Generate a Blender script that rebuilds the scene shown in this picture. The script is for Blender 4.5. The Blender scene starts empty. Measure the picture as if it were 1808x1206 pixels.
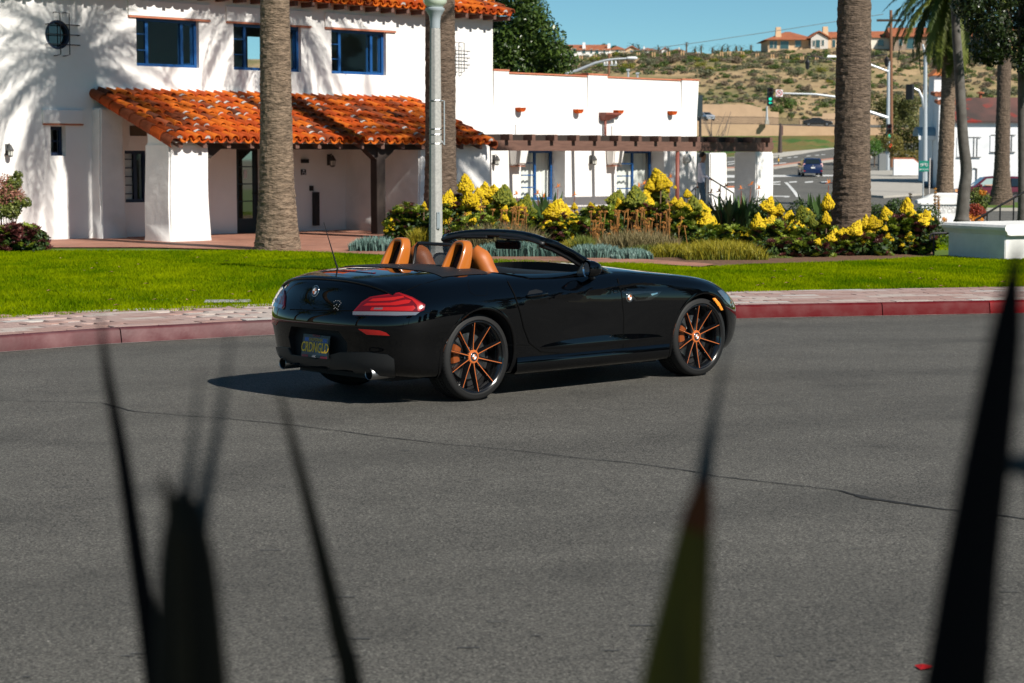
import bpy, bmesh, math, random
import numpy as np
from mathutils import Vector, Matrix, noise
from mathutils.bvhtree import BVHTree
from mathutils.geometry import delaunay_2d_cdt

R = math.radians
random.seed(7); RNG = np.random.default_rng(11)
scene = bpy.context.scene
COL = scene.collection

# ------------------------------------------------------------------ camera, sky, sun, exposure
CAM_H, FOC = 1.81, 3500.0                 # metres above the road; focal length in photograph pixels (1808 wide)
PITCH = math.atan(323 / FOC)
cam_d = bpy.data.cameras.new('camera')
cam = bpy.data.objects.new('camera', cam_d); COL.objects.link(cam)
cam.location = (0, 0, CAM_H); cam.rotation_euler = (R(90) - PITCH, 0, 0)
cam_d.sensor_width = 36; cam_d.lens = 36 * FOC / 1808
cam_d.clip_start = .05; cam_d.clip_end = 6000
cam_d.dof.use_dof = True; cam_d.dof.focus_distance = 15.6; cam_d.dof.aperture_fstop = 5.6
scene.camera = cam
SUN_H = Vector((.69, -.724)); SUN_EL = R(39)
w = bpy.data.worlds.new('World'); scene.world = w; w.use_nodes = True
nt = w.node_tree; nt.nodes.clear()
sky = nt.nodes.new('ShaderNodeTexSky'); sky.sky_type = 'NISHITA'; sky.sun_disc = False
sky.sun_elevation = SUN_EL; sky.sun_rotation = math.atan2(SUN_H.x, SUN_H.y)
sky.air_density = .62; sky.dust_density = 0; sky.ozone_density = 4.5
bg = nt.nodes.new('ShaderNodeBackground'); bg.inputs['Strength'].default_value = .066
wo = nt.nodes.new('ShaderNodeOutputWorld')
tint = nt.nodes.new('ShaderNodeMix'); tint.data_type = 'RGBA'; tint.blend_type = 'MULTIPLY'; tint.inputs[0].default_value = 1
tint.inputs[7].default_value = (.84, 1.12, .97, 1)       # the photograph's slightly teal rendering of the sky, the same everywhere
nt.links.new(sky.outputs[0], tint.inputs[6]); nt.links.new(tint.outputs[2], bg.inputs[0]); nt.links.new(bg.outputs[0], wo.inputs[0])
sun_d = bpy.data.lights.new('sun', 'SUN'); sun = bpy.data.objects.new('sun', sun_d); COL.objects.link(sun)
sun_d.energy = 5.0; sun_d.angle = R(.53); sun_d.color = (1, .945, .86)
sv = Vector((SUN_H.x * math.cos(SUN_EL), SUN_H.y * math.cos(SUN_EL), math.sin(SUN_EL)))
sun.rotation_euler = sv.to_track_quat('Z', 'Y').to_euler(); sun.location = (20, -20, 40)
vs = scene.view_settings; vs.view_transform = 'Standard'; vs.look = 'None'; vs.exposure = .45; vs.gamma = 1

# ------------------------------------------------------------------ photograph pixel -> ray / point
FWD = Vector((0, math.cos(PITCH), -math.sin(PITCH))); UP = Vector((0, math.sin(PITCH), math.cos(PITCH)))
EYE = Vector((0, 0, CAM_H))
def ray(px, py):
    return Vector(((px - 904) / FOC, 0, 0)) + UP * ((603 - py) / FOC) + FWD
def at(px, py, Y):
    d = ray(px, py); return EYE + d * (Y / d.y)
def gnd(px, py, z=0.):
    d = ray(px, py); return EYE + d * ((z - CAM_H) / d.z)
def hit_fn(px, py, f, y0, y1, n=400):
    """first point of a ray below the height field f(x, y)"""
    d = ray(px, py)
    for i in range(n + 1):
        Y = y0 + (y1 - y0) * i / n; p = EYE + d * (Y / d.y)
        if p.z <= f(p.x, p.y): return p
    return p

# ------------------------------------------------------------------ materials
MATS = {}
def nd(t, ty, **kw):
    n = t.nodes.new(ty)
    for k, v in kw.items():
        if k in n.inputs: n.inputs[k].default_value = v
        else: setattr(n, k, v)
    return n
def mat(name, col, rough=.6, col2=None, scale=4., detail=4., contrast=(.35, .65), bump=0., bscale=30., bdist=.01,
        metal=0., spec=.5, coat=0., coat_rough=.03, world=False, trans=0., emit=None, emit_s=0., sss=0., alpha=1., ior=1.45, rand=0.,
        col3=None, scale3=.6, stretch=None):
    if name in MATS: return MATS[name]
    m = bpy.data.materials.new(name); m.use_nodes = True; MATS[name] = m
    t = m.node_tree; b = t.nodes['Principled BSDF']; L = t.links.new
    c4 = lambda c: (c[0], c[1], c[2], 1)
    b.inputs['Base Color'].default_value = c4(col); b.inputs['Roughness'].default_value = rough
    b.inputs['Metallic'].default_value = metal; b.inputs['Specular IOR Level'].default_value = spec
    b.inputs['Coat Weight'].default_value = coat; b.inputs['Coat Roughness'].default_value = coat_rough
    b.inputs['Transmission Weight'].default_value = trans; b.inputs['IOR'].default_value = ior
    b.inputs['Alpha'].default_value = alpha
    if emit: b.inputs['Emission Color'].default_value = c4(emit); b.inputs['Emission Strength'].default_value = emit_s
    src = None
    if world: src = nd(t, 'ShaderNodeNewGeometry').outputs['Position']
    else: src = nd(t, 'ShaderNodeTexCoord').outputs['Object']
    if stretch:
        mp = nd(t, 'ShaderNodeMapping'); mp.inputs['Scale'].default_value = stretch; L(src, mp.inputs['Vector']); src = mp.outputs[0]
    out = None
    if col2:
        n = nd(t, 'ShaderNodeTexNoise', Scale=scale, Detail=detail); L(src, n.inputs['Vector'])
        r = nd(t, 'ShaderNodeValToRGB'); r.color_ramp.elements[0].position, r.color_ramp.elements[1].position = contrast
        r.color_ramp.elements[0].color = c4(col); r.color_ramp.elements[1].color = c4(col2); L(n.outputs['Fac'], r.inputs['Fac'])
        out = r.outputs['Color']
        if col3:
            n3 = nd(t, 'ShaderNodeTexNoise', Scale=scale3, Detail=3.); L(src, n3.inputs['Vector'])
            r3 = nd(t, 'ShaderNodeValToRGB'); r3.color_ramp.elements[0].position = .45; r3.color_ramp.elements[1].position = .62
            L(n3.outputs['Fac'], r3.inputs['Fac'])
            mx = nd(t, 'ShaderNodeMix', data_type='RGBA'); L(r3.outputs['Color'], mx.inputs[0]); L(out, mx.inputs[6])
            mx.inputs[7].default_value = c4(col3); out = mx.outputs[2]
    if rand:
        oi = nd(t, 'ShaderNodeObjectInfo'); mr = nd(t, 'ShaderNodeMapRange'); mr.inputs[3].default_value = 1 - rand; mr.inputs[4].default_value = 1 + rand
        L(oi.outputs['Random'], mr.inputs[0])
        hs = nd(t, 'ShaderNodeHueSaturation'); L(mr.outputs[0], hs.inputs['Value'])
        if out: L(out, hs.inputs['Color'])
        else: hs.inputs['Color'].default_value = c4(col)
        out = hs.outputs[0]
    if out: L(out, b.inputs['Base Color'])
    if bump:
        n2 = nd(t, 'ShaderNodeTexNoise', Scale=bscale, Detail=5.); L(src, n2.inputs['Vector'])
        bp = nd(t, 'ShaderNodeBump', Strength=bump, Distance=bdist); L(n2.outputs['Fac'], bp.inputs['Height']); L(bp.outputs[0], b.inputs['Normal'])
    return m
def thin_glass(name, tint=(.95, .97, .97), refl=1.0, rough=0.):
    """thin pane: lets light and sight straight through, mirrors more at a slant"""
    if name in MATS: return MATS[name]
    m = bpy.data.materials.new(name); m.use_nodes = True; MATS[name] = m; t = m.node_tree; t.nodes.clear(); L = t.links.new
    o = t.nodes.new('ShaderNodeOutputMaterial'); tr = nd(t, 'ShaderNodeBsdfTransparent'); tr.inputs[0].default_value = (*tint, 1)
    gl = nd(t, 'ShaderNodeBsdfGlossy', Roughness=rough); fr = nd(t, 'ShaderNodeLayerWeight', Blend=.5); pw = nd(t, 'ShaderNodeMath', operation='POWER'); pw.inputs[1].default_value = 5.; L(fr.outputs['Facing'], pw.inputs[0])
    mu = nd(t, 'ShaderNodeMath', operation='MULTIPLY_ADD'); mu.inputs[1].default_value = .9*refl; mu.inputs[2].default_value = .035*refl; L(pw.outputs[0], mu.inputs[0])
    mx = nd(t, 'ShaderNodeMixShader'); L(mu.outputs[0], mx.inputs[0]); L(tr.outputs[0], mx.inputs[1]); L(gl.outputs[0], mx.inputs[2]); L(mx.outputs[0], o.inputs[0]); return m
def leafmat(name, c1, c2, scale=3., rough=.55, trans=.25, attr=True, spec=.35):
    """leaf: colour varies per leaf (colour attribute 'v'), some light comes through"""
    if name in MATS: return MATS[name]
    m = bpy.data.materials.new(name); m.use_nodes = True; MATS[name] = m
    t = m.node_tree; b = t.nodes['Principled BSDF']; L = t.links.new; o = t.nodes['Material Output']
    a = nd(t, 'ShaderNodeAttribute', attribute_name='v')
    r = nd(t, 'ShaderNodeValToRGB'); r.color_ramp.elements[0].color = (*c1, 1); r.color_ramp.elements[1].color = (*c2, 1)
    L(a.outputs['Fac'], r.inputs['Fac']); L(r.outputs[0], b.inputs['Base Color'])
    b.inputs['Roughness'].default_value = rough; b.inputs['Specular IOR Level'].default_value = spec
    tr = nd(t, 'ShaderNodeBsdfTranslucent'); L(r.outputs[0], tr.inputs['Color'])
    mx = nd(t, 'ShaderNodeMixShader'); mx.inputs[0].default_value = trans
    L(b.outputs[0], mx.inputs[1]); L(tr.outputs[0], mx.inputs[2]); L(mx.outputs[0], o.inputs['Surface'])
    return m

# ------------------------------------------------------------------ objects
def world_of(o):
    m = o.matrix_basis.copy()
    if o.parent: m = world_of(o.parent) @ o.matrix_parent_inverse @ m
    return m
def tag(o, label=None, cat=None, group=None, kind=None):
    if label: o['label'] = label
    if cat: o['category'] = cat
    if group: o['group'] = group
    if kind: o['kind'] = kind
    return o
def link(name, me, parent=None, m=None, loc=None):
    o = bpy.data.objects.new(name, me); COL.objects.link(o)
    if m is not None and me is not None: me.materials.append(m)
    if loc is not None: o.location = loc
    if parent is not None:
        o.parent = parent; o.matrix_parent_inverse = world_of(parent).inverted()
    return o
def thing(name, label, cat, loc=(0, 0, 0), rz=0., group=None):
    o = bpy.data.objects.new(name, None); COL.objects.link(o); o.empty_display_size = .2
    o.location = loc; o.rotation_euler = (0, 0, rz)
    return tag(o, label, cat, group)
def copy_tree(o, loc=None, rz=None, scale=None, label=None, group=None):
    kids = {}
    for c in list(COL.objects): 
        if c.parent: kids.setdefault(c.parent.name, []).append(c)
    def rec(s, parent):
        c = s.copy(); COL.objects.link(c); c.parent = parent
        for k in kids.get(s.name, []): rec(k, c)
        return c
    c = rec(o, None)
    if loc is not None: c.location = loc
    if rz is not None: c.rotation_euler = (0, 0, rz)
    if scale is not None: c.scale = (scale,) * 3 if not hasattr(scale, '__len__') else scale
    if label: c['label'] = label
    if group: c['group'] = group
    return c
def mesh_np(name, V, F, v=None, smooth=False):
    """V (n,3), F (m,k) all the same k"""
    V = np.asarray(V, np.float32); F = np.asarray(F, np.int32)
    me = bpy.data.meshes.new(name); k = F.shape[1]
    me.vertices.add(len(V)); me.vertices.foreach_set('co', V.ravel())
    me.loops.add(F.size); me.loops.foreach_set('vertex_index', F.ravel())
    me.polygons.add(len(F)); me.polygons.foreach_set('loop_start', np.arange(0, F.size, k, dtype=np.int32))
    if smooth: me.polygons.foreach_set('use_smooth', np.ones(len(F), bool))
    me.update(calc_edges=True)
    if v is not None:
        a = me.attributes.new('v', 'FLOAT', 'POINT'); a.data.foreach_set('value', np.asarray(v, np.float32))
    return me

class MB:
    """collects shapes; build() links them as ONE mesh object"""
    def __init__(s, M=None): s.v = []; s.f = []; s.M = M or Matrix(); s.mi = []; s.cur = 0
    def add(s, vs, fs):
        n = len(s.v); s.v += [s.M @ Vector(p) for p in vs]; s.f += [tuple(i + n for i in f) for f in fs]; s.mi += [s.cur] * len(fs); return s
    def box(s, x0, x1, y0, y1, z0, z1):
        return s.add([(x0,y0,z0),(x1,y0,z0),(x1,y1,z0),(x0,y1,z0),(x0,y0,z1),(x1,y0,z1),(x1,y1,z1),(x0,y1,z1)],
                     [(0,3,2,1),(4,5,6,7),(0,1,5,4),(1,2,6,5),(2,3,7,6),(3,0,4,7)])
    def hexa(s, p):   # 8 points, bottom ring then top ring, counter-clockwise seen from above
        return s.add(p, [(0,3,2,1),(4,5,6,7),(0,1,5,4),(1,2,6,5),(2,3,7,6),(3,0,4,7)])
    def quad(s, a, b, c, d): return s.add([a, b, c, d], [(0,1,2,3)])
    def prism(s, poly, vec):
        n = len(poly); vec = Vector(vec); P = [Vector(p) for p in poly]
        return s.add(P + [p + vec for p in P], [tuple(range(n))[::-1], tuple(range(n, 2*n))] + [(i, (i+1) % n, n + (i+1) % n, n + i) for i in range(n)])
    def tube(s, path, r, n=8, cap=True, flat=None):
        P = [Vector(p) for p in path]; rs = r if hasattr(r, '__len__') else [r] * len(P); vs = []; a = None
        for i, p in enumerate(P):
            t = (P[min(i+1, len(P)-1)] - P[max(i-1, 0)]).normalized()
            if a is None:
                a = t.cross(Vector((0, 0, 1)))
                if a.length < .05: a = t.cross(Vector((1, 0, 0)))
            else: a = a - t * a.dot(t)
            a.normalize(); b = a.cross(t)
            for k in range(n):
                q = 2 * math.pi * k / n
                vs.append(p + (a * math.cos(q) + b * math.sin(q) * (flat or 1)) * rs[i])
        fs = [(i*n + k, i*n + (k+1) % n, (i+1)*n + (k+1) % n, (i+1)*n + k) for i in range(len(P)-1) for k in range(n)]
        if cap: fs += [tuple(range(n))[::-1], tuple((len(P)-1)*n + k for k in range(n))]
        return s.add(vs, fs)
    def lathe(s, prof, n=16, axis='Z', cen=(0,0,0), cap=True):
        vs = []; c = Vector(cen)
        for (r, h) in prof:
            for k in range(n):
                q = 2 * math.pi * k / n; x, y = r * math.cos(q), r * math.sin(q)
                vs.append(c + Vector({'Z': (x, y, h), 'Y': (x, h, -y), 'X': (h, x, y)}[axis]))
        m = len(prof)
        fs = [(i*n + k, i*n + (k+1) % n, (i+1)*n + (k+1) % n, (i+1)*n + k) for i in range(m-1) for k in range(n)]
        if cap: fs += [tuple(range(n))[::-1], tuple((m-1)*n + k for k in range(n))]
        return s.add(vs, fs)
    def grid(s, P):   # P[i][j] points
        a, b = len(P), len(P[0])
        return s.add([p for r in P for p in r], [(i*b + j, (i+1)*b + j, (i+1)*b + j+1, i*b + j+1) for i in range(a-1) for j in range(b-1)])
    def mesh(s, name, smooth=False, bevel=0., segs=1, sharp=None, fix=True):
        me = bpy.data.meshes.new(name); me.from_pydata(s.v, [], s.f)
        if any(s.mi): me.polygons.foreach_set('material_index', s.mi)
        if bevel or fix:
            bm = bmesh.new(); bm.from_mesh(me)
            if bevel:
                bm.normal_update()
                bmesh.ops.bevel(bm, geom=[e for e in bm.edges if len(e.link_faces) == 2 and e.calc_face_angle(0) > .5], offset=bevel, segments=segs, affect='EDGES', clamp_overlap=True)
            if fix: bmesh.ops.recalc_face_normals(bm, faces=bm.faces)
            bm.to_mesh(me); bm.free()
        if smooth: me.shade_smooth()
        if sharp: me.shade_smooth(); me.set_sharp_from_angle(angle=R(sharp))
        me.update(); return me
    def build(s, name, m, parent=None, **kw):
        me = s.mesh(name, **kw); ms = m if isinstance(m, (list, tuple)) else [m]
        for x in ms: me.materials.append(x)
        return link(name, me, parent)
def boolean(o, cutter, op='DIFFERENCE', solver='EXACT'):
    md = o.modifiers.new('b', 'BOOLEAN'); md.object = cutter; md.operation = op; md.solver = solver
    md.material_mode = 'TRANSFER' if solver == 'EXACT' else 'INDEX'
    dg = bpy.context.evaluated_depsgraph_get(); me = bpy.data.meshes.new_from_object(o.evaluated_get(dg), preserve_all_data_layers=True, depsgraph=dg)
    o.modifiers.clear(); old = o.data; o.data = me; me.name = old.name
    bpy.data.objects.remove(cutter); return o
def text_mesh(body, size, name='lettering', bold=0., align='CENTER', sx=1.):
    c = bpy.data.curves.new(name, 'FONT'); c.body = body; c.size = size; c.align_x = align; c.align_y = 'CENTER'; c.offset = bold; c.extrude = .0005; c.resolution_u = 3
    o = bpy.data.objects.new(name, c); COL.objects.link(o)
    dg = bpy.context.evaluated_depsgraph_get(); me = bpy.data.meshes.new_from_object(o.evaluated_get(dg)); bpy.data.objects.remove(o)
    if sx != 1.: me.transform(Matrix.Diagonal((sx, 1, 1, 1)))
    return me
def frame(o, x, y, z):
    """matrix with origin o and axes x, y, z"""
    M = Matrix.Identity(4)
    for i, a in enumerate((x, y, z)): M.col[i][:3] = Vector(a)[:]
    M.col[3][:3] = Vector(o)[:]; return M
def lerp(a, b, t): return a + (b - a) * t
def itp(x, xs, ys): return float(np.interp(x, xs, ys))
# ------------------------------------------------------------------ ground, road, kerb, lawn, patio
def smooth01(t): t = min(1, max(0, t)); return t*t*(3-2*t)
def ground_z(x, y):        # garden level in front of the house, falling to the street behind
    z = lerp(.15, .075, smooth01((y-26)/13))
    k = smooth01((y-58)/14) if x < 9 else smooth01((y-46)/16)
    return lerp(z, -.6, k)
def street_z(x, y): return -.6 + .028*max(0., y-145)
def crs(P, n=8):
    out = []
    for i in range(len(P)-1):
        p0, p1, p2, p3 = P[max(i-1, 0)], P[i], P[i+1], P[min(i+2, len(P)-1)]
        for k in range(n):
            t = k/n; out.append(.5*((2*p1) + (p2-p0)*t + (2*p0-5*p1+4*p2-p3)*t*t + (3*p1-p0-3*p2+p3)*t**3))
    return out + [P[-1]]
def ext(P, a, b):
    return [P[0] + (P[0]-P[1]).normalized()*a] + P + [P[-1] + (P[-1]-P[-2]).normalized()*b]

# asphalt with aggregate, patches and faint stains
def asphalt(name, base=.066):
    m = bpy.data.materials.new(name); m.use_nodes = True; t = m.node_tree; b = t.nodes['Principled BSDF']; L = t.links.new
    g = nd(t, 'ShaderNodeNewGeometry').outputs['Position']
    n1 = nd(t, 'ShaderNodeTexNoise', Scale=85., Detail=6., Roughness=.75); n2 = nd(t, 'ShaderNodeTexNoise', Scale=.55, Detail=5.); n3 = nd(t, 'ShaderNodeTexNoise', Scale=5., Detail=6.)
    v = nd(t, 'ShaderNodeTexVoronoi', Scale=88.); v2 = nd(t, 'ShaderNodeTexNoise', Scale=.9, Detail=7.); L(g, v2.inputs['Vector'])
    v3 = nd(t, 'ShaderNodeTexVoronoi', Scale=150.); L(g, v3.inputs['Vector'])
    mp = nd(t, 'ShaderNodeMapping'); mp.inputs['Scale'].default_value = (.35, 1.6, 1); mp.inputs['Rotation'].default_value = (0, 0, R(12)); L(g, mp.inputs[0])
    for n in (n1, n3, v): L(g, n.inputs['Vector'])
    L(mp.outputs[0], n2.inputs['Vector'])
    def ramp(src, p0, p1, a, b_):
        r = nd(t, 'ShaderNodeMapRange'); r.inputs[1].default_value, r.inputs[2].default_value, r.inputs[3].default_value, r.inputs[4].default_value = p0, p1, a, b_; L(src, r.inputs[0]); return r.outputs[0]
    def mul(a, b_): n = nd(t, 'ShaderNodeMath', operation='MULTIPLY'); L(a, n.inputs[0]); L(b_, n.inputs[1]); return n.outputs[0]
    k = mul(mul(ramp(n1.outputs['Fac'], .36, .64, .3, 1.9), ramp(n2.outputs['Fac'], .35, .65, .90, 1.08)), mul(ramp(n3.outputs['Fac'], .3, .7, .93, 1.07), mul(ramp(v.outputs['Color'], 0, 1, .42, 1.65), mul(ramp(v3.outputs['Color'], 0, 1, .6, 1.45), ramp(v2.outputs['Fac'], .56, .68, 1., .80)))))
    # worn arcs left by turning wheels
    ds = nd(t, 'ShaderNodeVectorMath', operation='DISTANCE'); ds.inputs[1].default_value = (14, -9, 0); L(g, ds.inputs[0])
    md = nd(t, 'ShaderNodeMath', operation='MULTIPLY_ADD'); md.inputs[1].default_value = 2.6; L(ds.outputs['Value'], md.inputs[0])
    n5 = nd(t, 'ShaderNodeTexNoise', Scale=.25, Detail=3.); L(g, n5.inputs['Vector']); m5 = nd(t, 'ShaderNodeMath', operation='MULTIPLY'); m5.inputs[1].default_value = 9.; L(n5.outputs['Fac'], m5.inputs[0]); L(m5.outputs[0], md.inputs[2])
    sn = nd(t, 'ShaderNodeMath', operation='SINE'); L(md.outputs[0], sn.inputs[0]); k = mul(k, ramp(sn.outputs[0], .2, 1., 1.03, .87))
    vm = nd(t, 'ShaderNodeVectorMath', operation='SCALE'); vm.inputs[0].default_value = (base*1.05, base, base*.87); L(k, vm.inputs['Scale']); L(vm.outputs[0], b.inputs['Base Color'])
    b.inputs['Roughness'].default_value = .82; b.inputs['Specular IOR Level'].default_value = .35
    bp = nd(t, 'ShaderNodeBump', Strength=.6, Distance=.004); L(n1.outputs['Fac'], bp.inputs['Height']); L(bp.outputs[0], b.inputs['Normal'])
    return m
asph = asphalt('asphalt'); asph2 = asphalt('street_asphalt', .10)
concrete = mat('concrete', (.42, .39, .34), rough=.85, col2=(.34, .32, .28), scale=3, world=True, bump=.3, bscale=60)
soil = mat('dry_soil', (.33, .22, .12), rough=.95, col2=(.24, .16, .09), scale=.3, world=True, bump=.6, bscale=2, bdist=.3)

# kerb face line on the road, back of the pavement, far edge of the lawn
K = [gnd(*p) for p in ((0, 622), (100, 614.5), (200, 607), (330, 600), (470, 592), (700, 583), (900, 576), (1100, 569), (1296, 563), (1550, 558), (1808, 553))]
kerb_line = ext(crs(K, 6), 9, 12)
Bk = [gnd(*p, .15) for p in ((0, 562), (150, 553), (480, 541), (900, 528), (1296, 516), (1550, 510), (1808, 503))]
back_line = ext(crs(Bk, 10), 9, 12)

tag(MB().grid([[(x, y, -1.2) for y in (-3000, -200, 0, 100, 300, 6000)] for x in (-4000, -200, 0, 200, 4000)]).build('ground', mat('far_ground', (.20, .17, .11), rough=.95, col2=(.14, .14, .08), scale=.01, world=True)), kind='structure')
road = MB().add([Vector((p.x, p.y, 0)) for p in kerb_line] + [Vector((30, -20, 0)), Vector((-30, -20, 0))], [tuple(range(len(kerb_line)+2))]).build('road', asph)
tag(road, kind='structure')
# the sea-side lawn and palms behind the photographer are only seen mirrored in the paintwork
# cracks and tar seam
def strip(name, pts, wfun, m, z=.004, jit=.01, parent=None, hz=None):
    P = []
    for a, b in zip(pts[:-1], pts[1:]):
        n = max(2, int((b-a).length / .05))
        for k in range(n): P.append(a.lerp(b, k/n))
    P.append(pts[-1]); rows = []
    for i, p in enumerate(P):
        t = (P[min(i+1, len(P)-1)] - P[max(i-1, 0)]).normalized(); s_ = Vector((-t.y, t.x, 0))
        o = noise.noise(p*3)*jit*3 + noise.noise(p*11)*jit; w_ = wfun(i/len(P)) * (.6 + .8*abs(noise.noise(p*6 + Vector((9, 0, 0)))))
        rows.append([p + s_*(o-w_) + Vector((0, 0, z)), p + s_*(o+w_) + Vector((0, 0, z))])
    return MB().grid(rows).build(name, m, parent)
tar = mat('crack_black', (.008, .008, .008), rough=.9, col2=(.022, .022, .022), scale=20)
seam = [gnd(*p) for p in ((-40, 707), (0, 708), (180, 712), (240, 727), (400, 740), (520, 752), (600, 762), (760, 782), (900, 796), (1100, 817), (1220, 832), (1270, 842), (1400, 857), (1480, 867))]
tag(strip('road_crack', seam, lambda t: .008, tar), kind='structure')
seam2 = [gnd(*p) for p in ((1480, 867), (1530, 880), (1560, 884), (1620, 893), (1700, 903), (1808, 918), (1900, 930))]
tag(strip('road_crack', seam2, lambda t: .028 if .12 < t < .45 else .012, tar), kind='structure')
rr = random.Random(5)
scuff = mat('rubber_scuff', (.06, .06, .058), rough=.9)
mb = MB()
for k in range(46):
    p = gnd(rr.uniform(-60, 1860), rr.uniform(720, 1240)); L_ = rr.uniform(.015, .06); w_ = rr.uniform(.004, .009)
    mb.quad(p + Vector((-L_, -w_, .004)), p + Vector((L_, -w_*.6, .004)), p + Vector((L_*.9, w_, .004)), p + Vector((-L_, w_*.7, .004)))
tag(mb.build('road_scuffs', scuff), kind='stuff')
mb = MB()
for k in range(80):
    p = gnd(rr.uniform(-40, 1850), rr.uniform(640, 1230)) if k > 40 else gnd(rr.uniform(-40, 1850), rr.uniform(600, 640)); s_ = rr.uniform(.002, .005)
    mb.lathe([(s_, 0), (s_*.8, s_*.7), (.0005, s_)], n=5, cen=(p.x, p.y, .001))
tag(mb.build('road_grit', mat('grit_pale', (.22, .21, .19), rough=.9)), kind='stuff')
p = gnd(1632, 1181); tag(MB().add([(p.x-.02, p.y-.03, .005), (p.x+.025, p.y-.02, .012), (p.x+.03, p.y+.03, .006), (p.x-.005, p.y+.015, .015), (p.x-.03, p.y+.03, .006)], [(0, 1, 3), (1, 2, 3), (0, 3, 4)]).build('litter_scrap', mat('scrap_red', (.45, .01, .012), rough=.6)), 'small red scrap of litter on the asphalt at lower right', 'litter')

# kerb stones
redp = mat('red_kerb_paint', (.075, .012, .015), rough=.6, col2=(.15, .068, .068), scale=3.5, detail=9, contrast=(.38, .72), world=True, bump=.5, bscale=30, bdist=.006, col3=(.085, .034, .034), scale3=1.6)
redf = mat('red_kerb_fresh', (.24, .003, .005), rough=.55, col2=(.13, .008, .009), scale=4, detail=8, world=True, bump=.5, bscale=30, bdist=.006, spec=.15)
redm = mat('red_kerb_worn', (.095, .005, .007), rough=.6, col2=(.12, .03, .03), scale=5, detail=9, world=True, bump=.5, bscale=30, bdist=.006, contrast=(.42, .75), spec=.12)
kerb = thing('kerb', 'red-painted concrete kerb curving along the pavement, paint faded at the left', 'kerb', kerb_line[0])
def arc_at(line, s):
    for a, b in zip(line[:-1], line[1:]):
        L_ = (b-a).length
        if s <= L_: t = (b-a)/L_; return a + t*s, t
        s -= L_
    t = (line[-1]-line[-2]).normalized(); return line[-1] + t*s, t
tot = sum((b-a).length for a, b in zip(kerb_line[:-1], kerb_line[1:]))
# joints where the photograph shows them: x = 215 and x = 1560
j1 = gnd(215, 606); j2 = gnd(1559, 558)
acc = 0; sj = []
for a, b in zip(kerb_line[:-1], kerb_line[1:]):
    for j in (j1, j2):
        if a.x <= j.x < b.x: sj.append(acc + (b-a).length*(j.x-a.x)/(b.x-a.x))
    acc += (b-a).length
cuts = [0, sj[0]-2.6, sj[0], sj[0]+3.0, sj[1]-2.7, sj[1], sj[1]+1.35, sj[1]+5, tot]
KH = .145
for i, (a, b) in enumerate(zip(cuts[:-1], cuts[1:])):
    rows = []; n = max(2, int((b-a)/.12))
    for k in range(n+1):
        p, t = arc_at(kerb_line, a + .006 + (b-a-.012)*k/n); s_ = Vector((-t.y, t.x, 0)); q = noise.noise(p*2.3)*.006
        rows.append([p + s_*(.0) + Vector((0, 0, -.05)), p + s_*(.0+q) + Vector((0, 0, .02)), p + s_*(.022+q) + Vector((0, 0, KH-.022)), p + s_*(.032+q) + Vector((0, 0, KH-.006)), p + s_*(.05) + Vector((0, 0, KH)), p + s_*.17 + Vector((0, 0, KH+.002)), p + s_*.17 + Vector((0, 0, -.05))])
    mb = MB().grid(rows); mb.add(rows[0], [tuple(range(7))]); mb.add(rows[-1], [tuple(range(7))])
    mid, _ = arc_at(kerb_line, (a+b)/2)
    mb.build('kerb_stone', redf if mid.x > 7.2 else redm if mid.x > 1 else redp, kerb, sharp=50)
# light gutter line of old paint along the kerb
rows = []
for p, t in [arc_at(kerb_line, tot*k/160) for k in range(161)]:
    s_ = Vector((-t.y, t.x, 0)); w_ = .05 + .03*noise.noise(p*2)
    rows.append([p - s_*w_ + Vector((0, 0, .004)), p + s_*.0 + Vector((0, 0, .005))])
tag(MB().grid(rows).build('gutter', mat('gutter_grey', (.20, .17, .155), rough=.9, col2=(.12, .11, .105), scale=6, world=True)), kind='structure')
# pavement of pale bricks with light joints
def back_at(x):
    for a, b in zip(back_line[:-1], back_line[1:]):
        if a.x <= x <= b.x: return a.lerp(b, (x-a.x)/(b.x-a.x))
    return back_line[0] if x < back_line[0].x else back_line[-1]
rows = []
for k in range(121):
    p, t = arc_at(kerb_line, tot*k/120); s_ = Vector((-t.y, t.x, 0)); rows.append([p + s_*.165 + Vector((0, 0, .135)), p + s_*2.35 + Vector((0, 0, .135))])
pave = MB().grid(rows).build('pavement', mat('paving_joint', (.55, .50, .47), rough=.9, world=True)); tag(pave, kind='structure')
bricks = [mat('paver_%s' % n, c, rough=.8, col2=tuple(x*.82 for x in c), scale=7, world=True, bump=.4, bscale=40) for n, c in (('pink', (.37, .26, .23)), ('rose', (.33, .21, .18)), ('pale', (.44, .37, .33)), ('grey', (.45, .42, .39)))]
brick_me = MB().box(-.5, .5, -.5, .5, -.5, .5).mesh('brick', bevel=.03)
brick_me.materials.append(bricks[0])
cand = []
rws = 11; bw = 2.16/rws
for r_ in range(rws):
    s0 = 0; off = (r_ % 2)*.24
    while s0 < tot-.5:
        p, t = arc_at(kerb_line, s0 + off); s_ = Vector((-t.y, t.x, 0)); c = p + s_*(.18 + bw*(r_+.5))
        u = c.x/c.y*FOC + 904
        if -420 < u < 2230: cand.append((c, t, r_))
        s0 += .48
vis = [q for q in cand]
vis.sort(key=lambda q: q[0].y + (100 if not -30 < q[0].x/q[0].y*FOC + 904 < 1838 else 0))
mbr = [MB() for _ in bricks]
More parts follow.
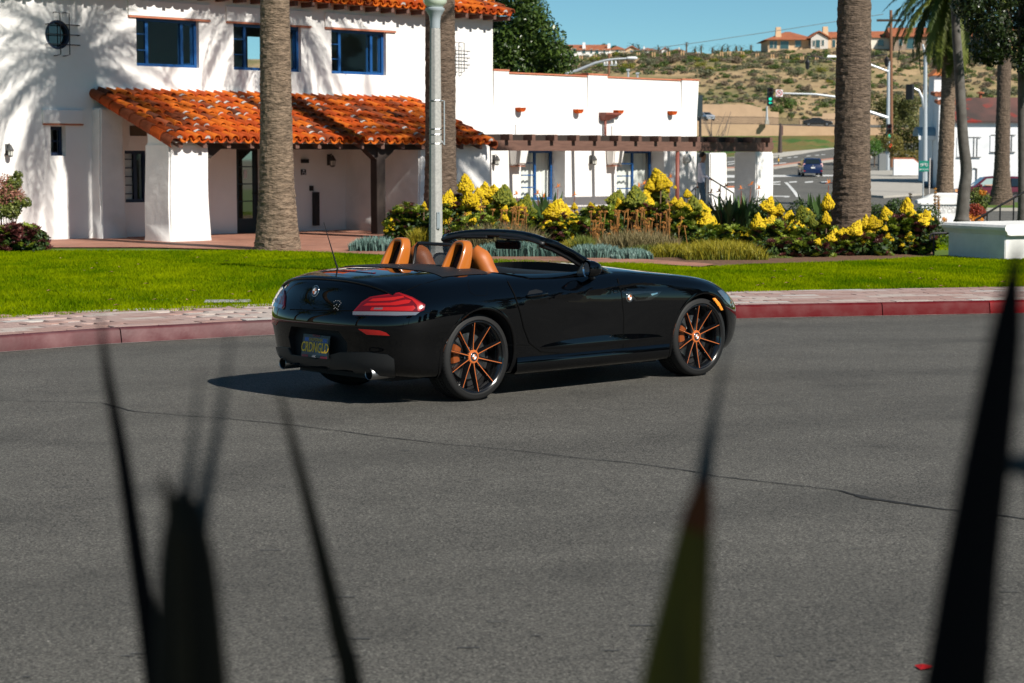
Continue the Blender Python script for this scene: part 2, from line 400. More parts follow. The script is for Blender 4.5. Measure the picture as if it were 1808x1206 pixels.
for i, (c, t, r_) in enumerate(vis):
    k = rr.choices(range(4), (5, 4, 3, 1.2))[0]; jz = rr.uniform(0, .004)
    ang = math.atan2(t.y, t.x)
    if i < 290:
        o = link('brick', brick_me, pave); o.location = (c.x, c.y, .1385 + jz); o.rotation_euler = (rr.gauss(0, .003), rr.gauss(0, .003), ang); o.scale = (.465, bw-.014, .02)
        o.material_slots[0].link = 'OBJECT'; o.material_slots[0].material = bricks[k]
    else:
        mbr[k].M = Matrix.Translation((c.x, c.y, .1385+jz)) @ Matrix.Rotation(ang, 4, 'Z') @ Matrix.Diagonal((.465, bw-.014, .02, 1)); mbr[k].box(-.5, .5, -.5, .5, -.5, .5)
for k, mb in enumerate(mbr):
    if mb.v: tag(mb.build('farther_bricks', bricks[k], pave), kind='stuff')

# garden ground sheet: soil under beds and lawn, follows the fall of the land
xs = np.linspace(-34, 60, 48); ys = np.concatenate([np.linspace(19.2, 46, 28), np.linspace(47, 75, 20)])
rows = []
for x in xs:
    row = []
    for y in ys:
        b = back_at(x); yy = max(y, b.y - .02) if y < 34 else y
        row.append((x, yy, ground_z(x, yy) - .02))
    rows.append(row)
lawn_soil = mat('lawn_floor', (.06, .11, .004), rough=.95, col2=(.09, .14, .006), scale=1.2, world=True)
tag(MB().grid(rows).build('lawn', lawn_soil, smooth=True), kind='structure')

def lawn_far(px):  # far edge of the front lawn in the photograph
    return itp(px, [-200, 0, 60, 250, 440, 540, 650, 720, 1000, 1150, 1240, 1330, 1470, 1650, 1740, 1810, 2000], [436, 436, 436, 436, 441, 444, 448, 452, 462, 466, 472, 466, 463, 453, 448, 444, 440])
def on_lawn(x, y):
    z = ground_z(x, y); px = 904 + x/y*FOC; d = (z-CAM_H)/y; py = 280 + (-d)*FOC   # close enough: the camera pitch is small
    return y > back_at(x).y + .02 and py > lawn_far(px) - (0 if px < 1640 else 0)
def blades(n, region, hmin, hmax, wd, name, m, seed):
    rg = np.random.default_rng(seed); P = []
    while len(P) < n:
        x, y = region(rg)
        if on_lawn(x, y): P.append((x, y))
    P = np.array(P); k = len(P); a = rg.uniform(0, 2*np.pi, k); h = rg.uniform(hmin, hmax, k) * (1 + .25*np.sin(P[:, 0]*2.1)*np.sin(P[:, 1]*1.7)); l = rg.normal(0, .45, (k, 2))*h[:, None]
    z = np.array([ground_z(x, y) for x, y in P]) - .02
    w_ = wd*rg.uniform(.7, 1.3, k) * (1 + .02*(P[:, 1]-22))
    B = np.stack([P[:, 0], P[:, 1], z], 1); dx = np.stack([np.cos(a)*w_, np.sin(a)*w_*.3, np.zeros(k)], 1)
    T = B + np.stack([l[:, 0], l[:, 1], h], 1)
    V = np.stack([B-dx, B+dx, T], 1).reshape(-1, 3); F = np.arange(3*k).reshape(-1, 3)
    v = np.clip(np.array([  .45 + .5*noise.noise(Vector((x*.5, y*.3, 3))) + .4*noise.noise(Vector((x*1.7, y*.8, 5))) + .18*noise.noise(Vector((x*4, y*2, 7))) for x, y in P]) + rg.normal(0, .16, k), 0, 1)
    v3 = np.repeat(v, 3); o = link(name, mesh_np(name, V, F, v3), None, m); return tag(o, kind='stuff')
grassm = leafmat('grass_blade', (.06, .13, .001), (.27, .325, .002), trans=.35, rough=.7, spec=.0)
def reg_left(rg):
    y = 20 + 17.5*rg.random()**.9; return rg.uniform(-.35*y, .06*y), y
def reg_right(rg):
    y = 24.5 + 14*rg.random(); return rg.uniform(.05*y, .34*y), y
g1 = blades(200000, reg_left, .03, .06, .009, 'grass', grassm, 1); tag(g1, 'short sunlit green lawn between the pavement and the house', 'grass')
g2 = blades(130000, reg_right, .03, .06, .009, 'grass', grassm, 2); tag(g2, 'green lawn rising behind the pavement at the right', 'grass')
def reg_back(rg): y = rg.uniform(38, 55); return rg.uniform(.085*y, .29*y), y
on_keep = on_lawn
def on_lawn(x, y): return True
g3 = blades(26000, reg_back, .03, .06, .014, 'grass', grassm, 3); tag(g3, 'lawn behind the flower bed beside the white bench wall', 'grass')
on_lawn = on_keep
# stone slab and small leaves in the lawn
tag(MB().box(-.16, .16, -.27, .27, 0, .02).build('meter_cover', mat('cover_grey', (.26, .26, .25), rough=.9, world=True), bevel=.01), 'flat concrete cover set in the lawn near the pavement', 'cover')
o = COL.objects['meter_cover']; p = gnd(402, 532, .15); o.location = (p.x, p.y, .14); o.rotation_euler = (0, 0, R(96))
rr2 = random.Random(9); mb = MB()
for k in range(40):
    px = rr2.choice((rr2.uniform(60, 460), rr2.uniform(1320, 1790))); py = rr2.uniform(450, 540) if px < 800 else rr2.uniform(470, 510)
    p = gnd(px, py, .19); a = rr2.uniform(0, 6.28); c, s_ = math.cos(a)*.05, math.sin(a)*.05
    mb.add([p + Vector((c, s_, 0)), p + Vector((-s_*.4, c*.4, .012)), p - Vector((c, s_, 0)), p + Vector((s_*.4, -c*.4, .012))], [(0, 1, 2, 3)])
tag(mb.build('fallen_leaves', mat('dry_leaf', (.30, .17, .07), rough=.8)), kind='stuff')

# terracotta patio and garden path
def brickmat(name, c1, c2, cm, sx=8., rot=45.):
    m = bpy.data.materials.new(name); m.use_nodes = True; t = m.node_tree; b = t.nodes['Principled BSDF']; L = t.links.new
    g = nd(t, 'ShaderNodeNewGeometry').outputs['Position']; mp = nd(t, 'ShaderNodeMapping'); mp.inputs['Rotation'].default_value = (0, 0, R(rot)); L(g, mp.inputs[0])
    br = nd(t, 'ShaderNodeTexBrick', Scale=sx); br.inputs['Color1'].default_value = (*c1, 1); br.inputs['Color2'].default_value = (*c2, 1); br.inputs['Mortar'].default_value = (*cm, 1); br.inputs['Mortar Size'].default_value = .012
    L(mp.outputs[0], br.inputs['Vector']); n = nd(t, 'ShaderNodeTexNoise', Scale=1.3, Detail=4.); L(g, n.inputs['Vector'])
    mr = nd(t, 'ShaderNodeMapRange'); mr.inputs[1].default_value = .3; mr.inputs[2].default_value = .7; mr.inputs[3].default_value = .75; mr.inputs[4].default_value = 1.2; L(n.outputs[0], mr.inputs[0])
    hs = nd(t, 'ShaderNodeHueSaturation'); L(br.outputs[0], hs.inputs['Color']); L(mr.outputs[0], hs.inputs['Value']); L(hs.outputs[0], b.inputs['Base Color']); b.inputs['Roughness'].default_value = .8
    return m
terra = brickmat('terracotta_paving', (.34, .15, .095), (.28, .115, .07), (.33, .21, .165), 3.2, 45)
terra2 = brickmat('path_brick', (.33, .14, .085), (.27, .11, .07), (.35, .24, .19), 3., 30)
def sheet(name, pix, m, z=.0, dz=.006, sub=10):
    P = []
    for px, py in pix:
        p = hit_fn(px, py, ground_z, 20, 75, 1500); P.append(Vector((p.x, p.y)))
    ys_ = [p.y for p in P]
    v, e, f, *_ = delaunay_2d_cdt(P, [], [list(range(len(P)))], 1, 1e-6)
    mb = MB().add([(p.x, p.y, ground_z(p.x, p.y) - .02 + dz) for p in v], f)
    return tag(mb.build(name, m), kind='structure')
sheet('patio', [(-100, 437.5), (30, 437.2), (250, 437), (440, 441.5), (540, 445), (650, 449), (700, 452), (720, 440), (715, 425), (760, 415), (800, 402), (800, 392), (300, 392), (-100, 400)], terra, dz=.026)
sheet('garden_path', [(700, 451), (860, 462), (1010, 464.5), (1150, 466), (1238, 471.5), (1262, 467), (1215, 463), (1140, 458), (1060, 454.5), (940, 452), (860, 449), (715, 441)], terra2, dz=.026)
mulch = mat('bed_mulch', (.10, .05, .028), rough=.95, col2=(.17, .09, .05), scale=12, world=True, bump=.8, bscale=30, bdist=.03)
sheet('planting_bed', [(700, 440), (860, 450), (1060, 454), (1215, 462), (1270, 470), (1330, 465.5), (1470, 462.5), (1648, 452.5), (1650, 425), (1560, 400), (1430, 395), (1250, 400), (1000, 396), (700, 400)], mulch, dz=.02)
# ------------------------------------------------------------------ white stucco house (main block, porch, single-storey wing, pergola)
HA = Vector((.70711, .70711, 0)); HN = Vector((.70711, -.70711, 0)); HZ = Vector((0, 0, 1))
HO = Vector((-9.98, 42.42, 0))                      # on the facade plane
HM = frame(HO, HA, HN, HZ)                          # house space: a along the facade, b out of it, z up (a, b, z is left-handed: faces are re-oriented)
def fac(px, py, b=0.):
    """pixel -> (a, z) on the plane b metres in front of the facade"""
    d = ray(px, py); O = HO + HN*b - EYE
    t = O.dot(HN) / d.dot(HN); p = EYE + d*t
    return (p - HO).dot(HA), p.z
def H(mb=None): return MB(HM)
stucco = mat('white_stucco', (.80, .785, .76), rough=.9, col2=(.74, .725, .70), scale=.9, world=True, bump=.35, bscale=3.5, bdist=.02, spec=.2)
stucco_r = mat('rough_stucco', (.78, .765, .74), rough=.9, col2=(.70, .69, .67), scale=2.5, world=True, bump=.5, bscale=4., bdist=.035, spec=.2)
blue = mat('blue_frame', (.008, .065, .21), rough=.4, spec=.5)
navyf = mat('dark_blue_frame', (.010, .022, .055), rough=.45)
pane = thin_glass('window_glass', refl=.35)
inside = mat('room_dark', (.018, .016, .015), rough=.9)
brownw = mat('brown_timber', (.15, .078, .056), rough=.75, col2=(.11, .056, .04), scale=3, stretch=(1, 1, 8), bump=.3, bscale=20)
darkw = mat('dark_timber', (.022, .014, .011), rough=.75, col2=(.03, .02, .015), scale=4, bump=.3, bscale=20)
iron = mat('black_iron', (.012, .012, .014), rough=.5)
curtain = mat('white_curtain', (.75, .73, .68), rough=.9)
terr_edge = mat('terracotta_cap', (.50, .17, .09), rough=.8, col2=(.40, .14, .08), scale=4, world=True)
tiles = [mat('tile_' + n, c, rough=.8, col2=tuple(x*.78 for x in c), scale=5, bump=.3, bscale=25, bdist=.004, spec=.15) for n, c in
         (('orange', (.60, .14, .016)), ('rust', (.42, .070, .015)), ('red', (.52, .085, .012)), ('brown', (.26, .066, .027)), ('umber', (.11, .036, .02)))]
mortar = mat('white_mortar', (.48, .45, .42), rough=.95, bump=.6, bscale=40)

house = thing('house', 'white stucco two-storey house with orange tile porch roof and a long flat-roofed wing', 'house', HO + HA*9)
WZ = 5.60; HC = fac(870, 70)[0]
wall = H().box(-6, HC, -.35, 0, -.3, WZ).build('wall', stucco, house)
COLc = []
def cut_rect(o, a0, a1, z0, z1, b0=-1.2, b1=.6):
    boolean(o, H().box(a0, a1, b0, b1, z0, z1).build('cut', stucco))
def rect(p0, p1, b=0.):
    a0, z1 = fac(*p0, b); a1, z0 = fac(*p1, b); return a0, a1, z0, z1
wins = [rect((240, 30), (352, 119)), rect((412, 42), (532, 126)), rect((585, 51), (682, 133.5))]
z0w, z1w = 3.85, 4.91
wins = [(a0, a1, z0w, z1w) for a0, a1, *_ in wins]
small = rect((89, 223), (117, 275)); oval = rect((80, 34), (124, 88))
door = rect((417, 262), (461, 404)); door = (door[0], door[1], .07, 2.1)
pw1 = rect((220, 266), (262, 357)); pw2 = rect((637, 262), (686, 355))
for r_ in wins + [small, door, pw1, pw2]: cut_rect(wall, *r_)
ca, cz, cr = (oval[0]+oval[1])/2, (oval[2]+oval[3])/2, (oval[3]-oval[2])/2
c_ = H().lathe([(cr, -1), (cr, 1)], n=48, axis='Y', cen=(ca, 0, cz)).build('cut', stucco); boolean(wall, c_)
# soften: tiny bevel is not needed at this size; the other outside walls close the block
bw_ = H().box(-6, HC, -7.0, -6.7, -.3, WZ).build('wall', stucco, house)
for a0 in (4.9, 5.9, 10.6, 11.5): cut_rect(bw_, a0, a0+.65, 4.2, 5.15, -7.6, -6)
H().box(-6, -5.7, -6.7, -.35, -.3, WZ).build('wall', stucco, house)
H().box(HC-.3, HC, -6.7, -.35, -.3, WZ).build('wall', stucco, house)
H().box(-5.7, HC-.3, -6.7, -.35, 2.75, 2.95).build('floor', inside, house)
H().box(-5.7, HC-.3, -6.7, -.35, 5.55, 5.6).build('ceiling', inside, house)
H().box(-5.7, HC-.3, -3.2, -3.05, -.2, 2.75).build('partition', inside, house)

def casement(a0, a1, z0, z1, fm=blue, b=-.12, bars=(), cross=(), name='window', glass=True, depth=.06, fw=.07):
    """window: frame > mullions, panes"""
    w_ = H().box(a0, a0+fw, b-depth, b, z0, z1).box(a1-fw, a1, b-depth, b, z0, z1).box(a0+fw, a1-fw, b-depth, b, z0, z0+fw).box(a0+fw, a1-fw, b-depth, b, z1-fw, z1).build(name, fm, house)
    for x in bars: H().box(x-fw*.55, x+fw*.55, b-depth*.8, b+.004, z0+fw, z1-fw).build('mullion', fm, w_)
    xs_ = [a0+fw] + list(bars) + [a1-fw]
    for (x0, x1, z) in cross: H().box(x0, x1, b-depth*.6, b-.005, z-.012, z+.012).build('glazing_bar', fm, w_)
    if glass:
        for x0, x1 in zip(xs_[:-1], xs_[1:]): H().box(x0, x1, b-depth*.55, b-depth*.45, z0+fw, z1-fw).build('pane', pane, w_)
    return w_
def lintel(a0, a1, z0, z1, out=.05):
    H().box(a0, a1, -.02, out, z0, z1).build('lintel', stucco, house, bevel=.012)
    H().box(a0+.01, a1+.0, -.01, out-.006, z0-.035, z0-.002).build('lintel_edge', terr_edge, house)
for i, (a0, a1, z0, z1) in enumerate(wins):
    L_ = a1-a0
    bars = (a0 + L_*.20, a0 + L_*.76) if i == 0 else (a0 + L_*.20, a0+L_*.80) if i == 1 else (a0 + L_*.19, a0 + L_*.77)
    casement(a0, a1, z0, z1, b=-.10, bars=bars, cross=[(a0+.07, bars[0], z0 + (z1-z0)*k/3) for k in (1, 2)])
    # a sash swung open on the right
    M = HM @ Matrix.Translation((a1-.08, -.14, 0)) @ Matrix.Rotation(R(60), 4, 'Z')
    MB(M).box(-.36, -.32, -.02, .02, z0+.05, z1-.05).box(-.06, 0, -.02, .02, z0+.05, z1-.05).box(-.32, -.06, -.02, .02, z0+.05, z0+.11).box(-.32, -.06, -.02, .02, z1-.11, z1-.05).build('open_sash', blue, house)
    lintel(a0-.22, a1+.30, z1+.03, z1+.38)
a0, a1, z0, z1 = small
casement(*small, fm=navyf, b=-.16, cross=[(a0, a1, (z0+z1)/2)]); lintel(a0-.20, a1+.42, z1+.06, z1+.36)
H().box(a0, a1, -.6, -.5, z0-.2, z1+.2).build('blind_or_bright_sheet', mat('blind_grey', (.16, .15, .13), rough=.9), house)
# round window with iron grille
H().lathe([(cr+.0, -.2), (cr+.0, -.02), (cr-.05, -.02), (cr-.05, -.2)], n=40, axis='Y', cen=(ca, 0, cz), cap=False).build('round_window', navyf, house, sharp=40)
rw = [o for o in house.children if o.name.startswith('round_window')][0]
H().lathe([(.001, -.12), (cr-.05, -.12)], n=32, axis='Y', cen=(ca, 0, cz), cap=False).build('pane', mat('dark_pane', (.01, .014, .016), rough=.03, coat=1.), rw)
def grille(a, z, s=1., name='window_grille', mirror=False, m=iron):
    g_ = None
    for k, (dx0, dx1, dz) in enumerate(((-.42, .62, .28), (-.42, .62, 0.), (-.42, .62, -.28))):
        o = H().tube([(a+dx0*s, .0, z+dz*s), (a+dx0*s, .10, z+dz*s), (a+dx1*s, .10, z+dz*s), (a+dx1*s, .0, z+dz*s)], .011, n=6)
        if g_ is None: g_ = o.build(name, m, house)
        else: o.build('bar', m, g_)
    for da in (-.04, .26):
        H().tube([(a+(da-.13)*s, .0, z+.62*s), (a+(da-.13)*s, .11, z+.62*s), (a+da*s, .115, z+.60*s), (a+da*s, .115, z-.56*s), (a+(da-.13)*s, .11, z-.60*s), (a+(da-.13)*s, 0, z-.60*s)], .011, n=6).build('bar', m, g_)
    return g_
grille(ca+.02, cz, .75)
grille(fac(806, 95)[0], fac(806, 102)[1], .62)
# lower windows on the porch
a0, a1, z0, z1 = pw1
casement(*pw1, fm=navyf, b=-.1, bars=(a0+(a1-a0)*.56,), cross=[(a0, a0+(a1-a0)*.56, z0 + (z1-z0)*k/6) for k in range(1, 6)])
H().box(a0+.02, a0+(a1-a0)*.5, -.20, -.18, z0+.02, z1-.02).build('blind_or_bright_sheet', mat('bright_view_white', (.8, .8, .78), rough=.9, emit=None), house)  # white sheet added in place of the bright view through the room
H().box(*[fac(229, 228)[0], fac(258, 228)[0]], .0, .02, fac(229, 240)[1], fac(229, 222)[1]).build('vent', mat('vent_brown', (.10, .075, .05), rough=.8), house)
a0, a1, z0, z1 = pw2
casement(*pw2, fm=navyf, b=-.1, bars=(a0+(a1-a0)*.45,), cross=[(a0, a0+(a1-a0)*.45, z0 + (z1-z0)*k/4) for k in range(1, 4)])
H().box(a0, a0+(a1-a0)*.5, -.42, -.4, z0, z1).build('blind_or_bright_sheet', mat('blind_beige', (.35, .31, .26), rough=.9), house)
# glazed door
a0, a1, z0, z1 = door
dr = H().box(a0, a0+.13, -.16, -.1, z0, z1).box(a1-.13, a1, -.16, -.1, z0, z1).box(a0+.13, a1-.13, -.16, -.1, z0, z0+.35).box(a0+.13, a1-.13, -.16, -.1, z1-.12, z1).build('door', mat('door_black', (.008, .009, .012), rough=.4), house)
for k in range(1, 4): H().box(a0+.13, a1-.13, -.15, -.11, z0+.35+k*.4-.012, z0+.35+k*.4+.012).build('glazing_bar', mat('door_black', None), dr)
H().box(a0+.13, a1-.13, -.135, -.125, z0+.35, z1-.12).build('pane', mat('reflecting_pane', (.02, .025, .02), rough=.02, coat=1., spec=1., ior=2.0), dr)
H().box(a0+.3, a1-.3, -.122, -.118, 1.35, 1.55).build('notice', mat('notice_white', (.6, .6, .6), rough=.8), dr)
H().lathe([(.02, -.1), (.035, -.05), (.02, -.03)], n=10, axis='Y', cen=(a1-.07, 0, 1.0)).build('handle', iron, dr)

# ---- buttress at the left end of the porch, pillar and pier
def tapered(name, a0, a1, b0, b1, z0, z1, fl=.08, m=stucco_r, left=True):
    n = 8; rows = []
    mb = H(); P = []
    for k in range(n+1):
        t = k/n; f = fl*(1-t)**1.8
        j = .012*math.sin(7*t+a0)
        P.append([(a0-f*(1 if left else 0)+j, b0), (a1+f+j, b0), (a1+f*.4+j, b1+f), (a0-f*(1 if left else 0)+j, b1+f)])
    vs = []; fs = []
    for k, ring in enumerate(P):
        z = lerp(z0, z1, k/n); vs += [(x, y, z) for x, y in ring]
    for k in range(n):
        for i in range(4): fs.append((k*4+i, k*4+(i+1) % 4, (k+1)*4+(i+1) % 4, (k+1)*4+i))
    fs += [(0, 1, 2, 3), tuple(n*4+i for i in range(4))]
    return mb.add(vs, fs).build(name, m, house, bevel=.035, segs=2, sharp=50)
BE = 2.87; A_R0 = fac(166, 160)[0]; A_R1 = fac(862, 252, BE)[0]          # porch roof from a0 to a1, eave at b
EZ = fac(305, 248, BE)[1]; RZ = fac(165, 160)[1]
tapered('buttress', fac(178, 300, .32)[0], fac(219, 300, .32)[0], -.1, .32, -.1, 2.9, fl=.05)
pa0, pa1 = fac(300, 350, BE-.15)[0], fac(369, 350, BE-.15)[0]
tapered('pillar', pa0, pa1, BE-1.05, BE-.15, -.1, EZ-.06, fl=.06)
# fill between pillar head and the slope of the roof
H().hexa([(pa0+.06, BE-1.0, EZ-.1), (pa0+.36, BE-1.0, EZ-.1), (pa0+.36, BE-.25, EZ-.1), (pa0+.06, BE-.25, EZ-.1), (pa0+.06, BE-1.0, EZ+.28), (pa0+.36, BE-1.0, EZ+.28), (pa0+.36, BE-.25, EZ+.0), (pa0+.06, BE-.25, EZ+.0)]).build('pillar_head', stucco_r, house)
qa0, qa1 = fac(740, 300, BE-.25)[0], fac(866, 300, BE-.25)[0]
tapered('pier', qa0, qa1, -.1, BE-.25, -.1, EZ-.04, fl=.05)
# porch beam, post, brackets, rafter tails
bz1 = EZ - .03; bz0 = fac(600, 264, BE-.3)[1]
H().box(pa1-.02, qa0+.1, BE-.42, BE-.2, bz0, bz1).build('porch_beam', darkw, house, bevel=.01)
po = fac(668, 340, BE-.3)[0]
H().box(po-.13, po+.13, BE-.43, BE-.19, -.05, bz0).build('porch_post', darkw, house, bevel=.012)
H().prism([(po-.42, BE-.41, bz0), (po-.36, BE-.41, bz0-.06), (po-.14, BE-.41, bz0-.22), (po+.14, BE-.41, bz0-.22), (po+.36, BE-.41, bz0-.06), (po+.42, BE-.41, bz0)], (0, .2, 0)).build('bracket', darkw, house)
H().prism([(pa1-.02, BE-.40, bz0), (pa1-.02, BE-.40, bz0-.2), (pa1+.1, BE-.40, bz0-.2), (pa1+.38, BE-.40, bz0)], (0, .18, 0)).build('bracket', darkw, house)
k_ = A_R0 + .18
while k_ < A_R1:
    e0 = (RZ-EZ)/BE
    H().prism([(k_-.05, 0.02, RZ-.24), (k_-.05, BE+.04, EZ-.155), (k_-.05, BE+.04, EZ-.045), (k_-.05, .02, RZ-.09)], (.1, 0, 0)).build('rafter_tail', mat('rafter_brown', (.12, .06, .045), rough=.8), house)
    k_ += .62
H().hexa([(A_R0+.05, .0, RZ-.085), (A_R1-.02, .0, RZ-.085), (A_R1-.02, BE+.02, EZ-.05), (A_R0+.05, BE+.02, EZ-.05), (A_R0+.05, .0, RZ-.05), (A_R1-.02, .0, RZ-.05), (A_R1-.02, BE+.02, EZ-.015), (A_R0+.05, BE+.02, EZ-.015)]).build('roof_deck', mat('deck_grey', (.38, .36, .32), rough=.9), house)

# ---- barrel tiles
def tile_mesh(L_=.46, r0=.103, r1=.082, th=.018, n=9):
    mb = MB(); P = []
    for y, r in ((0, r0), (L_, r1)):
        P.append([(r*math.cos(math.pi*k/n), y, r*math.sin(math.pi*k/n)) for k in range(n+1)])
        P.append([((r-th)*math.cos(math.pi*k/n), y, (r-th)*math.sin(math.pi*k/n)) for k in range(n+1)])
    vs = P[0] + P[1] + P[2] + P[3]; m = n+1; fs = []
    for k in range(n):
        fs += [(k, k+1, 2*m+k+1, 2*m+k), (m+k+1, m+k, 3*m+k, 3*m+k+1), (k+1, k, m+k, m+k+1)]
    fs += [(0, 2*m, 3*m, m), (n, m+n, 3*m+n, 2*m+n)]
    mb.add(vs, fs); return mb.mesh('roof_tile', sharp=40)
tile_me = tile_mesh(); tile_me.materials.append(tiles[0])
def pick(rg): return rg.choices(range(5), (4.5, 3.2, 3.2, 1.7, .5))[0]
def slope_frame(a, b, z, up_b, up_z):
    """tile space: x along the eave, y up the slope, z out of the roof"""
    u = (HN*up_b + HZ*up_z).normalized(); x = HA; n = x.cross(u)
    if n.z < 0: n = -n; x = -x
    return frame(HM @ Vector((a, b, z)), x, u, n)
def roof_tiles(a0, a1, b_e, z_e, b_t, z_t, pitch, exposure, individual=True, rows=None, seed=3):
    rg = random.Random(seed); Ls = math.hypot(b_e-b_t, z_t-z_e); nr = rows or int(round(Ls/exposure)); ex = exposure if rows else Ls/nr
    ub, uz = (b_t-b_e)/Ls, (z_t-z_e)/Ls; nc = int((a1-a0)/pitch); pitch = (a1-a0)/nc
    covers = [MB() for _ in tiles]; pans = [MB() for _ in tiles]; mor = MB(); n_ind = 0
    for c in range(nc+1):
        for r_ in range(nr):
            s_ = r_*ex - .05 - rg.uniform(0, .03); b = b_e + ub*s_; z = z_e + uz*s_; a = a0 + c*pitch + rg.gauss(0, .008)
            M = slope_frame(a, b, z, ub, uz) @ Matrix.Rotation(rg.gauss(0, .02), 4, 'Z') @ Matrix.Rotation(-.085, 4, 'X') @ Matrix.Translation((0, 0, .045 + rg.uniform(0, .014)))
            k = pick(rg)
            if individual and n_ind < 290:
                o = link('roof_tile', tile_me, house); o.matrix_basis = M; o.material_slots[0].link = 'OBJECT'; o.material_slots[0].material = tiles[k]; n_ind += 1
            else:
                covers[k].M = M; mb = covers[k]; mb.add([v.co for v in tile_me.vertices], [tuple(p.vertices) for p in tile_me.polygons])
            if c < nc:   # pan tile between two covers, turned over
                Mp_ = slope_frame(a + pitch/2, b, z, ub, uz) @ Matrix.Rotation(math.pi, 4, 'Y') @ Matrix.Rotation(.05, 4, 'X') @ Matrix.Translation((0, 0, -.075))
                q = pans[pick(rg)]; q.M = Mp_; q.add([(v.co.x*1.12, v.co.y, v.co.z) for v in tile_me.vertices], [tuple(p.vertices) for p in tile_me.polygons])
            if rg.random() < (.15 if r_ else .2):       # dab of mortar where two tiles lap
                mor.M = M @ Matrix.Translation((0, .0 if r_ else .02, 0)); n_ = 6
                mor.add([(0, -.012, .02)] + [(.074*math.cos(math.pi*j/n_), -.012, .078*math.sin(math.pi*j/n_)+.004) for j in range(n_+1)], [(0, j+1, j+2) for j in range(n_)])
                mor.M = M @ Matrix.Translation((0, ex+.03, .012))
                if r_ < nr-1: mor.add([(.113*math.cos(math.pi*(.2+.6*j/4)), y, .113*math.sin(math.pi*(.2+.6*j/4))-.012) for y in (-.10, -.02) for j in range(5)], [(j, j+1, 6+j, 5+j) for j in range(4)])
    for k in range(5):
        if covers[k].v: tag(covers[k].build('farther_roof_tiles', tiles[k], house, sharp=40), kind='stuff')
        if pans[k].v: tag(pans[k].build('pan_tiles', tiles[k], house, sharp=40), kind='stuff')
    if mor.v: tag(mor.build('mortar_dabs', mortar, house), kind='stuff')
roof_tiles(A_R0+.1, A_R1-.02, BE+.06, EZ, -.0, RZ, .236, .40)
# rake tiles down both edges of the porch roof
for a_, rg in ((A_R0-.02, random.Random(8)), (A_R1+.08, random.Random(4))):
    nR = 8
    for r_ in range(nR):
        t = (r_-.1)/nR; b = lerp(BE+.08, 0, t); z = lerp(EZ, RZ, t) - .045
        M = slope_frame(a_, b, z, -BE, RZ-EZ) @ Matrix.Rotation(-.05, 4, 'X') @ Matrix.Rotation(R(-52 if a_ < 5 else 52), 4, 'Y') @ Matrix.Diagonal((1.25, 1, 1.25, 1))
        o = link('rake_tile', tile_me, house); o.matrix_basis = M; o.material_slots[0].link = 'OBJECT'; o.material_slots[0].material = tiles[rg.choice((1, 3, 2, 3, 0))]
H().box(A_R0+.0, A_R1, -.0, .07, RZ-.02, RZ+.075).build('flashing', mat('flash_white', (.70, .68, .66), rough=.9), house, bevel=.01)
# main roof: eave, deck, tiles near the eave, plain slope above (out of the picture)
UE, UZ, UB = .42, 5.60, 3.3
ez2 = fac(860, 22, UE)[1]
roof_tiles(-6.2, HC+.22, UE, ez2, -3.4, ez2+1.5, .25, .40, individual=False, rows=3, seed=12)
H().hexa([(-6.2, -3.5, ez2+1.44), (HC+.27, -3.5, ez2+1.44), (HC+.27, UE-.02, ez2-.045), (-6.2, UE-.02, ez2-.045), (-6.2, -3.5, ez2+1.52), (HC+.27, -3.5, ez2+1.52), (HC+.27, UE-.02, ez2-.005), (-6.2, UE-.02, ez2-.005)]).build('roof', tiles[1], house)
H().hexa([(-6.2, -7.3, ez2-.1), (HC+.27, -7.3, ez2-.1), (HC+.27, -3.5, ez2+1.44), (-6.2, -3.5, ez2+1.44), (-6.2, -7.3, ez2), (HC+.27, -7.3, ez2), (HC+.27, -3.5, ez2+1.52), (-6.2, -3.5, ez2+1.52)]).build('roof', tiles[1], house)
k_ = -5.9
while k_ < HC+.2:
    H().box(k_-.045, k_+.045, -.3, UE-.02, ez2-.16, ez2-.05).build('rafter_tail', mat('rafter_brown', None), house); k_ += .5

# ---- wall lanterns
def lantern(px, py, b=0., label='', s=1.):
    a, z = fac(px, py, b + .12); M = HM @ Matrix.Translation((a, b, z)) @ Matrix.Diagonal((s, s, s, 1))
    p = HM @ Vector((a, b, z)); t = thing('wall_lantern', label, 'lantern', p, group='iron wall lanterns on the house')
    m = mat('lantern_pewter', (.10, .10, .10), rough=.5, metal=.6); g = mat('lantern_glass', (.6, .6, .55), rough=.3)
    MB(M).box(-.05, .05, 0, .02, -.10, .14).build('back_plate', m, t)
    MB(M).tube([(0, .01, .10), (0, .09, .15), (0, .13, .10)], .01, n=6).build('bracket', m, t)
    MB(M).lathe([(.02, .12), (.085, .01), (.08, 0), (.07, 0)], n=6, cen=(0, .13, 0)).build('cap', m, t)
    MB(M).lathe([(.06, 0), (.05, -.10)], n=6, cen=(0, .13, 0)).build('glass', g, t)
    for k in range(6):
        q = 2*math.pi*k/6; MB(M).tube([(.062*math.cos(q), .13+.062*math.sin(q), 0), (.052*math.cos(q), .13+.052*math.sin(q), -.11)], .006, n=4).build('bar', m, t)
    MB(M).lathe([(.056, -.10), (.056, -.12), (.02, -.135)], n=6, cen=(0, .13, 0)).build('base', m, t)
lantern(18, 266, 0, 'pewter wall lantern on the sunlit wall left of the porch')
lantern(586, 284, 0, 'dark wall lantern on the shaded porch wall', 1.1)
lantern(877, 283, 0, 'pewter wall lantern next to the right end of the porch roof')
lantern(1049, 283, 0, 'pewter wall lantern between the two curtained windows')
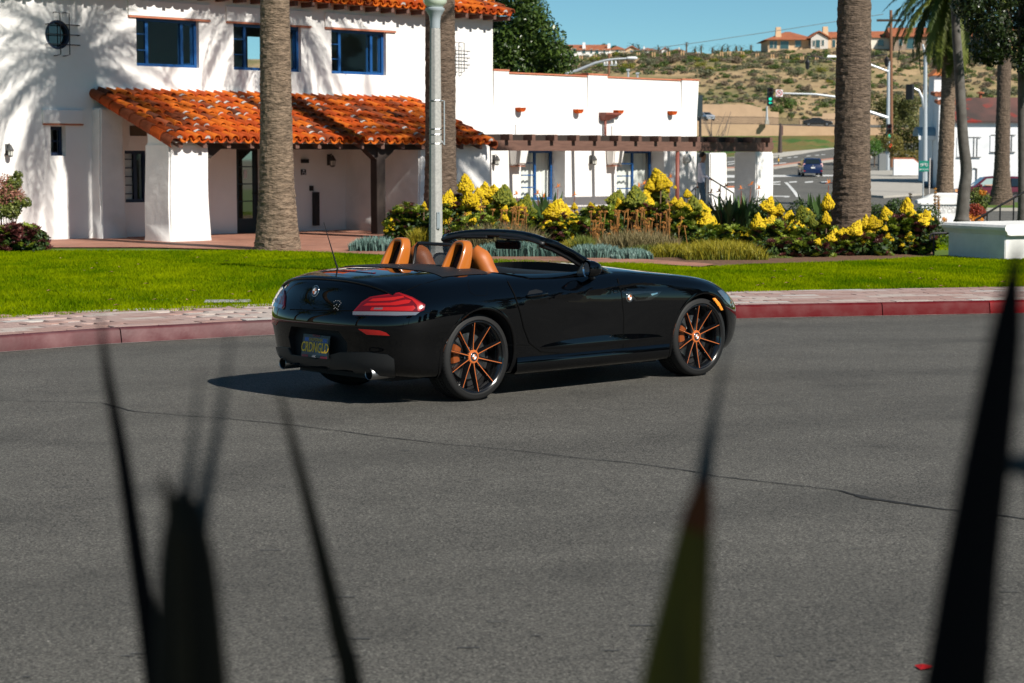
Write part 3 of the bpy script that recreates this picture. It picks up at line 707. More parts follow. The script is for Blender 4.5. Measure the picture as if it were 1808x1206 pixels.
# porch notices
def plaque(name, label, cat, p0, p1, m, b=0., th=.03):
    a0, a1, z0, z1 = rect(p0, p1, b); o = H().box(a0, a1, b+.002, b+th, z0, z1).build(name, m); return tag(o, label, cat)
blk = mat('sign_black', (.012, .012, .013), rough=.5)
sg_ = plaque('access_sign', 'small black wheelchair-access sign on the porch wall', 'sign', (531, 299), (539, 309), blk)
a0, a1, z0, z1 = rect((531, 299), (539, 309)); am, zm = (a0+a1)/2, (z0+z1)/2; hh = (z1-z0)
mb = H(); mb.lathe([(.022*hh/.14, .032), (.022*hh/.14, .035)], n=10, axis='Y', cen=(am-.005, 0, zm+hh*.32))
mb.tube([(am-.005, .035, zm+hh*.2), (am, .035, zm-.02), (am+.04*hh/.14, .035, zm-.02), (am+.05*hh/.14, .035, zm-.055*hh/.14)], .007, n=4)
mb.tube([(am-.012+.04*math.cos(q)*hh/.14, .035, zm-.03+.04*math.sin(q)*hh/.14) for q in np.linspace(2, 5.8, 10)], .006, n=4)
o = mb.build('symbol', mat('symbol_white', (.7, .7, .7), rough=.6), sg_)
plaque('speaker_box', 'small black box high on the porch wall', 'box', (531, 281), (541, 288), blk, th=.1)
plaque('card_reader', 'small black wall box above the door-opener post on the porch', 'box', (546, 328), (551, 337), blk, th=.06)
plaque('opener_post', 'tall black door-opener post against the porch wall', 'post', (551, 339), (559, 398), blk, th=.12)

# ---- single-storey wing
WA0, WA1 = HC + .004, fac(1232, 200)[0]
wz1 = fac(880, 129)[1]
def deep_open(px0, px1, py0, py1, depth=.55):
    a0, z1 = fac(px0, py0); a1, z0 = fac(px1, py1); return a0, a1, z0, z1
w1 = deep_open(921, 999, 268, 352); w2 = deep_open(1090, 1173, 268, 354)
w1 = (w1[0], w1[1], w1[2], 2.02); w2 = (w2[0], w2[1], w2[2], 2.02)
wing = H().box(WA0, WA1, -.62, -.03, -.3, wz1).build('wing_wall', stucco, house)
for r_ in (w1, w2): cut_rect(wing, r_[0], r_[1], r_[2]-.02, r_[3], -1.2, .4)
H().box(WA0, WA1, -6.2, -5.9, -.3, wz1).build('wing_wall', stucco, house)
H().box(WA1-.3, WA1, -5.9, -.62, -.3, wz1).build('wing_wall', stucco, house)
H().box(WA0, WA1-.3, -5.9, -.62, wz1-.5, wz1-.4).build('wing_roof', mat('flat_roof', (.35, .33, .3), rough=.95), house)
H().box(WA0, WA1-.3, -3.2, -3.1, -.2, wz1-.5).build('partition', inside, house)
# thick pilaster bands on the parapet with raised caps
for p0, p1, dz in ((868, 897, .055), (1037, 1071, .05), (1203, 1232.5, .02)):
    a0, a1 = fac(p0, 130)[0], fac(p1, 130)[0]
    a0 = max(a0, WA0 + .002)
    H().hexa([(a0+.05, -.4, 2.9), (a1-.01, -.4, 2.9), (a1-.01, -.028, 2.9), (a0+.05, -.028, 2.9), (a0, -.55, wz1+dz), (a1, -.55, wz1+dz), (a1, .035, wz1+dz), (a0, .035, wz1+dz)]).build('pilaster', stucco, house)
    H().box(a0-.01, a1+.01, -.56, .05, wz1+dz+.001, wz1+dz+.045).build('parapet_cap', terr_edge, house)
for p0, p1 in ((897, 1037), (1071, 1203)):
    H().box(fac(p0, 130)[0]+.012, fac(p1, 130)[0]-.012, -.56, .0, wz1+.001, wz1+.04).build('parapet_cap', terr_edge, house)
# raised lintel panels above the pergola
for p0, p1, q0, q1 in ((910, 1027, 219, 239.5), (1080, 1189, 222, 243.5)):
    a0, a1 = fac(p0, q0)[0], fac(p1, q0)[0]; H().box(a0, a1, -.04, .03, fac(p0, q1)[1], fac(p0, q0)[1]).build('lintel', stucco, house, bevel=.012)
# half-round drain tiles
for px, py in ((916, 192), (1018, 195), (1089, 196.5), (1184, 198)):
    a, z = fac(px, py); mb = H(); n_ = 8
    ring = lambda r, b: [(a + r*math.cos(math.pi + math.pi*k/n_), b, z + .03 + r*math.sin(math.pi + math.pi*k/n_)) for k in range(n_+1)]
    mb.grid([ring(.115, -.05), ring(.115, .16), ring(.095, .16), ring(.095, -.05)]); mb.build('drain_tile', tiles[2], house, sharp=40)
    H().box(a-.09, a+.09, -.032, -.025, z-.05, z+.03).build('drain_hole', dark if 'dark' in globals() else inside, house)
# rain head and downpipe
redm_ = mat('red_brown_metal', (.22, .06, .04), rough=.5, col2=(.17, .05, .035), scale=4)
a, z = fac(1075, 204, .1)
H().hexa([(a-.20, -.03, z-.14), (a-.02, -.03, z-.14), (a-.02, .10, z-.14), (a-.20, .10, z-.14), (a-.28, -.03, z+.02), (a+.36, -.03, z+.02), (a+.36, .24, z+.02), (a-.28, .24, z+.02)]).hexa([(a-.28, -.03, z+.022), (a+.36, -.03, z+.022), (a+.36, .24, z+.022), (a-.28, .24, z+.022), (a-.28, -.03, z+.08), (a+.36, -.03, z+.08), (a+.36, .24, z+.08), (a-.28, .24, z+.08)]).build('rain_head', redm_, house)
H().tube([(a-.10, .06, z-.12), (a-.10, .06, fac(1065, 243)[1]+.05), (a-.0, .06, fac(1065, 243)[1]), (fac(1195, 247)[0]-.3, .06, fac(1195, 247)[1])], .036, n=8).build('downpipe', redm_, house, smooth=True)
# deep windows with curtains
for (a0, a1, z0, z1), key in ((w1, 0), (w2, 1)):
    wa0 = a0 + .02; wa1 = a1 - .02
    wn = casement(wa0, wa1, z0, z1, fm=blue, b=-.50, bars=(wa0 + (wa1-wa0)*.60,), glass=True, fw=.06)
    mid = wa0 + (wa1-wa0)*.60
    for k in range(1, 4): H().box(wa0, mid, -.50, -.46, z0 + (z1-z0)*k/4-.015, z0 + (z1-z0)*k/4+.015).build('glazing_bar', blue, wn)
    mb = H(); rows = []
    for k in range(61):
        x = lerp(wa0-.1, wa1+.15, k/60); rows.append([(x, -.72 + .035*math.sin(k*1.25+key) + .02*math.sin(k*.5), z0-.1), (x + .02*math.sin(k), -.70 + .03*math.sin(k*1.25+key+.4), z1+.1)])
    mb.grid(rows).build('curtain', curtain, house, smooth=True)
    H().box(wa0-.05, wa1, -.52, -.40, z0-.045, z0-.002).build('sill', blue, house)
    # corbel left of the window
    H().hexa([(a0-.42, -.02, 1.62), (a0-.06, -.02, 1.62), (a0-.06, .24, 1.66), (a0-.42, .24, 1.66), (a0-.46, -.02, 2.1), (a0-.02, -.02, 2.1), (a0-.02, .32, 2.1), (a0-.46, .32, 2.1)]).build('corbel', stucco, house, bevel=.03, segs=2)
    H().box(a0-.42, a0-.07, -.02, .22, 1.60, 1.618).build('corbel_edge', terr_edge, house)
# ---- pergola
tag(H().box(HC-2.8, fac(1232, 200)[0]+1.5, .002, 3.4, .0, .068).build('bounce_walk', mat('bounce_pale', (.42, .32, .26), rough=.9, col2=(.36, .27, .22), scale=2, world=True)), kind='structure')  # pale paving added to bounce sunlight onto the shaded wing wall
PB = 2.25
PA0 = fac(866, 255, PB)[0]; PA1 = fac(1366, 260, PB)[0]
pz0, pz1 = 2.005, 2.26
H().prism([(PA0, PB-.12, pz0), (PA1-.12, PB-.12, pz0), (PA1, PB-.12, pz0+.1), (PA1, PB-.12, pz1), (PA0, PB-.12, pz1)], (0, .12, 0)).build('pergola_beam', brownw, house)
k_ = PA0 + .55; 
while k_ < PA1-.2:
    inner = -.03 if k_ < WA1 else -2.0
    H().box(k_-.06, k_+.06, inner, PB+.16, pz1, pz1+.15).build('pergola_rafter', brownw, house); k_ += .80
H().box(PA0, PA1-.25, PB-.02-.25, PB-.15, pz1+.0, pz1+.14).build('pergola_board', darkw, house)
# piers standing free at the end of the wing
def pier(name, pxa, pxb, b0, b1, zt, m=stucco_r):
    a0, a1 = fac(pxa, 300, b1)[0], fac(pxb, 300, b1)[0]; return tapered(name, a0, a1, b0, b1, -.3, zt, fl=.02, m=m)
pier('pergola_pier', 1335, 1366, PB-.78, PB+.02, pz0-.005)
pier('pergola_pier', 1254, 1284, -.9, -.05, 1.98)
H().box(fac(1233, 330, -.4)[0], fac(1300, 330, -.4)[0], -.5, -.35, -.3, .95).build('garden_wall', stucco, house)
H().box(fac(1233, 330, -.4)[0]-.01, fac(1300, 330, -.4)[0]+.01, -.52, -.33, .951, .99).build('wall_cap', terr_edge, house)
a0 = fac(1206, 300, .0)[0]; 
H().tube([(fac(1199, 300, PB)[0], PB-.06, -.2), (fac(1199, 300, PB)[0], PB-.06, pz0)], .055, n=10).build('pergola_post', redm_, house, smooth=True)
# porthole lamp on the wing
a, z = fac(1217, 280, .1); H().lathe([(.14, -.03), (.14, .06), (.10, .10), (.02, .12)], n=20, axis='Y', cen=(a, 0, z)).build('round_lamp', mat('lamp_pale', (.5, .5, .48), rough=.4), house, sharp=40)
# step vent
a0, a1, z0, z1 = rect((1243, 329), (1262, 335), -.34); H().box(a0, a1, -.34, -.32, z0, z1).build('wall_vent', iron, house)
plq = rect((1317, 286), (1323, 291), PB+.04)
# handrail
hr = thing('handrail', 'thin black iron handrail going down beside the person under the pergola', 'handrail', HM @ Vector((fac(1245, 320, .3)[0], .3, 0)))
r0 = fac(1243, 308, .3); r1 = fac(1295, 341, .3)
H().tube([(r0[0]-.2, .3, r0[1]+.02), (r0[0], .3, r0[1]), (r1[0], .3, r1[1])], .022, n=6).build('rail', iron, hr)
for t in (.05, .55, 1.0): H().tube([(lerp(r0[0], r1[0], t), .3, lerp(r0[1], r1[1], t)), (lerp(r0[0], r1[0], t), .3, -.3)], .016, n=6).build('baluster', iron, hr)
r0 = fac(1206, 352, .5); r1 = fac(1229, 330, .5)
hr2 = thing('handrail', 'short grey handrail rising behind the yellow flowers left of the person', 'handrail', HM @ Vector((r0[0], .5, 0)))
H().tube([(r0[0], .5, r0[1]), (r1[0], .5, r1[1])], .02, n=6).build('rail', mat('rail_grey', (.3, .3, .3), rough=.5), hr2)
for t in (.1, .95): H().tube([(lerp(r0[0], r1[0], t), .5, lerp(r0[1], r1[1], t)), (lerp(r0[0], r1[0], t), .5, -.3)], .016, n=6).build('baluster', iron, hr2)
# ------------------------------------------------------------------ black roadster
def spl(xs, ys):
    xs = np.asarray(xs, float); ys = np.asarray(ys, float); n = len(xs); h = np.diff(xs)
    A = np.eye(n); b = np.zeros(n)
    for i in range(1, n-1):
        A[i, i-1:i+2] = h[i-1], 2*(h[i-1]+h[i]), h[i]; b[i] = 6*((ys[i+1]-ys[i])/h[i] - (ys[i]-ys[i-1])/h[i-1])
    M = np.linalg.solve(A, b)
    def f(x):
        x = np.clip(x, xs[0], xs[-1]); i = np.clip(np.searchsorted(xs, x) - 1, 0, n-2); d = x - xs[i]
        return ys[i] + d*((ys[i+1]-ys[i])/h[i] - h[i]*(2*M[i]+M[i+1])/6) + d*d*M[i]/2 + d**3*(M[i+1]-M[i])/(6*h[i])
    return f

CAR_YAW = R(90 - 47.1)
CAR_O = Vector((-.822, 15.372, 0))
CAR_M = Matrix.Translation(CAR_O) @ Matrix.Rotation(CAR_YAW, 4, 'Z')
CAR_I = CAR_M.inverted()
roadster = thing('roadster', 'black two-seat roadster with its top down and orange seats, on the asphalt', 'car', CAR_O, CAR_YAW)

paint = mat('black_paint', (.0008, .0010, .0015), rough=.35, metal=.0, spec=.0, coat=1., coat_rough=.015)
plast = mat('black_plastic', (.012, .012, .013), rough=.45, bump=.15, bscale=300, bdist=.001)
rubber = mat('tyre_rubber', (.014, .014, .014), rough=.62, spec=.3, bump=.3, bscale=180, bdist=.002)
leather = mat('orange_leather', (.40, .115, .018), rough=.5, col2=(.34, .09, .015), scale=6, bump=.2, bscale=220, bdist=.001)
hoopm = mat('orange_hoop_paint', (.40, .115, .015), rough=.28, coat=.6, coat_rough=.1)
chrome = mat('chrome', (.75, .76, .78), rough=.14, metal=1.)
dark = mat('cabin_black', (.006, .006, .007), rough=.7)
softtop = mat('cover_black', (.01, .01, .011), rough=.55, bump=.3, bscale=400, bdist=.001)
orange = mat('orange_trim', (.46, .115, .024), rough=.4)
white_p = mat('white_enamel', (.8, .8, .8), rough=.3)
redglass = mat('red_lens', (.10, .002, .003), rough=.08, coat=1., coat_rough=.02, spec=.6)
redbright = mat('red_lens_bar', (.34, .009, .007), rough=.15, coat=.8)
reddark = mat('red_lens_dark', (.16, .004, .006), rough=.08, coat=1.)
clearl = mat('clear_lens', (.22, .23, .25), rough=.12, coat=1., metal=.5)
amber = mat('amber_lens', (.9, .28, .02), rough=.15, coat=1.)
glassm = thin_glass('car_glass', (.86, .92, .90), .8)
smoke = mat('smoked_panel', (.10, .10, .105), rough=.1, alpha=.42)
steel = mat('brushed_steel', (.30, .30, .30), rough=.35, metal=1.)

def car_surface():
    X = [-.9, -.6, -.36, 0, .36, .8, 1.3, 1.75, 2.1, 2.5, 2.8, 3.1, 3.4]
    #  width of each level along the car, before the corners are rounded
    W = dict(
      b=[.70, .72, .74, .74, .74, .76, .76, .76, .74, .72, .70, .68, .66],
      s=[.80, .81, .82, .82, .815, .825, .83, .83, .82, .81, .79, .77, .75],
      c=[.835, .845, .852, .858, .845, .845, .848, .85, .85, .855, .845, .82, .80],
      d=[.85, .865, .88, .888, .868, .846, .846, .852, .862, .872, .862, .83, .80],
      e=[.85, .87, .888, .896, .880, .852, .846, .852, .866, .876, .862, .82, .78],
      g=[.83, .85, .872, .880, .868, .845, .838, .842, .852, .860, .842, .79, .75],
      h=[.77, .79, .815, .826, .825, .812, .80, .80, .805, .808, .785, .74, .70],
      i=[.66, .69, .725, .745, .75, .742, .73, .725, .715, .70, .68, .64, .60],
      j=[.48, .50, .53, .55, .56, .56, .55, .54, .52, .50, .48, .45, .42],
      k=[.25, .26, .27, .28, .28, .28, .28, .27, .26, .25, .24, .22, .20])
    Z = dict(
      b=[.25, .215, .19, .175, .17, .17, .17, .17, .17, .17, .165, .165, .18],
      s=[.31, .28, .25, .235, .225, .22, .22, .22, .22, .22, .215, .215, .23],
      c=[.45, .43, .42, .40, .385, .375, .37, .37, .37, .37, .36, .34, .34],
      d=[.55, .545, .54, .53, .52, .51, .51, .51, .51, .51, .50, .47, .45],
      e=[.64, .645, .65, .655, .65, .645, .645, .645, .645, .64, .615, .57, .54],
      g=[.715, .735, .755, .765, .765, .76, .76, .765, .765, .745, .70, .64, .60],
      h=[.79, .815, .835, .843, .838, .83, .835, .838, .828, .80, .755, .69, .64],
      i=[.87, .885, .895, .905, .90, .888, .892, .89, .867, .83, .785, .725, .67],
      j=[.905, .93, .948, .957, .95, .93, .935, .92, .885, .838, .79, .735, .69],
      k=[.915, .942, .962, .972, .965, .945, .952, .938, .898, .848, .797, .742, .70])
    XR = dict(b=-.83, s=-.865, c=-.885, d=-.905, e=-.90, g=-.868, h=-.842, i=-.81, j=-.74, k=-.66, z=-.62)
    XF = dict(b=3.30, s=3.38, c=3.43, d=3.45, e=3.43, g=3.35, h=3.23, i=3.09, j=2.99, k=2.91, z=2.87)
    LR = dict(b=.40, s=.44, c=.46, d=.48, e=.48, g=.46, h=.46, i=.46, j=.40, k=.30, z=.2)
    LF = dict(b=.80, s=.86, c=.92, d=.95, e=.95, g=.92, h=.86, i=.74, j=.56, k=.40, z=.3)
    PR, PF = 2.7, 2.35
    NA, NS, NF = 16, 44, 18
    rings = []
    for l in 'bscdeghijk':
        wf, zf = spl(X, W[l]), spl(X, Z[l]); pts = []
        xr, xf, lr, lf = XR[l], XF[l], LR[l], LF[l]
        xs = []
        for q in np.linspace(0, math.pi/2, NA + 1)[:-1]:
            x = xr + lr * (1 - math.cos(q) ** (2/PR)); xs.append((x, math.sin(q) ** (2/PR)))
        for x in np.linspace(xr + lr, xf - lf, NS + 1)[:-1]: xs.append((x, 1.))
        for q in np.linspace(math.pi/2, 0, NF + 1):
            x = xf - lf * (1 - math.cos(q) ** (2/PF)) if q > 1e-6 else xf
            xs.append((x, math.sin(q) ** (2/PF) if q > 1e-6 else 0.))
        for x, m in xs: pts.append((x, float(wf(x)) * m, float(zf(x))))
        rings.append(np.array(pts))
    # centre line of the floor and of the top
    b0 = rings[0].copy(); b0[:, 1] = 0; b0[:, 2] += .01
    k = rings[-1]; top = k.copy(); top[:, 1] = 0; top[:, 2] += .006; top[:, 0] = XR['z'] + (k[:, 0] - XR['k']) * (XF['z'] - XR['z']) / (XF['k'] - XR['k'])
    rings = [b0] + rings + [top]
    # smooth interpolation between the levels
    Rg = np.array(rings); n = len(Rg); out = []
    us = np.arange(n); U = np.concatenate([np.linspace(i, i+1, 10, endpoint=False) for i in range(n-1)] + [[n-1]])
    f = [[spl(us[1:], Rg[1:, i, c]) for c in range(3)] for i in range(Rg.shape[1])]
    for u in U:
        if u < 1: row = Rg[0] * (1-u) + Rg[1] * u
        else: row = np.array([[f[i][c](u) for c in range(3)] for i in range(Rg.shape[1])])
        row[:, 1] = np.maximum(row[:, 1], 0)
        if u >= 3:      # feature line along the door, rising towards the front wing
            x, z = row[:, 0], row[:, 2]; zc = np.interp(x, [.3, 1.0, 1.75, 2.15], [.715, .765, .815, .775]); d = z - zc
            fade = np.clip((x-.30)/.45, 0, 1) * np.clip((2.2-x)/.35, 0, 1)
            row[:, 1] += .021 * fade * np.where(d > 0, np.exp(-np.maximum(d, 0)/.09), np.exp(np.minimum(d, 0)/.011)) * (u < 8.5)
        out.append(row)
    return np.array(out)

S = car_surface()
a_, b_ = S.shape[:2]
bm = bmesh.new()
for sg in (1, -1):
    V = [[bm.verts.new((S[i, j, 0], sg * S[i, j, 1], S[i, j, 2])) for j in range(b_)] for i in range(a_)]
    for i in range(a_-1):
        for j in range(b_-1):
            q = [V[i][j], V[i][j+1], V[i+1][j+1], V[i+1][j]]
            try: bm.faces.new(q if sg < 0 else q[::-1])
            except ValueError: pass
bmesh.ops.remove_doubles(bm, verts=bm.verts, dist=.0006)
bmesh.ops.dissolve_degenerate(bm, edges=bm.edges, dist=.0002)
bmesh.ops.recalc_face_normals(bm, faces=bm.faces)
for f in bm.faces: f.smooth = True
me = bpy.data.meshes.new('body'); bm.to_mesh(me); 
BODY_BVH = BVHTree.FromBMesh(bm)
bm.verts.ensure_lookup_table(); bm.normal_update()
BODY_FACES = [[v.index for v in f.verts] for f in bm.faces]; BODY_VN = [v.normal.copy() for v in bm.verts]; BODY_VC = [v.co.copy() for v in bm.verts]
bm.free()
body = link('body', me, roadster, paint); me.materials.append(dark)
body.matrix_parent_inverse = Matrix()
def cutter(mb):
    c = mb.build('cut', dark); return c
def on_car(o): o.parent = roadster; o.matrix_parent_inverse = Matrix(); return o
def cpart(mb, name, m, parent=None, **kw):
    o = mb.build(name, m, None, **kw); o.parent = parent or roadster; o.matrix_parent_inverse = Matrix(); return o
body.parent = None     # cut in car space
WB = 2.496
for ax in (0, WB):
    for sg in (1, -1):
        c = MB().lathe([(.366, sg*.46), (.366, sg*1.2)], n=64, axis='Y', cen=(ax, 0, .33)); boolean(body, cutter(c))
# cabin opening
n_ = 40; out = []
def cab(t):
    x0, x1, hw = .24, 1.52, .655
    q = 2*math.pi*t; cx, sx = math.cos(q), math.sin(q)
    return ((x0+x1)/2 + (x1-x0)/2 * math.copysign(abs(cx)**.42, cx), hw * math.copysign(abs(sx)**.42, sx))
poly = [(*cab(i / n_), .42) for i in range(n_)]
boolean(body, cutter(MB().prism(poly, (0, 0, 1.2))))
# number plate recess in the bumper
rec = [(-.36, .46), (-.29, .545), (.29, .545), (.36, .46), (.33, .30), (-.33, .30)]
boolean(body, cutter(MB().prism([(-1.2, y, z) for y, z in rec], (.385, 0, 0))))
body.parent = roadster; body.matrix_parent_inverse = Matrix()
body.data.set_sharp_from_angle(angle=R(38))

def smooth_n(idx, p):
    vi = BODY_FACES[idx]; ws = [1 / ((BODY_VC[i] - p).length_squared + 1e-7) for i in vi]
    n = Vector()
    for i, w_ in zip(vi, ws): n += BODY_VN[i] * w_
    return n.normalized()
def body_hit(px, py):
    o = CAR_I @ EYE; d = (CAR_I.to_3x3() @ ray(px, py)).normalized()
    p, n, i, _ = BODY_BVH.ray_cast(o, d)
    if p is None:
        p, n, i, _ = BODY_BVH.find_nearest(o + d * 15.6)
    n = smooth_n(i, p)
    return p, n
def side_hit(x, z, sg=-1):
    p, n, i, _ = BODY_BVH.ray_cast(Vector((x, sg*3, z)), Vector((0, -sg, 0)))
    if p is None: p, n, i, _ = BODY_BVH.find_nearest(Vector((x, sg*.85, z)))
    return p, smooth_n(i, p)
def patch(name, outline, m, off=.004, step=6., parent=None, mirror=False, hit=None, skirt=True, both=False):
    """a panel that follows the bodywork inside an outline"""
    hit = hit or body_hit
    O = []
    for i, a in enumerate(outline):
        b = outline[(i+1) % len(outline)]; L = math.hypot(b[0]-a[0], b[1]-a[1]); k = max(1, int(L / step))
        for j in range(k): O.append((lerp(a[0], b[0], j/k), lerp(a[1], b[1], j/k)))
    xs = [p[0] for p in O]; ys = [p[1] for p in O]; P = [Vector(p) for p in O]
    def inside(x, y):
        c = False
        for i in range(len(O)):
            (x0, y0), (x1, y1) = O[i], O[i-1]
            if (y0 > y) != (y1 > y) and x < (x1-x0)*(y-y0)/(y1-y0)+x0: c = not c
        return c
    x = min(xs) + step/2
    while x < max(xs):
        y = min(ys) + step/2
        while y < max(ys):
            if inside(x, y) and min((p[0]-x)**2 + (p[1]-y)**2 for p in O) > (step*.45)**2: P.append(Vector((x, y)))
            y += step
        x += step
    vs, es, fs, *_ = delaunay_2d_cdt(P, [(i, (i+1) % len(O)) for i in range(len(O))], [list(range(len(O)))], 1, 1e-6)
    H = [hit(v.x, v.y) for v in vs]
    pv = [p + n * off for p, n in H]; nv = [n for p, n in H]; fs = [tuple(f) for f in fs]
    nb = len(pv)
    if skirt:
        cnt = {}
        for f in fs:
            for i in range(len(f)): e = (f[i], f[(i+1) % len(f)]); cnt[tuple(sorted(e))] = cnt.get(tuple(sorted(e)), []) + [e]
        low = {}
        for e in [c[0] for c in cnt.values() if len(c) == 1]:
            for i in e:
                if i not in low: low[i] = len(pv); pv.append(H[i][0] - H[i][1] * .004); nv.append(H[i][1])
            fs.append((e[1], e[0], low[e[0]], low[e[1]]))
    def make(sg):
        me = bpy.data.meshes.new(name); me.from_pydata([(p.x, p.y*sg, p.z) for p in pv], [], [f if sg > 0 else f[::-1] for f in fs])
        me.shade_smooth()
        # orient towards the outside
        f0 = me.polygons[0]
        if f0.normal.dot(Vector((nv[f0.vertices[0]].x, nv[f0.vertices[0]].y*sg, nv[f0.vertices[0]].z))) < 0: me.flip_normals()
        me.normals_split_custom_set_from_vertices([Vector((n.x, n.y*sg, n.z)) for n in nv])
        o = link(name, me, None, m); o.parent = parent or roadster; o.matrix_parent_inverse = Matrix(); return o
    if both: return make(1), make(-1)
    return make(-1 if mirror else 1)
def ribbon(name, line, m, wd=.004, off=.0012, hit=None, closed=False, both=False, parent=None, sub=4):
    hit = hit or body_hit; pts = []
    L = list(line) + ([line[0]] if closed else [])
    for a, b in zip(L[:-1], L[1:]):
        for j in range(sub): pts.append((lerp(a[0], b[0], j/sub), lerp(a[1], b[1], j/sub)))
    pts.append(L[-1]); H = [hit(*p) for p in pts]; out = []
    for i, (p, n) in enumerate(H):
        t = (H[min(i+1, len(H)-1)][0] - H[max(i-1, 0)][0]).normalized(); s_ = n.cross(t).normalized() * wd/2
        out.append((p + n*off - s_, p + n*off + s_))
    res = []
    for sg in ((1, -1) if both else (1,)):
        mb = MB().grid([[(a.x, a.y*sg, a.z), (b.x, b.y*sg, b.z)] for a, b in out]); res.append(cpart(mb, name, m, parent))
    return res

gap = mat('shut_line', (.001, .001, .001), rough=.8, spec=.1)
# --- shut lines and panels (right side is the one the photograph shows; the left mirrors it)
door_line = [(1090, 492), (1097, 520), (1101, 560), (1100, 600), (1100, 619), (1060, 623), (990, 624), (955, 621), (935, 606), (925, 580), (918, 550), (908, 520), (896, 497)]
doors = patch('door', [(1086, 491)] + door_line[1:] + [(893, 491), (950, 491), (1020, 491)], paint, off=.003, step=9, both=True)
ribbon('shut_line', door_line, gap, wd=.010, off=.0042, both=True)
ribbon('shut_line', [(748, 552), (785, 553), (800, 552)], gap, both=True)
ribbon('shut_line', [(625, 549), (560, 548), (500, 546)], gap, wd=.008)
ribbon('shut_line', [(862, 480), (815, 483), (740, 503), (712, 516), (640, 500)], gap, both=True, wd=.005)
ribbon('shut_line', [(897, 609), (935, 610)], gap, both=True)
ribbon('shut_line', [(1101, 616), (1170, 614)], gap, both=True)
fuel = patch('fuel_door', [(826, 500), (828, 494), (846, 494), (853, 497), (859, 506), (860, 520), (855, 522), (838, 521), (830, 516)], paint, off=.0025, step=5)
ribbon('shut_line', [(826, 500), (828, 494), (846, 494), (853, 497), (859, 506), (860, 520), (855, 522), (838, 521), (830, 516)], gap, wd=.004, closed=True, parent=fuel)
# belt strip, sill crease
for sg in (0, 1):
    pass
# --- rear lights
tl = [(624, 552), (640, 534), (655, 525), (690, 520), (705, 518), (728, 526), (750, 539), (748, 548), (738, 552), (733, 557), (700, 558.5), (625, 557.5)]
for sg, mir in ((1, False), (-1, True)):
    lamp = patch('taillight', tl, reddark, off=.012, step=5, mirror=mir)
    patch('lens', [(629, 550), (643, 535), (657, 527), (690, 522.5), (704, 520.5), (727, 528), (747, 539.5), (745, 547), (738, 551)], redglass, off=.014, step=4, parent=lamp, mirror=mir, skirt=False)
    patch('light_bar', [(652, 533), (660, 528.5), (690, 527), (712, 524.5), (714, 527), (695, 532), (665, 533.5)], redbright, off=.0155, step=4, parent=lamp, mirror=mir, skirt=False)
    patch('light_bar', [(642, 541), (650, 536.5), (690, 536), (716, 531), (726, 532), (722, 537), (700, 540.5)], redbright, off=.0155, step=4, parent=lamp, mirror=mir, skirt=False)
    patch('light_bar', [(704, 520.3), (727, 528), (746, 539.5), (741, 549.5), (737, 550), (735, 540), (727, 531)], redbright, off=.0155, step=4, parent=lamp, mirror=mir, skirt=False)
    patch('reflector_panel', [(655, 549.5), (658, 544), (700, 543.5), (730, 541), (733, 545), (728, 550)], redbright, off=.0158, step=4, parent=lamp, mirror=mir, skirt=False)
    patch('reflector_panel', [(663, 544.5), (678, 544.5), (676, 548), (661, 548)], mat('lens_grey', (.12, .08, .09), rough=.3), off=.0166, step=4, parent=lamp, mirror=mir, skirt=False)
    patch('clear_strip', [(625, 551.2), (740, 551.8), (733, 556.8), (700, 558), (625, 557)], clearl, off=.0158, step=4, parent=lamp, mirror=mir, skirt=False)
    patch('rear_reflector', [(633, 581), (650, 582), (670, 583.5), (682, 587.5), (688, 592.5), (648, 590.5)], redbright, off=.006, step=4, mirror=mir)
# --- lower valance
val = mat('valance_plastic', (.02, .0205, .021), rough=.38)
patch('valance', [(489, 612), (510, 614), (516, 626), (560, 634), (585, 626), (600, 622), (650, 622), (684, 626), (696, 634), (698, 664), (668, 661), (610, 659), (560, 657), (520, 650), (492, 640), (487, 628)], val, off=.012, step=6)
# --- badges
def badge(p, n, r, up=Vector((0, 0, 1)), parent=None, colour=True, th=.006):
    """round enamel badge: dark ring, quarters in orange and white"""
    n = n.normalized(); x = up.cross(n).normalized(); y = n.cross(x); M = frame(p, x, y, n)
    b = cpart(MB(M).lathe([(r, -.004), (r, th*.6), (r*.96, th), (r*.62, th)], n=32, cap=False), 'roundel_badge', chrome if False else mat('badge_black', (.01, .01, .012), rough=.2, coat=1.), parent, sharp=40)
    cpart(MB(M).lathe([(r*1.0, -.002), (r*1.06, 0), (r*1.06, th*.5), (r*.99, th*.9), (r*.97, th*.6)], n=32, cap=False), 'rim', chrome, b, smooth=True)
    for q in range(4):
        mb = MB(M); a0 = q * math.pi/2
        mb.add([(0, 0, th*.9)] + [(r*.63*math.cos(a0 + k*math.pi/16), r*.63*math.sin(a0 + k*math.pi/16), th*.9) for k in range(9)], [(0, k, k+1) for k in range(1, 9)])
        cpart(mb, 'quarter', orange if q % 2 == 0 else white_p, b)
    cpart(MB(M).lathe([(r*.66, th*.8), (r*.66, th*1.15), (r*.61, th*1.15), (r*.61, th*.8)], n=32, cap=False), 'ring', chrome, b)
    return b
p, n = body_hit(557, 514); badge(p, n, .042)
p, n = body_hit(1111, 525); badge(p, n, .036)
# side vent blade behind the front wheel
patch('side_vent', [(1096, 514), (1150, 514), (1168, 514.5), (1160, 523), (1148, 530), (1122, 532)], mat('vent_black', (.004, .004, .005), rough=.15, coat=1.), off=.0022, step=5, both=True, skirt=False)
patch('vent_blade', [(1116, 520), (1145, 517), (1147, 522), (1138, 528), (1125, 529)], paint, off=.008, step=4, both=True)
patch('side_indicator', [(1148, 519), (1160, 516.5), (1160, 518.5), (1150, 522)], chrome, off=.008, step=3)
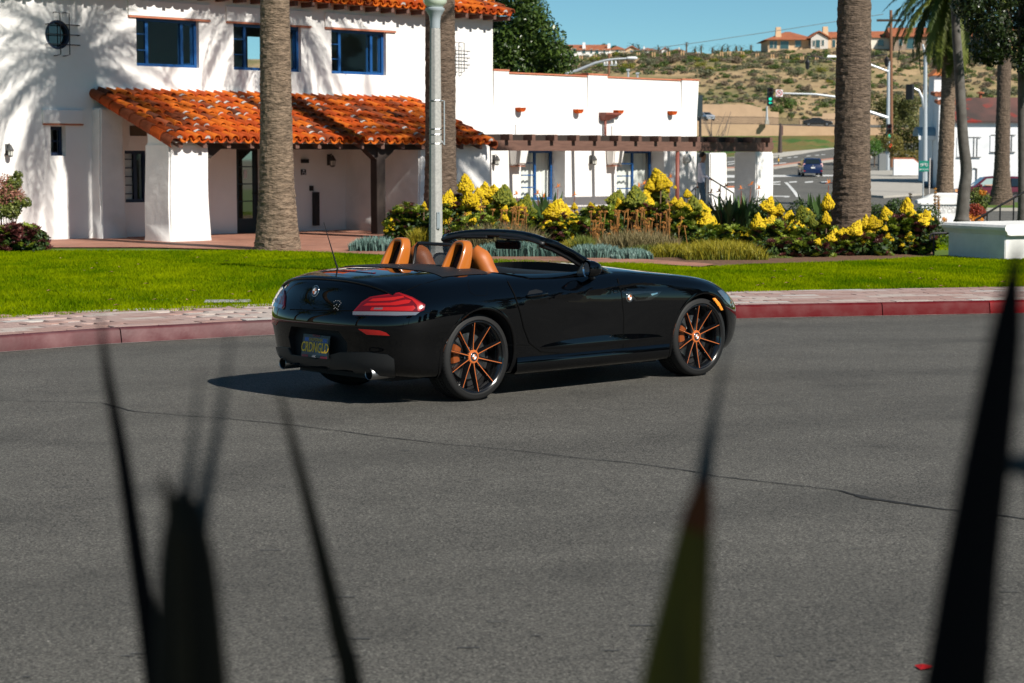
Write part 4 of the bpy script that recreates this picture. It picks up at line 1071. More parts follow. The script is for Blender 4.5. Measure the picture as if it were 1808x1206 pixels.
# door handle
p, n = body_hit(946, 520)
patch('handle_recess', [(930, 522), (934, 514), (946, 511), (957, 514), (959, 522), (952, 530), (940, 530)], mat('recess_black', (.002, .002, .002), rough=.4), off=.0035, step=4, both=True, parent=None, skirt=False)
for d_, sg in zip(doors, (1, -1)):
    M = frame((p.x, p.y*sg, p.z), (1, 0, .06), Vector((0, sg, 0)).cross(Vector((1, 0, 0))) if False else (0, 0, 1), (0, -1*sg if p.y > 0 else sg*-1, 0))
    yy = p.y * sg
    mb = MB().tube([(p.x-.11, yy - .004*sg, p.z-.01), (p.x-.09, yy - .03*sg, p.z-.006), (p.x, yy - .038*sg, p.z), (p.x+.09, yy - .03*sg, p.z+.006), (p.x+.11, yy - .004*sg, p.z+.008)], [.008, .013, .014, .013, .008], n=10)
    cpart(mb, 'handle', paint, d_, smooth=True)
# front side light and headlamp
for mir in (False, True):
    patch('side_marker', [(1258.5, 527), (1262, 526), (1270, 535), (1276, 547), (1272.5, 548), (1266, 537)], amber, off=.006, step=3, mirror=mir)
    hl = patch('headlight', [(1266, 514), (1273, 512.5), (1283, 522), (1289, 537), (1290, 541), (1281, 532)], mat('headlamp_lens', (.10, .12, .14), rough=.1, coat=1., metal=.4), off=.006, step=3, mirror=mir)
# rear parking sensors
for q in (659.5, 560, 590):
    pass
# --- sills and arch lips
for ax in (0, WB):
    for sg in (1, -1):
        rows = []
        for k in range(41):
            q = R(-22) + R(224) * k / 40; row = []
            x, z = ax + .366*math.cos(q), .33 + .366*math.sin(q)
            p, n = side_hit(x, max(z, .2), sg)
            for dr, dn in ((-.002, -.02), (-.005, .002), (.004, .004), (.02, .001)):
                row.append((ax + (.366+dr)*math.cos(q), p.y + sg*dn, .33 + (.366+dr)*math.sin(q)))
            rows.append(row)
        cpart(MB().grid(rows), 'arch_lip', paint, smooth=True)
for sg in (1, -1):
    rows = []
    for x in np.linspace(.40, 2.10, 24):
        p1, _ = side_hit(x, .30, sg); rows.append([(x, p1.y - sg*.002, .300), (x, p1.y + sg*.005, .296), (x, p1.y - sg*.002, .20), (x, p1.y - sg*.03, .17), (x, p1.y - sg*.15, .165)])
    cpart(MB().grid(rows), 'side_sill', paint, smooth=True)
    # recess light line low on the door
    patch_ = None
low = mat('lower_scoop', (.003, .004, .005), rough=.25, coat=1., coat_rough=.02)
def scoop(x0, x1, z0, h, depth, both=True):
    for sg in (1, -1):
        rows = []
        for i in range(25):
            t = i/24; x = lerp(x0, x1, t); k = math.sin(math.pi * t) ** .5; p, n = side_hit(x, z0, sg); row = []
            for j in range(9):
                s_ = j/8; z = z0 + h*k*(s_-.35); p, n = side_hit(x, z, sg)
                o_ = .003 + (.008 * math.sin(math.pi * min(s_/.5, 1) / 2) * (1-s_) * 2.0) * k
                row.append((x, p.y + sg*o_, z))
            rows.append(row)
        cpart(MB().grid(rows), 'side_skirt_blade', paint, smooth=True)
scoop(.62, 2.02, .36, .085, .01)

# --- wheels
def wheel(ax, sg):
    M = Matrix.Translation((ax, sg*.665, .33)) @ (Matrix.Rotation(math.pi, 4, 'Z') if sg > 0 else Matrix())     # outer face points to -y in wheel space
    h = link('wheel', None, None); h.parent = roadster
    # tyre: outer sidewall at y = -.125
    prof = [(.262, .11), (.275, .122), (.300, .126), (.318, .118), (.327, .100), (.330, .07)]
    for g in (.045, .012, -.012, -.045): prof += [(.3305, g+.008), (.323, g+.005), (.323, g-.005), (.3305, g-.008)]
    prof += [(.330, -.07), (.327, -.100), (.318, -.118), (.300, -.127), (.288, -.126), (.286, -.1275), (.278, -.1275), (.276, -.123), (.262, -.112), (.255, -.10), (.255, .10), (.262, .11)]
    wh = cpart(MB(M).lathe([(r, y) for r, y in prof], n=72, axis='Y', cap=False), 'tyre', rubber, None, sharp=50)
    bpy.data.objects.remove(h)
    return wh, M
tread = mat('tread_mark', (.035, .035, .035), rough=.7)
rimb = mat('rim_black', (.004, .0042, .005), rough=.2, coat=1., coat_rough=.03)
for ax in (0, WB):
    for sg in (-1, 1):
        ph = R(4) if ax == 0 else R(1)
        M = Matrix.Translation((ax, sg*.705, .33)) @ (Matrix.Rotation(math.pi, 4, 'Z') if sg > 0 else Matrix())
        prof = [(.262, .11), (.275, .122), (.300, .126), (.318, .118), (.327, .100), (.330, .07)]
        for g in (.048, .014, -.020, -.052): prof += [(.3305, g+.006), (.322, g+.004), (.322, g-.004), (.3305, g-.006)]
        prof += [(.330, -.075), (.327, -.100), (.318, -.118), (.300, -.127), (.290, -.127), (.288, -.1285), (.281, -.1285), (.279, -.124), (.268, -.118), (.262, -.108), (.262, .11)]
        wheelo = cpart(MB(M).lathe(prof, n=80, axis='Y', cap=False), 'wheel', rubber, None, sharp=45)
        # cross grooves of the tread
        mb = MB(M)
        for k in range(72):
            q = 2*math.pi*k/72
            for (ya, yb, sk) in ((-.112, -.058, .03), (-.046, -.024, .02), (.02, .044, -.02), (.056, .112, -.03)):
                c0, s0, c1, s1 = math.cos(q), math.sin(q), math.cos(q+sk), math.sin(q+sk); w2 = .008
                def P(y, c, s_, dq): 
                    r = .3312 if abs(y) < .1 else .3235
                    return (r*(c - s_*dq), y, r*(s_ + c*dq))
                mb.add([P(ya, c0, s0, -w2), P(ya, c0, s0, w2), P(yb, c1, s1, w2), P(yb, c1, s1, -w2)], [(0, 1, 2, 3)])
        tg = cpart(mb, 'tread_grooves', mat('groove_black', (.002, .002, .002), rough=.9, spec=.1), wheelo); tag(tg, kind='stuff')
        rim = cpart(MB(M).lathe([(.262, -.118), (.268, -.122), (.272, -.121), (.270, -.112), (.262, -.104), (.248, -.085), (.242, -.05), (.24, .09), (.262, .11)], n=72, axis='Y', cap=False), 'rim', rimb, wheelo, sharp=40)
        for k in range(10):
            q = ph + 2*math.pi*k/10 + math.pi/2; c, s_ = math.cos(q), math.sin(q)
            def P(r, t, y): return (r*c - t*s_, y, r*s_ + t*c)
            st = [(.045, .011, -.078, .045), (.09, .009, -.083, .045), (.15, .0075, -.092, .04), (.21, .007, -.104, .032), (.262, .007, -.114, .02)]
            rows = []
            for r, hw, y, dp in st:
                bw = hw*2.1
                rows.append([P(r, -bw, y+dp), P(r, -hw, y+.004), P(r, -hw*.7, y), P(r, hw*.7, y), P(r, hw, y+.004), P(r, bw, y+dp), P(r, -bw, y+dp)])
            sp = cpart(MB(M).grid(rows), 'spoke', rimb, rim, sharp=30)
            rows = [[P(r, -hw*.32, y-.0012), P(r, hw*.32, y-.0012)] for r, hw, y, dp in st]
            cpart(MB(M).grid(rows), 'spoke_stripe', orange, rim)
        cpart(MB(M).lathe([(.052, -.04), (.052, -.078), (.048, -.0825), (.034, -.084)], n=40, axis='Y', cap=False), 'hub_ring', orange, rim, sharp=40)
        for k in range(10):
            q = ph + 2*math.pi*(k+.5)/10 + math.pi/2
            if k % 2 == 0: cpart(MB(M).lathe([(.008, -.03), (.008, -.058), (.005, -.06)], n=8, axis='Y', cen=(.068*math.cos(q), 0, .068*math.sin(q))), 'wheel_bolt', chrome, rim)
        pc = M @ Vector((0, -.083, 0)); badge(pc, M.to_3x3() @ Vector((0, -1, 0)), .033, parent=rim)
        cpart(MB(M).lathe([(.175, -.012), (.175, .012), (.06, .012), (.06, -.03), (.085, -.03), (.085, -.012), (.175, -.012)], n=48, axis='Y', cap=False), 'brake_disc', steel, None, sharp=40)
        # caliper towards the rear of the car
        back = -1 if True else 1
        mb = MB(M)
        for k in range(6):
            pass
        rows = []
        sd = -1 if sg < 0 else 1
        for k in range(9):
            q = R(148 + 44 * k / 8) if sg < 0 else R(32 - 44 * k / 8)
            c, s_ = math.cos(q), math.sin(q)
            rows.append([(r*c, y, r*s_) for r, y in ((.125, .02), (.12, -.055), (.15, -.066), (.185, -.062), (.20, -.04), (.20, .03), (.125, .03))])
        cpart(mb.grid(rows), 'brake_caliper', mat('caliper_orange', (.20, .048, .010), rough=.4), None, sharp=35)
        cpart(MB(M).lathe([(.238, .10), (.238, .02), (.10, .02)], n=32, axis='Y', cap=False), 'inner_hub', dark, rim)
# --- under-floor
cpart(MB().box(.3, 2.2, -.6, .6, .13, .2), 'floor_pan', dark)
cpart(MB().box(-.62, -.3, -.55, .55, .17, .3), 'floor_pan', dark)

# --- screen frame, glass, mirrors
def arch(t):   # header bar, t = -1 (right) .. 1 (left)
    return Vector((.93 + .05*(1-t*t) , .60*t, 1.218 - .055*abs(t)**2.6))
for sg in (1, -1):
    # A pillars
    base = Vector((1.50, sg*.705, .875)); topp = arch(sg)
    path = [topp + Vector((-.01, 0, .0)), topp.lerp(base, .15) + Vector((.0, sg*.012, .012)), topp.lerp(base, .4) + Vector((0, sg*.012, .018)), topp.lerp(base, .7) + Vector((0, sg*.006, .012)), base + Vector((.1, .0, -.03))]
    cpart(MB().tube(path, [.030, .029, .029, .031, .04], n=12), 'windscreen_pillar', paint, smooth=True)
    cpart(MB().tube([q + Vector((-.026, -sg*.03, -.024)) for q in path], [.024]*5, n=8), 'pillar_seal', plast, smooth=True)
hp = [arch(t) for t in np.linspace(-1, 1, 25)]
cpart(MB().tube(hp, .031, n=12, flat=.75), 'windscreen_header', paint, smooth=True)
cpart(MB().tube([q + Vector((-.03, 0, -.022)) for q in hp], .027, n=10, flat=.7), 'header_seal', plast, smooth=True)
rows = []
for t in np.linspace(-1, 1, 17):
    a = arch(t*.97) + Vector((.02, 0, -.01)); b = Vector((1.50 + .16*(1-t*t), .69*t*.97, .875 + .06*(1-t*t)))
    rows.append([a.lerp(b, s_) + Vector((.012*math.sin(math.pi*s_), 0, .012*math.sin(math.pi*s_))) for s_ in np.linspace(0, 1, 7)])
cpart(MB().grid(rows), 'windscreen', glassm, smooth=True)
# sun visors
for sg in (1, -1):
    cpart(MB().hexa([(.985, sg*.08, 1.161), (.985, sg*.46, 1.151), (1.00, sg*.46, 1.166), (1.00, sg*.08, 1.176), (.90, sg*.08, 1.176), (.90, sg*.46, 1.166), (.91, sg*.46, 1.181), (.91, sg*.08, 1.191)]), 'sun_visor', dark)
mir = cpart(MB().box(-.02, .02, -.12, .12, -.035, .035), 'rear_view_mirror', plast, bevel=.012, segs=2)
q = at(897, 432, 15.95); q = CAR_I @ q; 
mir.location = q; mir.rotation_euler = (0, R(-8), R(14))
cpart(MB().add([(-.0215, -.11, -.028), (-.0215, .11, -.028), (-.0215, .11, .028), (-.0215, -.11, .028)], [(0, 1, 2, 3)]), 'mirror_glass', mat('mirror', (.85, .85, .85), rough=.01, metal=1.), mir)
cpart(MB().tube([(0, 0, .03), (.06, 0, .08)], .012, n=6), 'mirror_stalk', plast, mir)
mshell = []
def side_mirror(sg):
    mb = MB(); rows = []
    for i in range(9):
        t = i/8; k = math.sin(math.pi * (.08 + .92*t) / 1.0 * .5) if False else (1 - (1-min(1, t*1.25))**2) ** .5 if t < .8 else 1.
        x = .085 - .14*t
        rows.append([(x, .105*k*math.copysign(abs(math.cos(a))**.7, math.cos(a)), .068*k*math.copysign(abs(math.sin(a))**.7, math.sin(a)) + .01*t) for a in np.linspace(0, 2*math.pi, 25)])
    mb.grid(rows); o = cpart(mb, 'side_mirror', paint, smooth=True)
    o.location = (1.16, sg*.885, .945); o.rotation_euler = (0, 0, R(24*sg)); o.scale = (.9, .8, .95)
    cpart(MB().lathe([(0.001, -.052), (.09, -.052), (.094, -.06)], n=20, axis='X', cap=False), 'mirror_glass', mat('mirror', (.85, .85, .85), rough=.01, metal=1.), o).scale = (1, 1, .65)
    cpart(MB().tube([(0, -sg*.06, -.05), (.03, -sg*.12, -.075), (.07, -sg*.20, -.085)], [.03, .026, .03], n=8, flat=.6), 'mirror_arm', plast, o, smooth=True)
for sg in (-1, 1): side_mirror(sg)
# quarter-light triangle by the mirror
for sg in (1, -1):
    cpart(MB().prism([(1.16, sg*.70, .89), (1.36, sg*.71, .895), (1.255, sg*.685, .985)], (0, sg*-.012, 0)), 'quarter_pane', mat('pane_dark', (.01, .012, .012), rough=.05, coat=1.))

# --- cabin
cpart(MB().box(.24, 1.5, -.62, .62, .425, .46), 'cabin_floor', dark)
rows = []
for y in np.linspace(-.66, .66, 23):
    hood = .05*math.exp(-((y-.37)/.16)**2)
    rows.append([(1.10 - hood*.6, y, .60), (1.08 - hood, y, .80), (1.10 - hood, y, .86 + hood*.7), (1.18, y, .895 + hood*.8), (1.32, y, .90 + hood*.2), (1.56, y, .885)])
cpart(MB().grid(rows), 'dashboard', plast, smooth=True)
for sg in (1, -1):
    rows = []
    for x in np.linspace(.28, 1.48, 14):
        z = itp(x, [.28, .6, 1.3, 1.5], [.91, .897, .893, .895])
        rows.append([(x, sg*.60, .5), (x, sg*.615, z-.08), (x, sg*.63, z-.012), (x, sg*.665, z+.004), (x, sg*.70, z-.006)])
    cpart(MB().grid(rows), 'door_card', plast, smooth=True)
mb = MB()
ring = [Vector((0, .175*math.cos(a), .175*math.sin(a))) for a in np.linspace(0, 2*math.pi, 33)]
sw = cpart(MB().tube(ring, .015, n=8, cap=False).box(-.01, .02, -.17, .17, -.015, .03).lathe([(.05, -.02), (.05, .03)], n=12, axis='X'), 'steering_wheel', plast, sharp=40)
sw.location = (.98, .37, .87); sw.rotation_euler = (0, R(-22), 0)
cpart(MB().box(.3, 1.2, -.10, .10, .45, .66), 'centre_console', plast, bevel=.03, segs=2)
# seats
for sg in (-1, 1):
    y0 = sg*.36; mb = MB(); rows = []
    for t in np.linspace(0, 1, 13):
        z = .58 + .55*t; x = .565 - .16*t
        hw = .21 if t < .5 else lerp(.21, .115, min(1, (t-.5)/.3)**.8)
        cr = 1 if t < .82 else max(.05, 1 - ((t-.82)/.185)**2.2)
        hw *= cr; th = .08*cr**.6
        rows.append([(x + th*math.cos(a)*(1 if math.cos(a) > 0 else 1), y0 + hw*math.copysign(abs(math.sin(a))**.6, math.sin(a)), z + .012*math.cos(a)) for a in np.linspace(0, 2*math.pi, 21)])
    mb.grid(rows); mb.add(rows[-1][:-1], [tuple(range(20))])
    st = cpart(mb, 'seat', leather, smooth=True)
    cpart(MB().hexa([(.42, y0-.22, .50), (.92, y0-.22, .52), (.92, y0+.22, .52), (.42, y0+.22, .50), (.42, y0-.22, .62), (.92, y0-.22, .66), (.92, y0+.22, .66), (.42, y0+.22, .62)]), 'cushion', leather, st, bevel=.04, segs=2)
    # roll hoop: broad orange bow with black inside
    bow = []
    for t in np.linspace(0, 1, 29):
        a = math.pi*t; c, s_ = math.cos(a), math.sin(a)
        bow.append(Vector((0, .078*math.copysign(abs(c)**.55, c) * (1 + .16*(1-s_)), 0.24*s_**.5)))
    hb = Vector((.165, sg*.37, .925)); rows = []
    for i, q in enumerate(bow):
        t = bow[min(i+1, 28)] - bow[max(i-1, 0)]; t.normalize(); nrm = Vector((0, t.z, -t.y))
        if nrm.dot(q - Vector((0, 0, .08))) < 0: nrm = -nrm
        lean = Vector((.10 * q.z / .245, 0, 0)); hz = q.z/.245
        sec = []
        for a in np.linspace(0, 2*math.pi, 17):
            cx, sx = math.cos(a), math.sin(a)
            dx = math.copysign(abs(cx)**.6, cx) * lerp(.07, .042, hz); dn = math.copysign(abs(sx)**.6, sx) * .019
            sec.append(hb + q + lean + Vector((dx, 0, 0)) + nrm*dn)
        rows.append(sec)
    ho = cpart(MB().grid(rows), 'roll_hoop', hoopm, smooth=True)
    mb = MB(); pv = [hb + q*.93 + Vector((.02 + .10*q.z/.245, 0, 0)) for q in bow]
    mb.add(pv, [tuple(range(len(pv)))]); 
    mb.add([p + Vector((.03, 0, 0)) for p in pv], [tuple(range(len(pv)))])
    cpart(mb, 'hoop_panel', dark, ho)
# wind deflector between the hoops
hb = Vector((.25, 0, .93))
cpart(MB().tube([hb + Vector(p) for p in ((.0, -.22, .0), (.035, -.22, .18), (.045, -.20, .212), (.045, .20, .212), (.035, .22, .18), (0, .22, 0), (0, -.22, 0))], .014, n=8), 'wind_deflector', plast, smooth=True)
df = [o for o in COL.objects if o.name == 'wind_deflector'][0]
cpart(MB().prism([hb + Vector(p) for p in ((0, -.21, .01), (.04, -.2, .2), (.04, .2, .2), (0, .21, .01))], (.004, 0, 0)), 'deflector_pane', smoke, df)
# folded-top cover behind the cabin
rows = []
for x in np.linspace(-.20, .27, 12):
    row = []
    for y in np.linspace(-.66, .66, 27):
        p_, n_, i_, _ = BODY_BVH.ray_cast(Vector((x, y, 2)), Vector((0, 0, -1)))
        e_ = min(1, (.66-abs(y))/.05 + .05, (x+.20)/.04 + .05)
        row.append((x, y, p_.z + .0035 + .006*e_))
    rows.append(row)
cpart(MB().grid(rows), 'tonneau_cover', softtop, smooth=True)
# third brake light, boot lip
rows = []
def top_hit(x, y):
    p_, n_, i_, _ = BODY_BVH.ray_cast(Vector((x, y, 2)), Vector((0, 0, -1)))
    return p_, smooth_n(i_, p_)
patch('brake_light', [(-.50, -.21), (-.485, -.22), (-.47, -.21), (-.46, 0), (-.47, .21), (-.485, .22), (-.50, .21), (-.495, 0)], redglass, off=.006, step=.02, hit=top_hit)
lip = []
for t in np.linspace(-.95, .95, 39):
    y = .72*t; x = -.775 + .10*abs(t)**3.0
    p_, n_ = top_hit(x + .06, y); lip.append([(x+.11, y, top_hit(x+.11, y)[0].z + .0005), (x+.05, y, p_.z + .003*(1-t**4)), (x+.0, y, top_hit(x+.03, y)[0].z + .004*(1-t**4)), (x-.006, y, top_hit(x+.03, y)[0].z - .004), (x+.01, y, top_hit(x+.04, y)[0].z - .03)])
cpart(MB().grid(lip), 'boot_lip', paint, smooth=True)
# aerial
p, n = body_hit(596, 474)
cpart(MB().tube([p, p + Vector((-.02, 0, .05)), p + Vector((-.13, .0, .36))], [.008, .006, .002], n=6), 'aerial', plast)
# exhaust tips
for sg in (-1, 1):
    M = Matrix.Translation((-.80, sg*.53, .235)) @ Matrix.Rotation(R(90), 4, 'Y')
    mb = MB(Matrix.Translation((-.80, sg*.53, .238)))
    mb.lathe([(.046, .22), (.046, 0), (.043, -.004), (.039, 0), (.039, .15), (.001, .15)], n=28, axis='X', cap=False)
    o = cpart(mb, 'exhaust_tip', [steel, dark], sharp=40); 
    for f in o.data.polygons:
        if f.center.x > -.785 and math.hypot(f.center.y - sg*.53, f.center.z - .238) < .045: f.material_index = 1
    o.scale = (1, 1, 1)
# number plate
Mp = frame((-.885, 0, .412), (0, -1, 0), Vector((.16, 0, 1)).normalized(), Vector((-1, 0, .16)).normalized())
navy = mat('plate_navy', (.006, .012, .03), rough=.3, coat=.4); yel = mat('plate_yellow', (.85, .50, .02), rough=.5)
plate = cpart(MB(Mp).box(-.165, .165, -.088, .088, -.012, .002), 'number_plate', mat('frame_black', (.006, .006, .006), rough=.3), bevel=.003)
cpart(MB(Mp).box(-.152, .152, -.066, .066, .0, .004), 'plate_face', navy, plate)
def ptext(body_, size, x, y, m, parent=plate, z=.0052, sx=1., bold=0., Mx=Mp):
    me = text_mesh(body_, size, sx=sx, bold=bold); me.transform(Mx @ Matrix.Translation((x, y, z)))
    o = link('lettering', me, None, m); o.parent = parent; o.matrix_parent_inverse = Matrix(); return o
ptext('CRDNGLD', .105, 0, -.014, yel, sx=.66, bold=.0010)
ptext('CALIFORNIA', .030, 0, .047, mat('plate_gold', (.45, .30, .05), rough=.5), sx=1., bold=.0006)
ptext('TROJANS', .022, 0, .077, mat('plate_rose', (.25, .05, .06), rough=.5), bold=.0004)
ptext('USC', .024, 0, -.077, mat('plate_grey', (.4, .4, .42), rough=.5), bold=.0004)
for x0 in (-.135, .085): cpart(MB(Mp).box(x0, x0+.05, .032, .060, .003, .005), 'sticker', mat('sticker_blue', (.03, .10, .35), rough=.5), plate)
for x0 in (-.152, .076): cpart(MB(Mp).box(x0, x0+.076, -.086, -.068, .0005, .003), 'frame_band', mat('band_red', (.22, .015, .03), rough=.5), plate)
# small dotted sticker on the boot lid
dots = MB()
for px, py in ((590, 533), (593, 531), (597, 531), (600, 532), (602, 535), (594, 538), (598, 541), (590, 540), (595, 545), (592, 543), (597, 547), (590, 545), (600, 538)):
    p, n = body_hit(px, py); M = frame(p + n*.001, Vector((0, 0, 1)).cross(n).normalized(), n.cross(Vector((0, 0, 1)).cross(n)).normalized(), n)
    m0 = dots.M; dots.M = M; dots.lathe([(.004, 0), (.004, .0008)], n=6); dots.M = m0
cpart(dots, 'dotted_sticker', mat('sticker_white', (.3, .3, .3), rough=.5))
# ------------------------------------------------------------------ palms
trunkm = mat('palm_bark', (.17, .12, .085), rough=.9, col2=(.075, .052, .036), scale=7, stretch=(1, 1, 4), bump=.9, bscale=14, bdist=.05)
trunkm2 = mat('palm_bark_pale', (.24, .17, .115), rough=.9, col2=(.10, .07, .046), scale=6, stretch=(1, 1, 3), bump=.9, bscale=12, bdist=.06)
frondm = leafmat('palm_frond', (.022, .05, .008), (.15, .17, .025), trans=.25)
deadm = leafmat('palm_dead', (.16, .10, .05), (.30, .19, .09), trans=.15)
def trunk_mesh(h, r0, r1, flare=1.35, ring=.055, seed=0, n=40):
    rg = np.random.default_rng(seed); m = int(h/ring); rows = []
    for i in range(m+1):
        z = h*i/m; r = lerp(r0, r1, min(1, z/min(h, 5.))**.8) * (1 + (flare-1)*math.exp(-(z/.75)**1.3)) * (1 + .012*math.sin(z*2.1))
        row = []
        for k in range(n):
            a = 2*math.pi*k/n; ph = (i % 2)*.5
            # overlapping leaf-base scars: a jagged rim per ring
            q = r * (1 + .014*(i % 2) + .05*noise.noise(Vector((math.cos(a)*4, math.sin(a)*4, z*9 + seed))) + .045*noise.noise(Vector((math.cos(a)*11, math.sin(a)*11, z*16 + seed))))
            row.append((q*math.cos(a), q*math.sin(a), z + .02*noise.noise(Vector((math.cos(a)*6, math.sin(a)*6, z*3+9)))))
        row.append(row[0]); rows.append(row)
    mb = MB().grid(rows); return mb.mesh('trunk')
def frond_np(L_, rg, droop, nl=42, lw=.022, ll=.42):
    """one feather leaf in the x-z plane: arched rib, leaflets both sides"""
    V = []; F = []
    t = np.linspace(0, 1, 15); x = L_*(t - .10*droop*t**3); z = L_*(.32*t - (.30+.55*droop)*t**2.2)
    rib = np.stack([x, np.zeros_like(x), z], 1)
    for i in range(14):
        w_ = .03*(1-t[i]*.8); b = len(V); V += [rib[i] + (0, w_, 0), rib[i] - (0, w_, 0), rib[i+1] - (0, w_*.9, 0), rib[i+1] + (0, w_*.9, 0)]; F.append((b, b+1, b+2, b+3))
    for s_ in (1, -1):
        for k in range(nl):
            u = .12 + .88*k/nl; p = np.array([np.interp(u, t, x), 0, np.interp(u, t, z)]); d = np.array([np.interp(u+.02, t, x) - np.interp(u-.02, t, x), 0, np.interp(u+.02, t, z) - np.interp(u-.02, t, z)]); d /= np.linalg.norm(d)
            l = ll*(math.sin(math.pi*min(.97, u*.86+.1))**.7)*rg.uniform(.8, 1.1)*L_/3
            out = np.array([d[0]*.75, s_*.62, d[2]*.75 + .18 - .5*rg.random()*.6]); out /= np.linalg.norm(out)
            wv = d*lw*L_/3*1.3; tip = p + out*l + np.array([0, 0, -.22*l]); midp = p + out*l*.5
            b = len(V); V += [p - wv*.5, p + wv*.5, midp + wv*.55, tip, midp - wv*.55]; F.append((b, b+1, b+2, b+4)); F.append((b+4, b+2, b+3, b+3))
    return np.array(V), F
def crown_mesh(L_, n, rg, lo=-60, hi=75, nl=42, lw=.022, ll=.42):
    Vs = []; Fs = []; vv = []; off = 0
    for i in range(n):
        t = (i + .5)/n; el = R(lerp(hi, lo, t**.9)); az = i*2.39996 + rg.uniform(-.2, .2); dr = rg.uniform(.35, .6) + max(0, t-.6)*.4
        V, F = frond_np(L_*rg.uniform(.85, 1.1), rg, dr, nl, lw, ll)
        c, s_ = math.cos(el-.35), math.sin(el-.35); V = np.stack([V[:, 0]*c - V[:, 2]*s_, V[:, 1], V[:, 0]*s_ + V[:, 2]*c], 1)
        c, s_ = math.cos(az), math.sin(az); V = np.stack([V[:, 0]*c - V[:, 1]*s_, V[:, 0]*s_ + V[:, 1]*c, V[:, 2]], 1)
        Vs.append(V); Fs += [tuple(q + off for q in f) for f in F]; vv += [min(1, max(0, rg.uniform(.1, .9)))]*len(V); off += len(V)
    me = bpy.data.meshes.new('crown'); F2 = [f if f[2] != f[3] else f[:3] for f in Fs]; me.from_pydata(np.concatenate(Vs).tolist(), [], F2)
    a = me.attributes.new('v', 'FLOAT', 'POINT'); a.data.foreach_set('value', np.array(vv, np.float32)); me.update(); return me
def palm(label, base, h, r0, r1, L_=4.2, n=46, tm=None, seed=0, lean=(0, 0), lo=-62, flare=1.35, group='tall palms around the garden', crown_from=None, nl=30, lw=.022, base_h=.5):
    rg = np.random.default_rng(seed); t = thing('palm_tree', label, 'palm tree', base, group=group)
    me = trunk_mesh(h, r0, r1, flare, seed=seed)
    if lean != (0, 0): me.transform(Matrix(((1, 0, lean[0]/h, 0), (0, 1, lean[1]/h, 0), (0, 0, 1, 0), (0, 0, 0, 1))))
    tr = link('trunk', me, None, tm or trunkm); tr.parent = t
    cm = crown_from or crown_mesh(L_, n, rg, lo=lo, nl=nl, lw=lw); cr = link('crown', cm, None); cr.parent = t; cr.location = (lean[0], lean[1], h)
    if not cm.materials: cm.materials.append(frondm)
    if crown_from: cr.rotation_euler = (0, 0, seed*1.3)
    mb = MB(); mb.lathe([(r1*.95, -base_h), (r1*1.5, -base_h*.75), (r1*2.0 if base_h > 1 else r1*1.55, -base_h*.3), (r1*1.9 if base_h > 1 else r1*1.5, .15), (r1*.8, .6)], n=14, cen=(lean[0], lean[1], h)); o = mb.build('crown_base', trunkm2); o.parent = t
    return t
p = hit_fn(490, 441, ground_z, 20, 60, 900); palm_a = palm('thick palm trunk on the lawn in front of the porch', (p.x, p.y, .05), 9.5, .345, .268, L_=3.4, n=58, nl=34, lw=.03, base_h=2.4, lo=-38, seed=1, tm=trunkm2, flare=1.3)
crownA = [c for c in palm_a.children if c.name.startswith('crown') and not c.name.startswith('crown_base')][0].data
p = at(778, 300, 42.5); palm('palm trunk behind the grey street lamp', (p.x, p.y, .0), 10.4, .34, .31, L_=4.0, seed=2, flare=1.25, crown_from=crownA)
p = at(1504, 300, 38.5); palm('thick palm trunk in the flower bed at the right', (p.x, p.y, .0), 11.5, .37, .315, L_=4.0, seed=3, flare=1.15, crown_from=crownA)
p = at(1668, 300, 85); palm('palm with drooping fronds before the white gabled building', (p.x, p.y, -.62), 9.6, .38, .30, L_=3.6, n=96, seed=4, tm=trunkm2, lo=-88, nl=44, lw=.05, lean=(.15, 0), flare=1.2)
p = at(1769, 300, 98); palm('palm standing by the street before the red car', (p.x, p.y, -.62), 12.5, .42, .33, L_=4.0, seed=5, crown_from=crownA, flare=1.7)
# palms outside the frame that shade the wall and show in the paintwork
for k, (x, y, h) in enumerate(((-17, 30, 11), (-24, 19, 12), (-30, 24, 11), (-21, 8, 10.5), (4.3, 30.2, 13.5), (30, 16, 11), (36, 9, 12))):
    if k == 4: continue
    palm('tall palm %s' % ('left of the picture, nearest the house', 'second palm left of the picture', 'third palm left of the picture', 'palm left of the picture nearest the viewer', '', 'right of the picture by the kerb', 'far right of the picture')[k], (x, y, .0), h, .36, .3, seed=10+k, crown_from=crownA, group='palms outside the picture')

# ------------------------------------------------------------------ broad-leaved trees and shrubs made of leaf faces
def leaf_cloud(centers, radii, n, size, rg, vbias=0., flat=.85, up=.0):
    """leaf faces spread through several ellipsoids, denser towards their skins"""
    C = np.array(centers, float); Rr = np.array(radii, float)
    if Rr.ndim == 1: Rr = np.stack([Rr, Rr, Rr*flat], 1)
    w_ = Rr.prod(1)**(2/3); idx = rg.choice(len(C), n, p=w_/w_.sum())
    d = rg.normal(size=(n, 3)); d /= np.linalg.norm(d, axis=1)[:, None]
    rad = rg.uniform(.35, 1, n)**.5
    P = C[idx] + d*Rr[idx]*rad[:, None]
    nv = d*.8 + rg.normal(size=(n, 3))*.55; nv[:, 2] += .35 + up; nv /= np.linalg.norm(nv, axis=1)[:, None]
    t = np.cross(nv, rg.normal(size=(n, 3))); t /= np.linalg.norm(t, axis=1)[:, None]; b = np.cross(nv, t)
    s_ = size*rg.uniform(.6, 1.3, n)[:, None]
    V = np.stack([P - t*s_*.9, P + b*s_*.42 + nv*s_*.12, P + t*s_*.9, P - b*s_*.42 + nv*s_*.12], 1).reshape(-1, 3)
    F = np.arange(4*n).reshape(-1, 4); v = np.clip(rg.normal(.5, .25, n) + vbias + .2*(rad-.7), 0, 1)
    return V, F, np.repeat(v, 4)
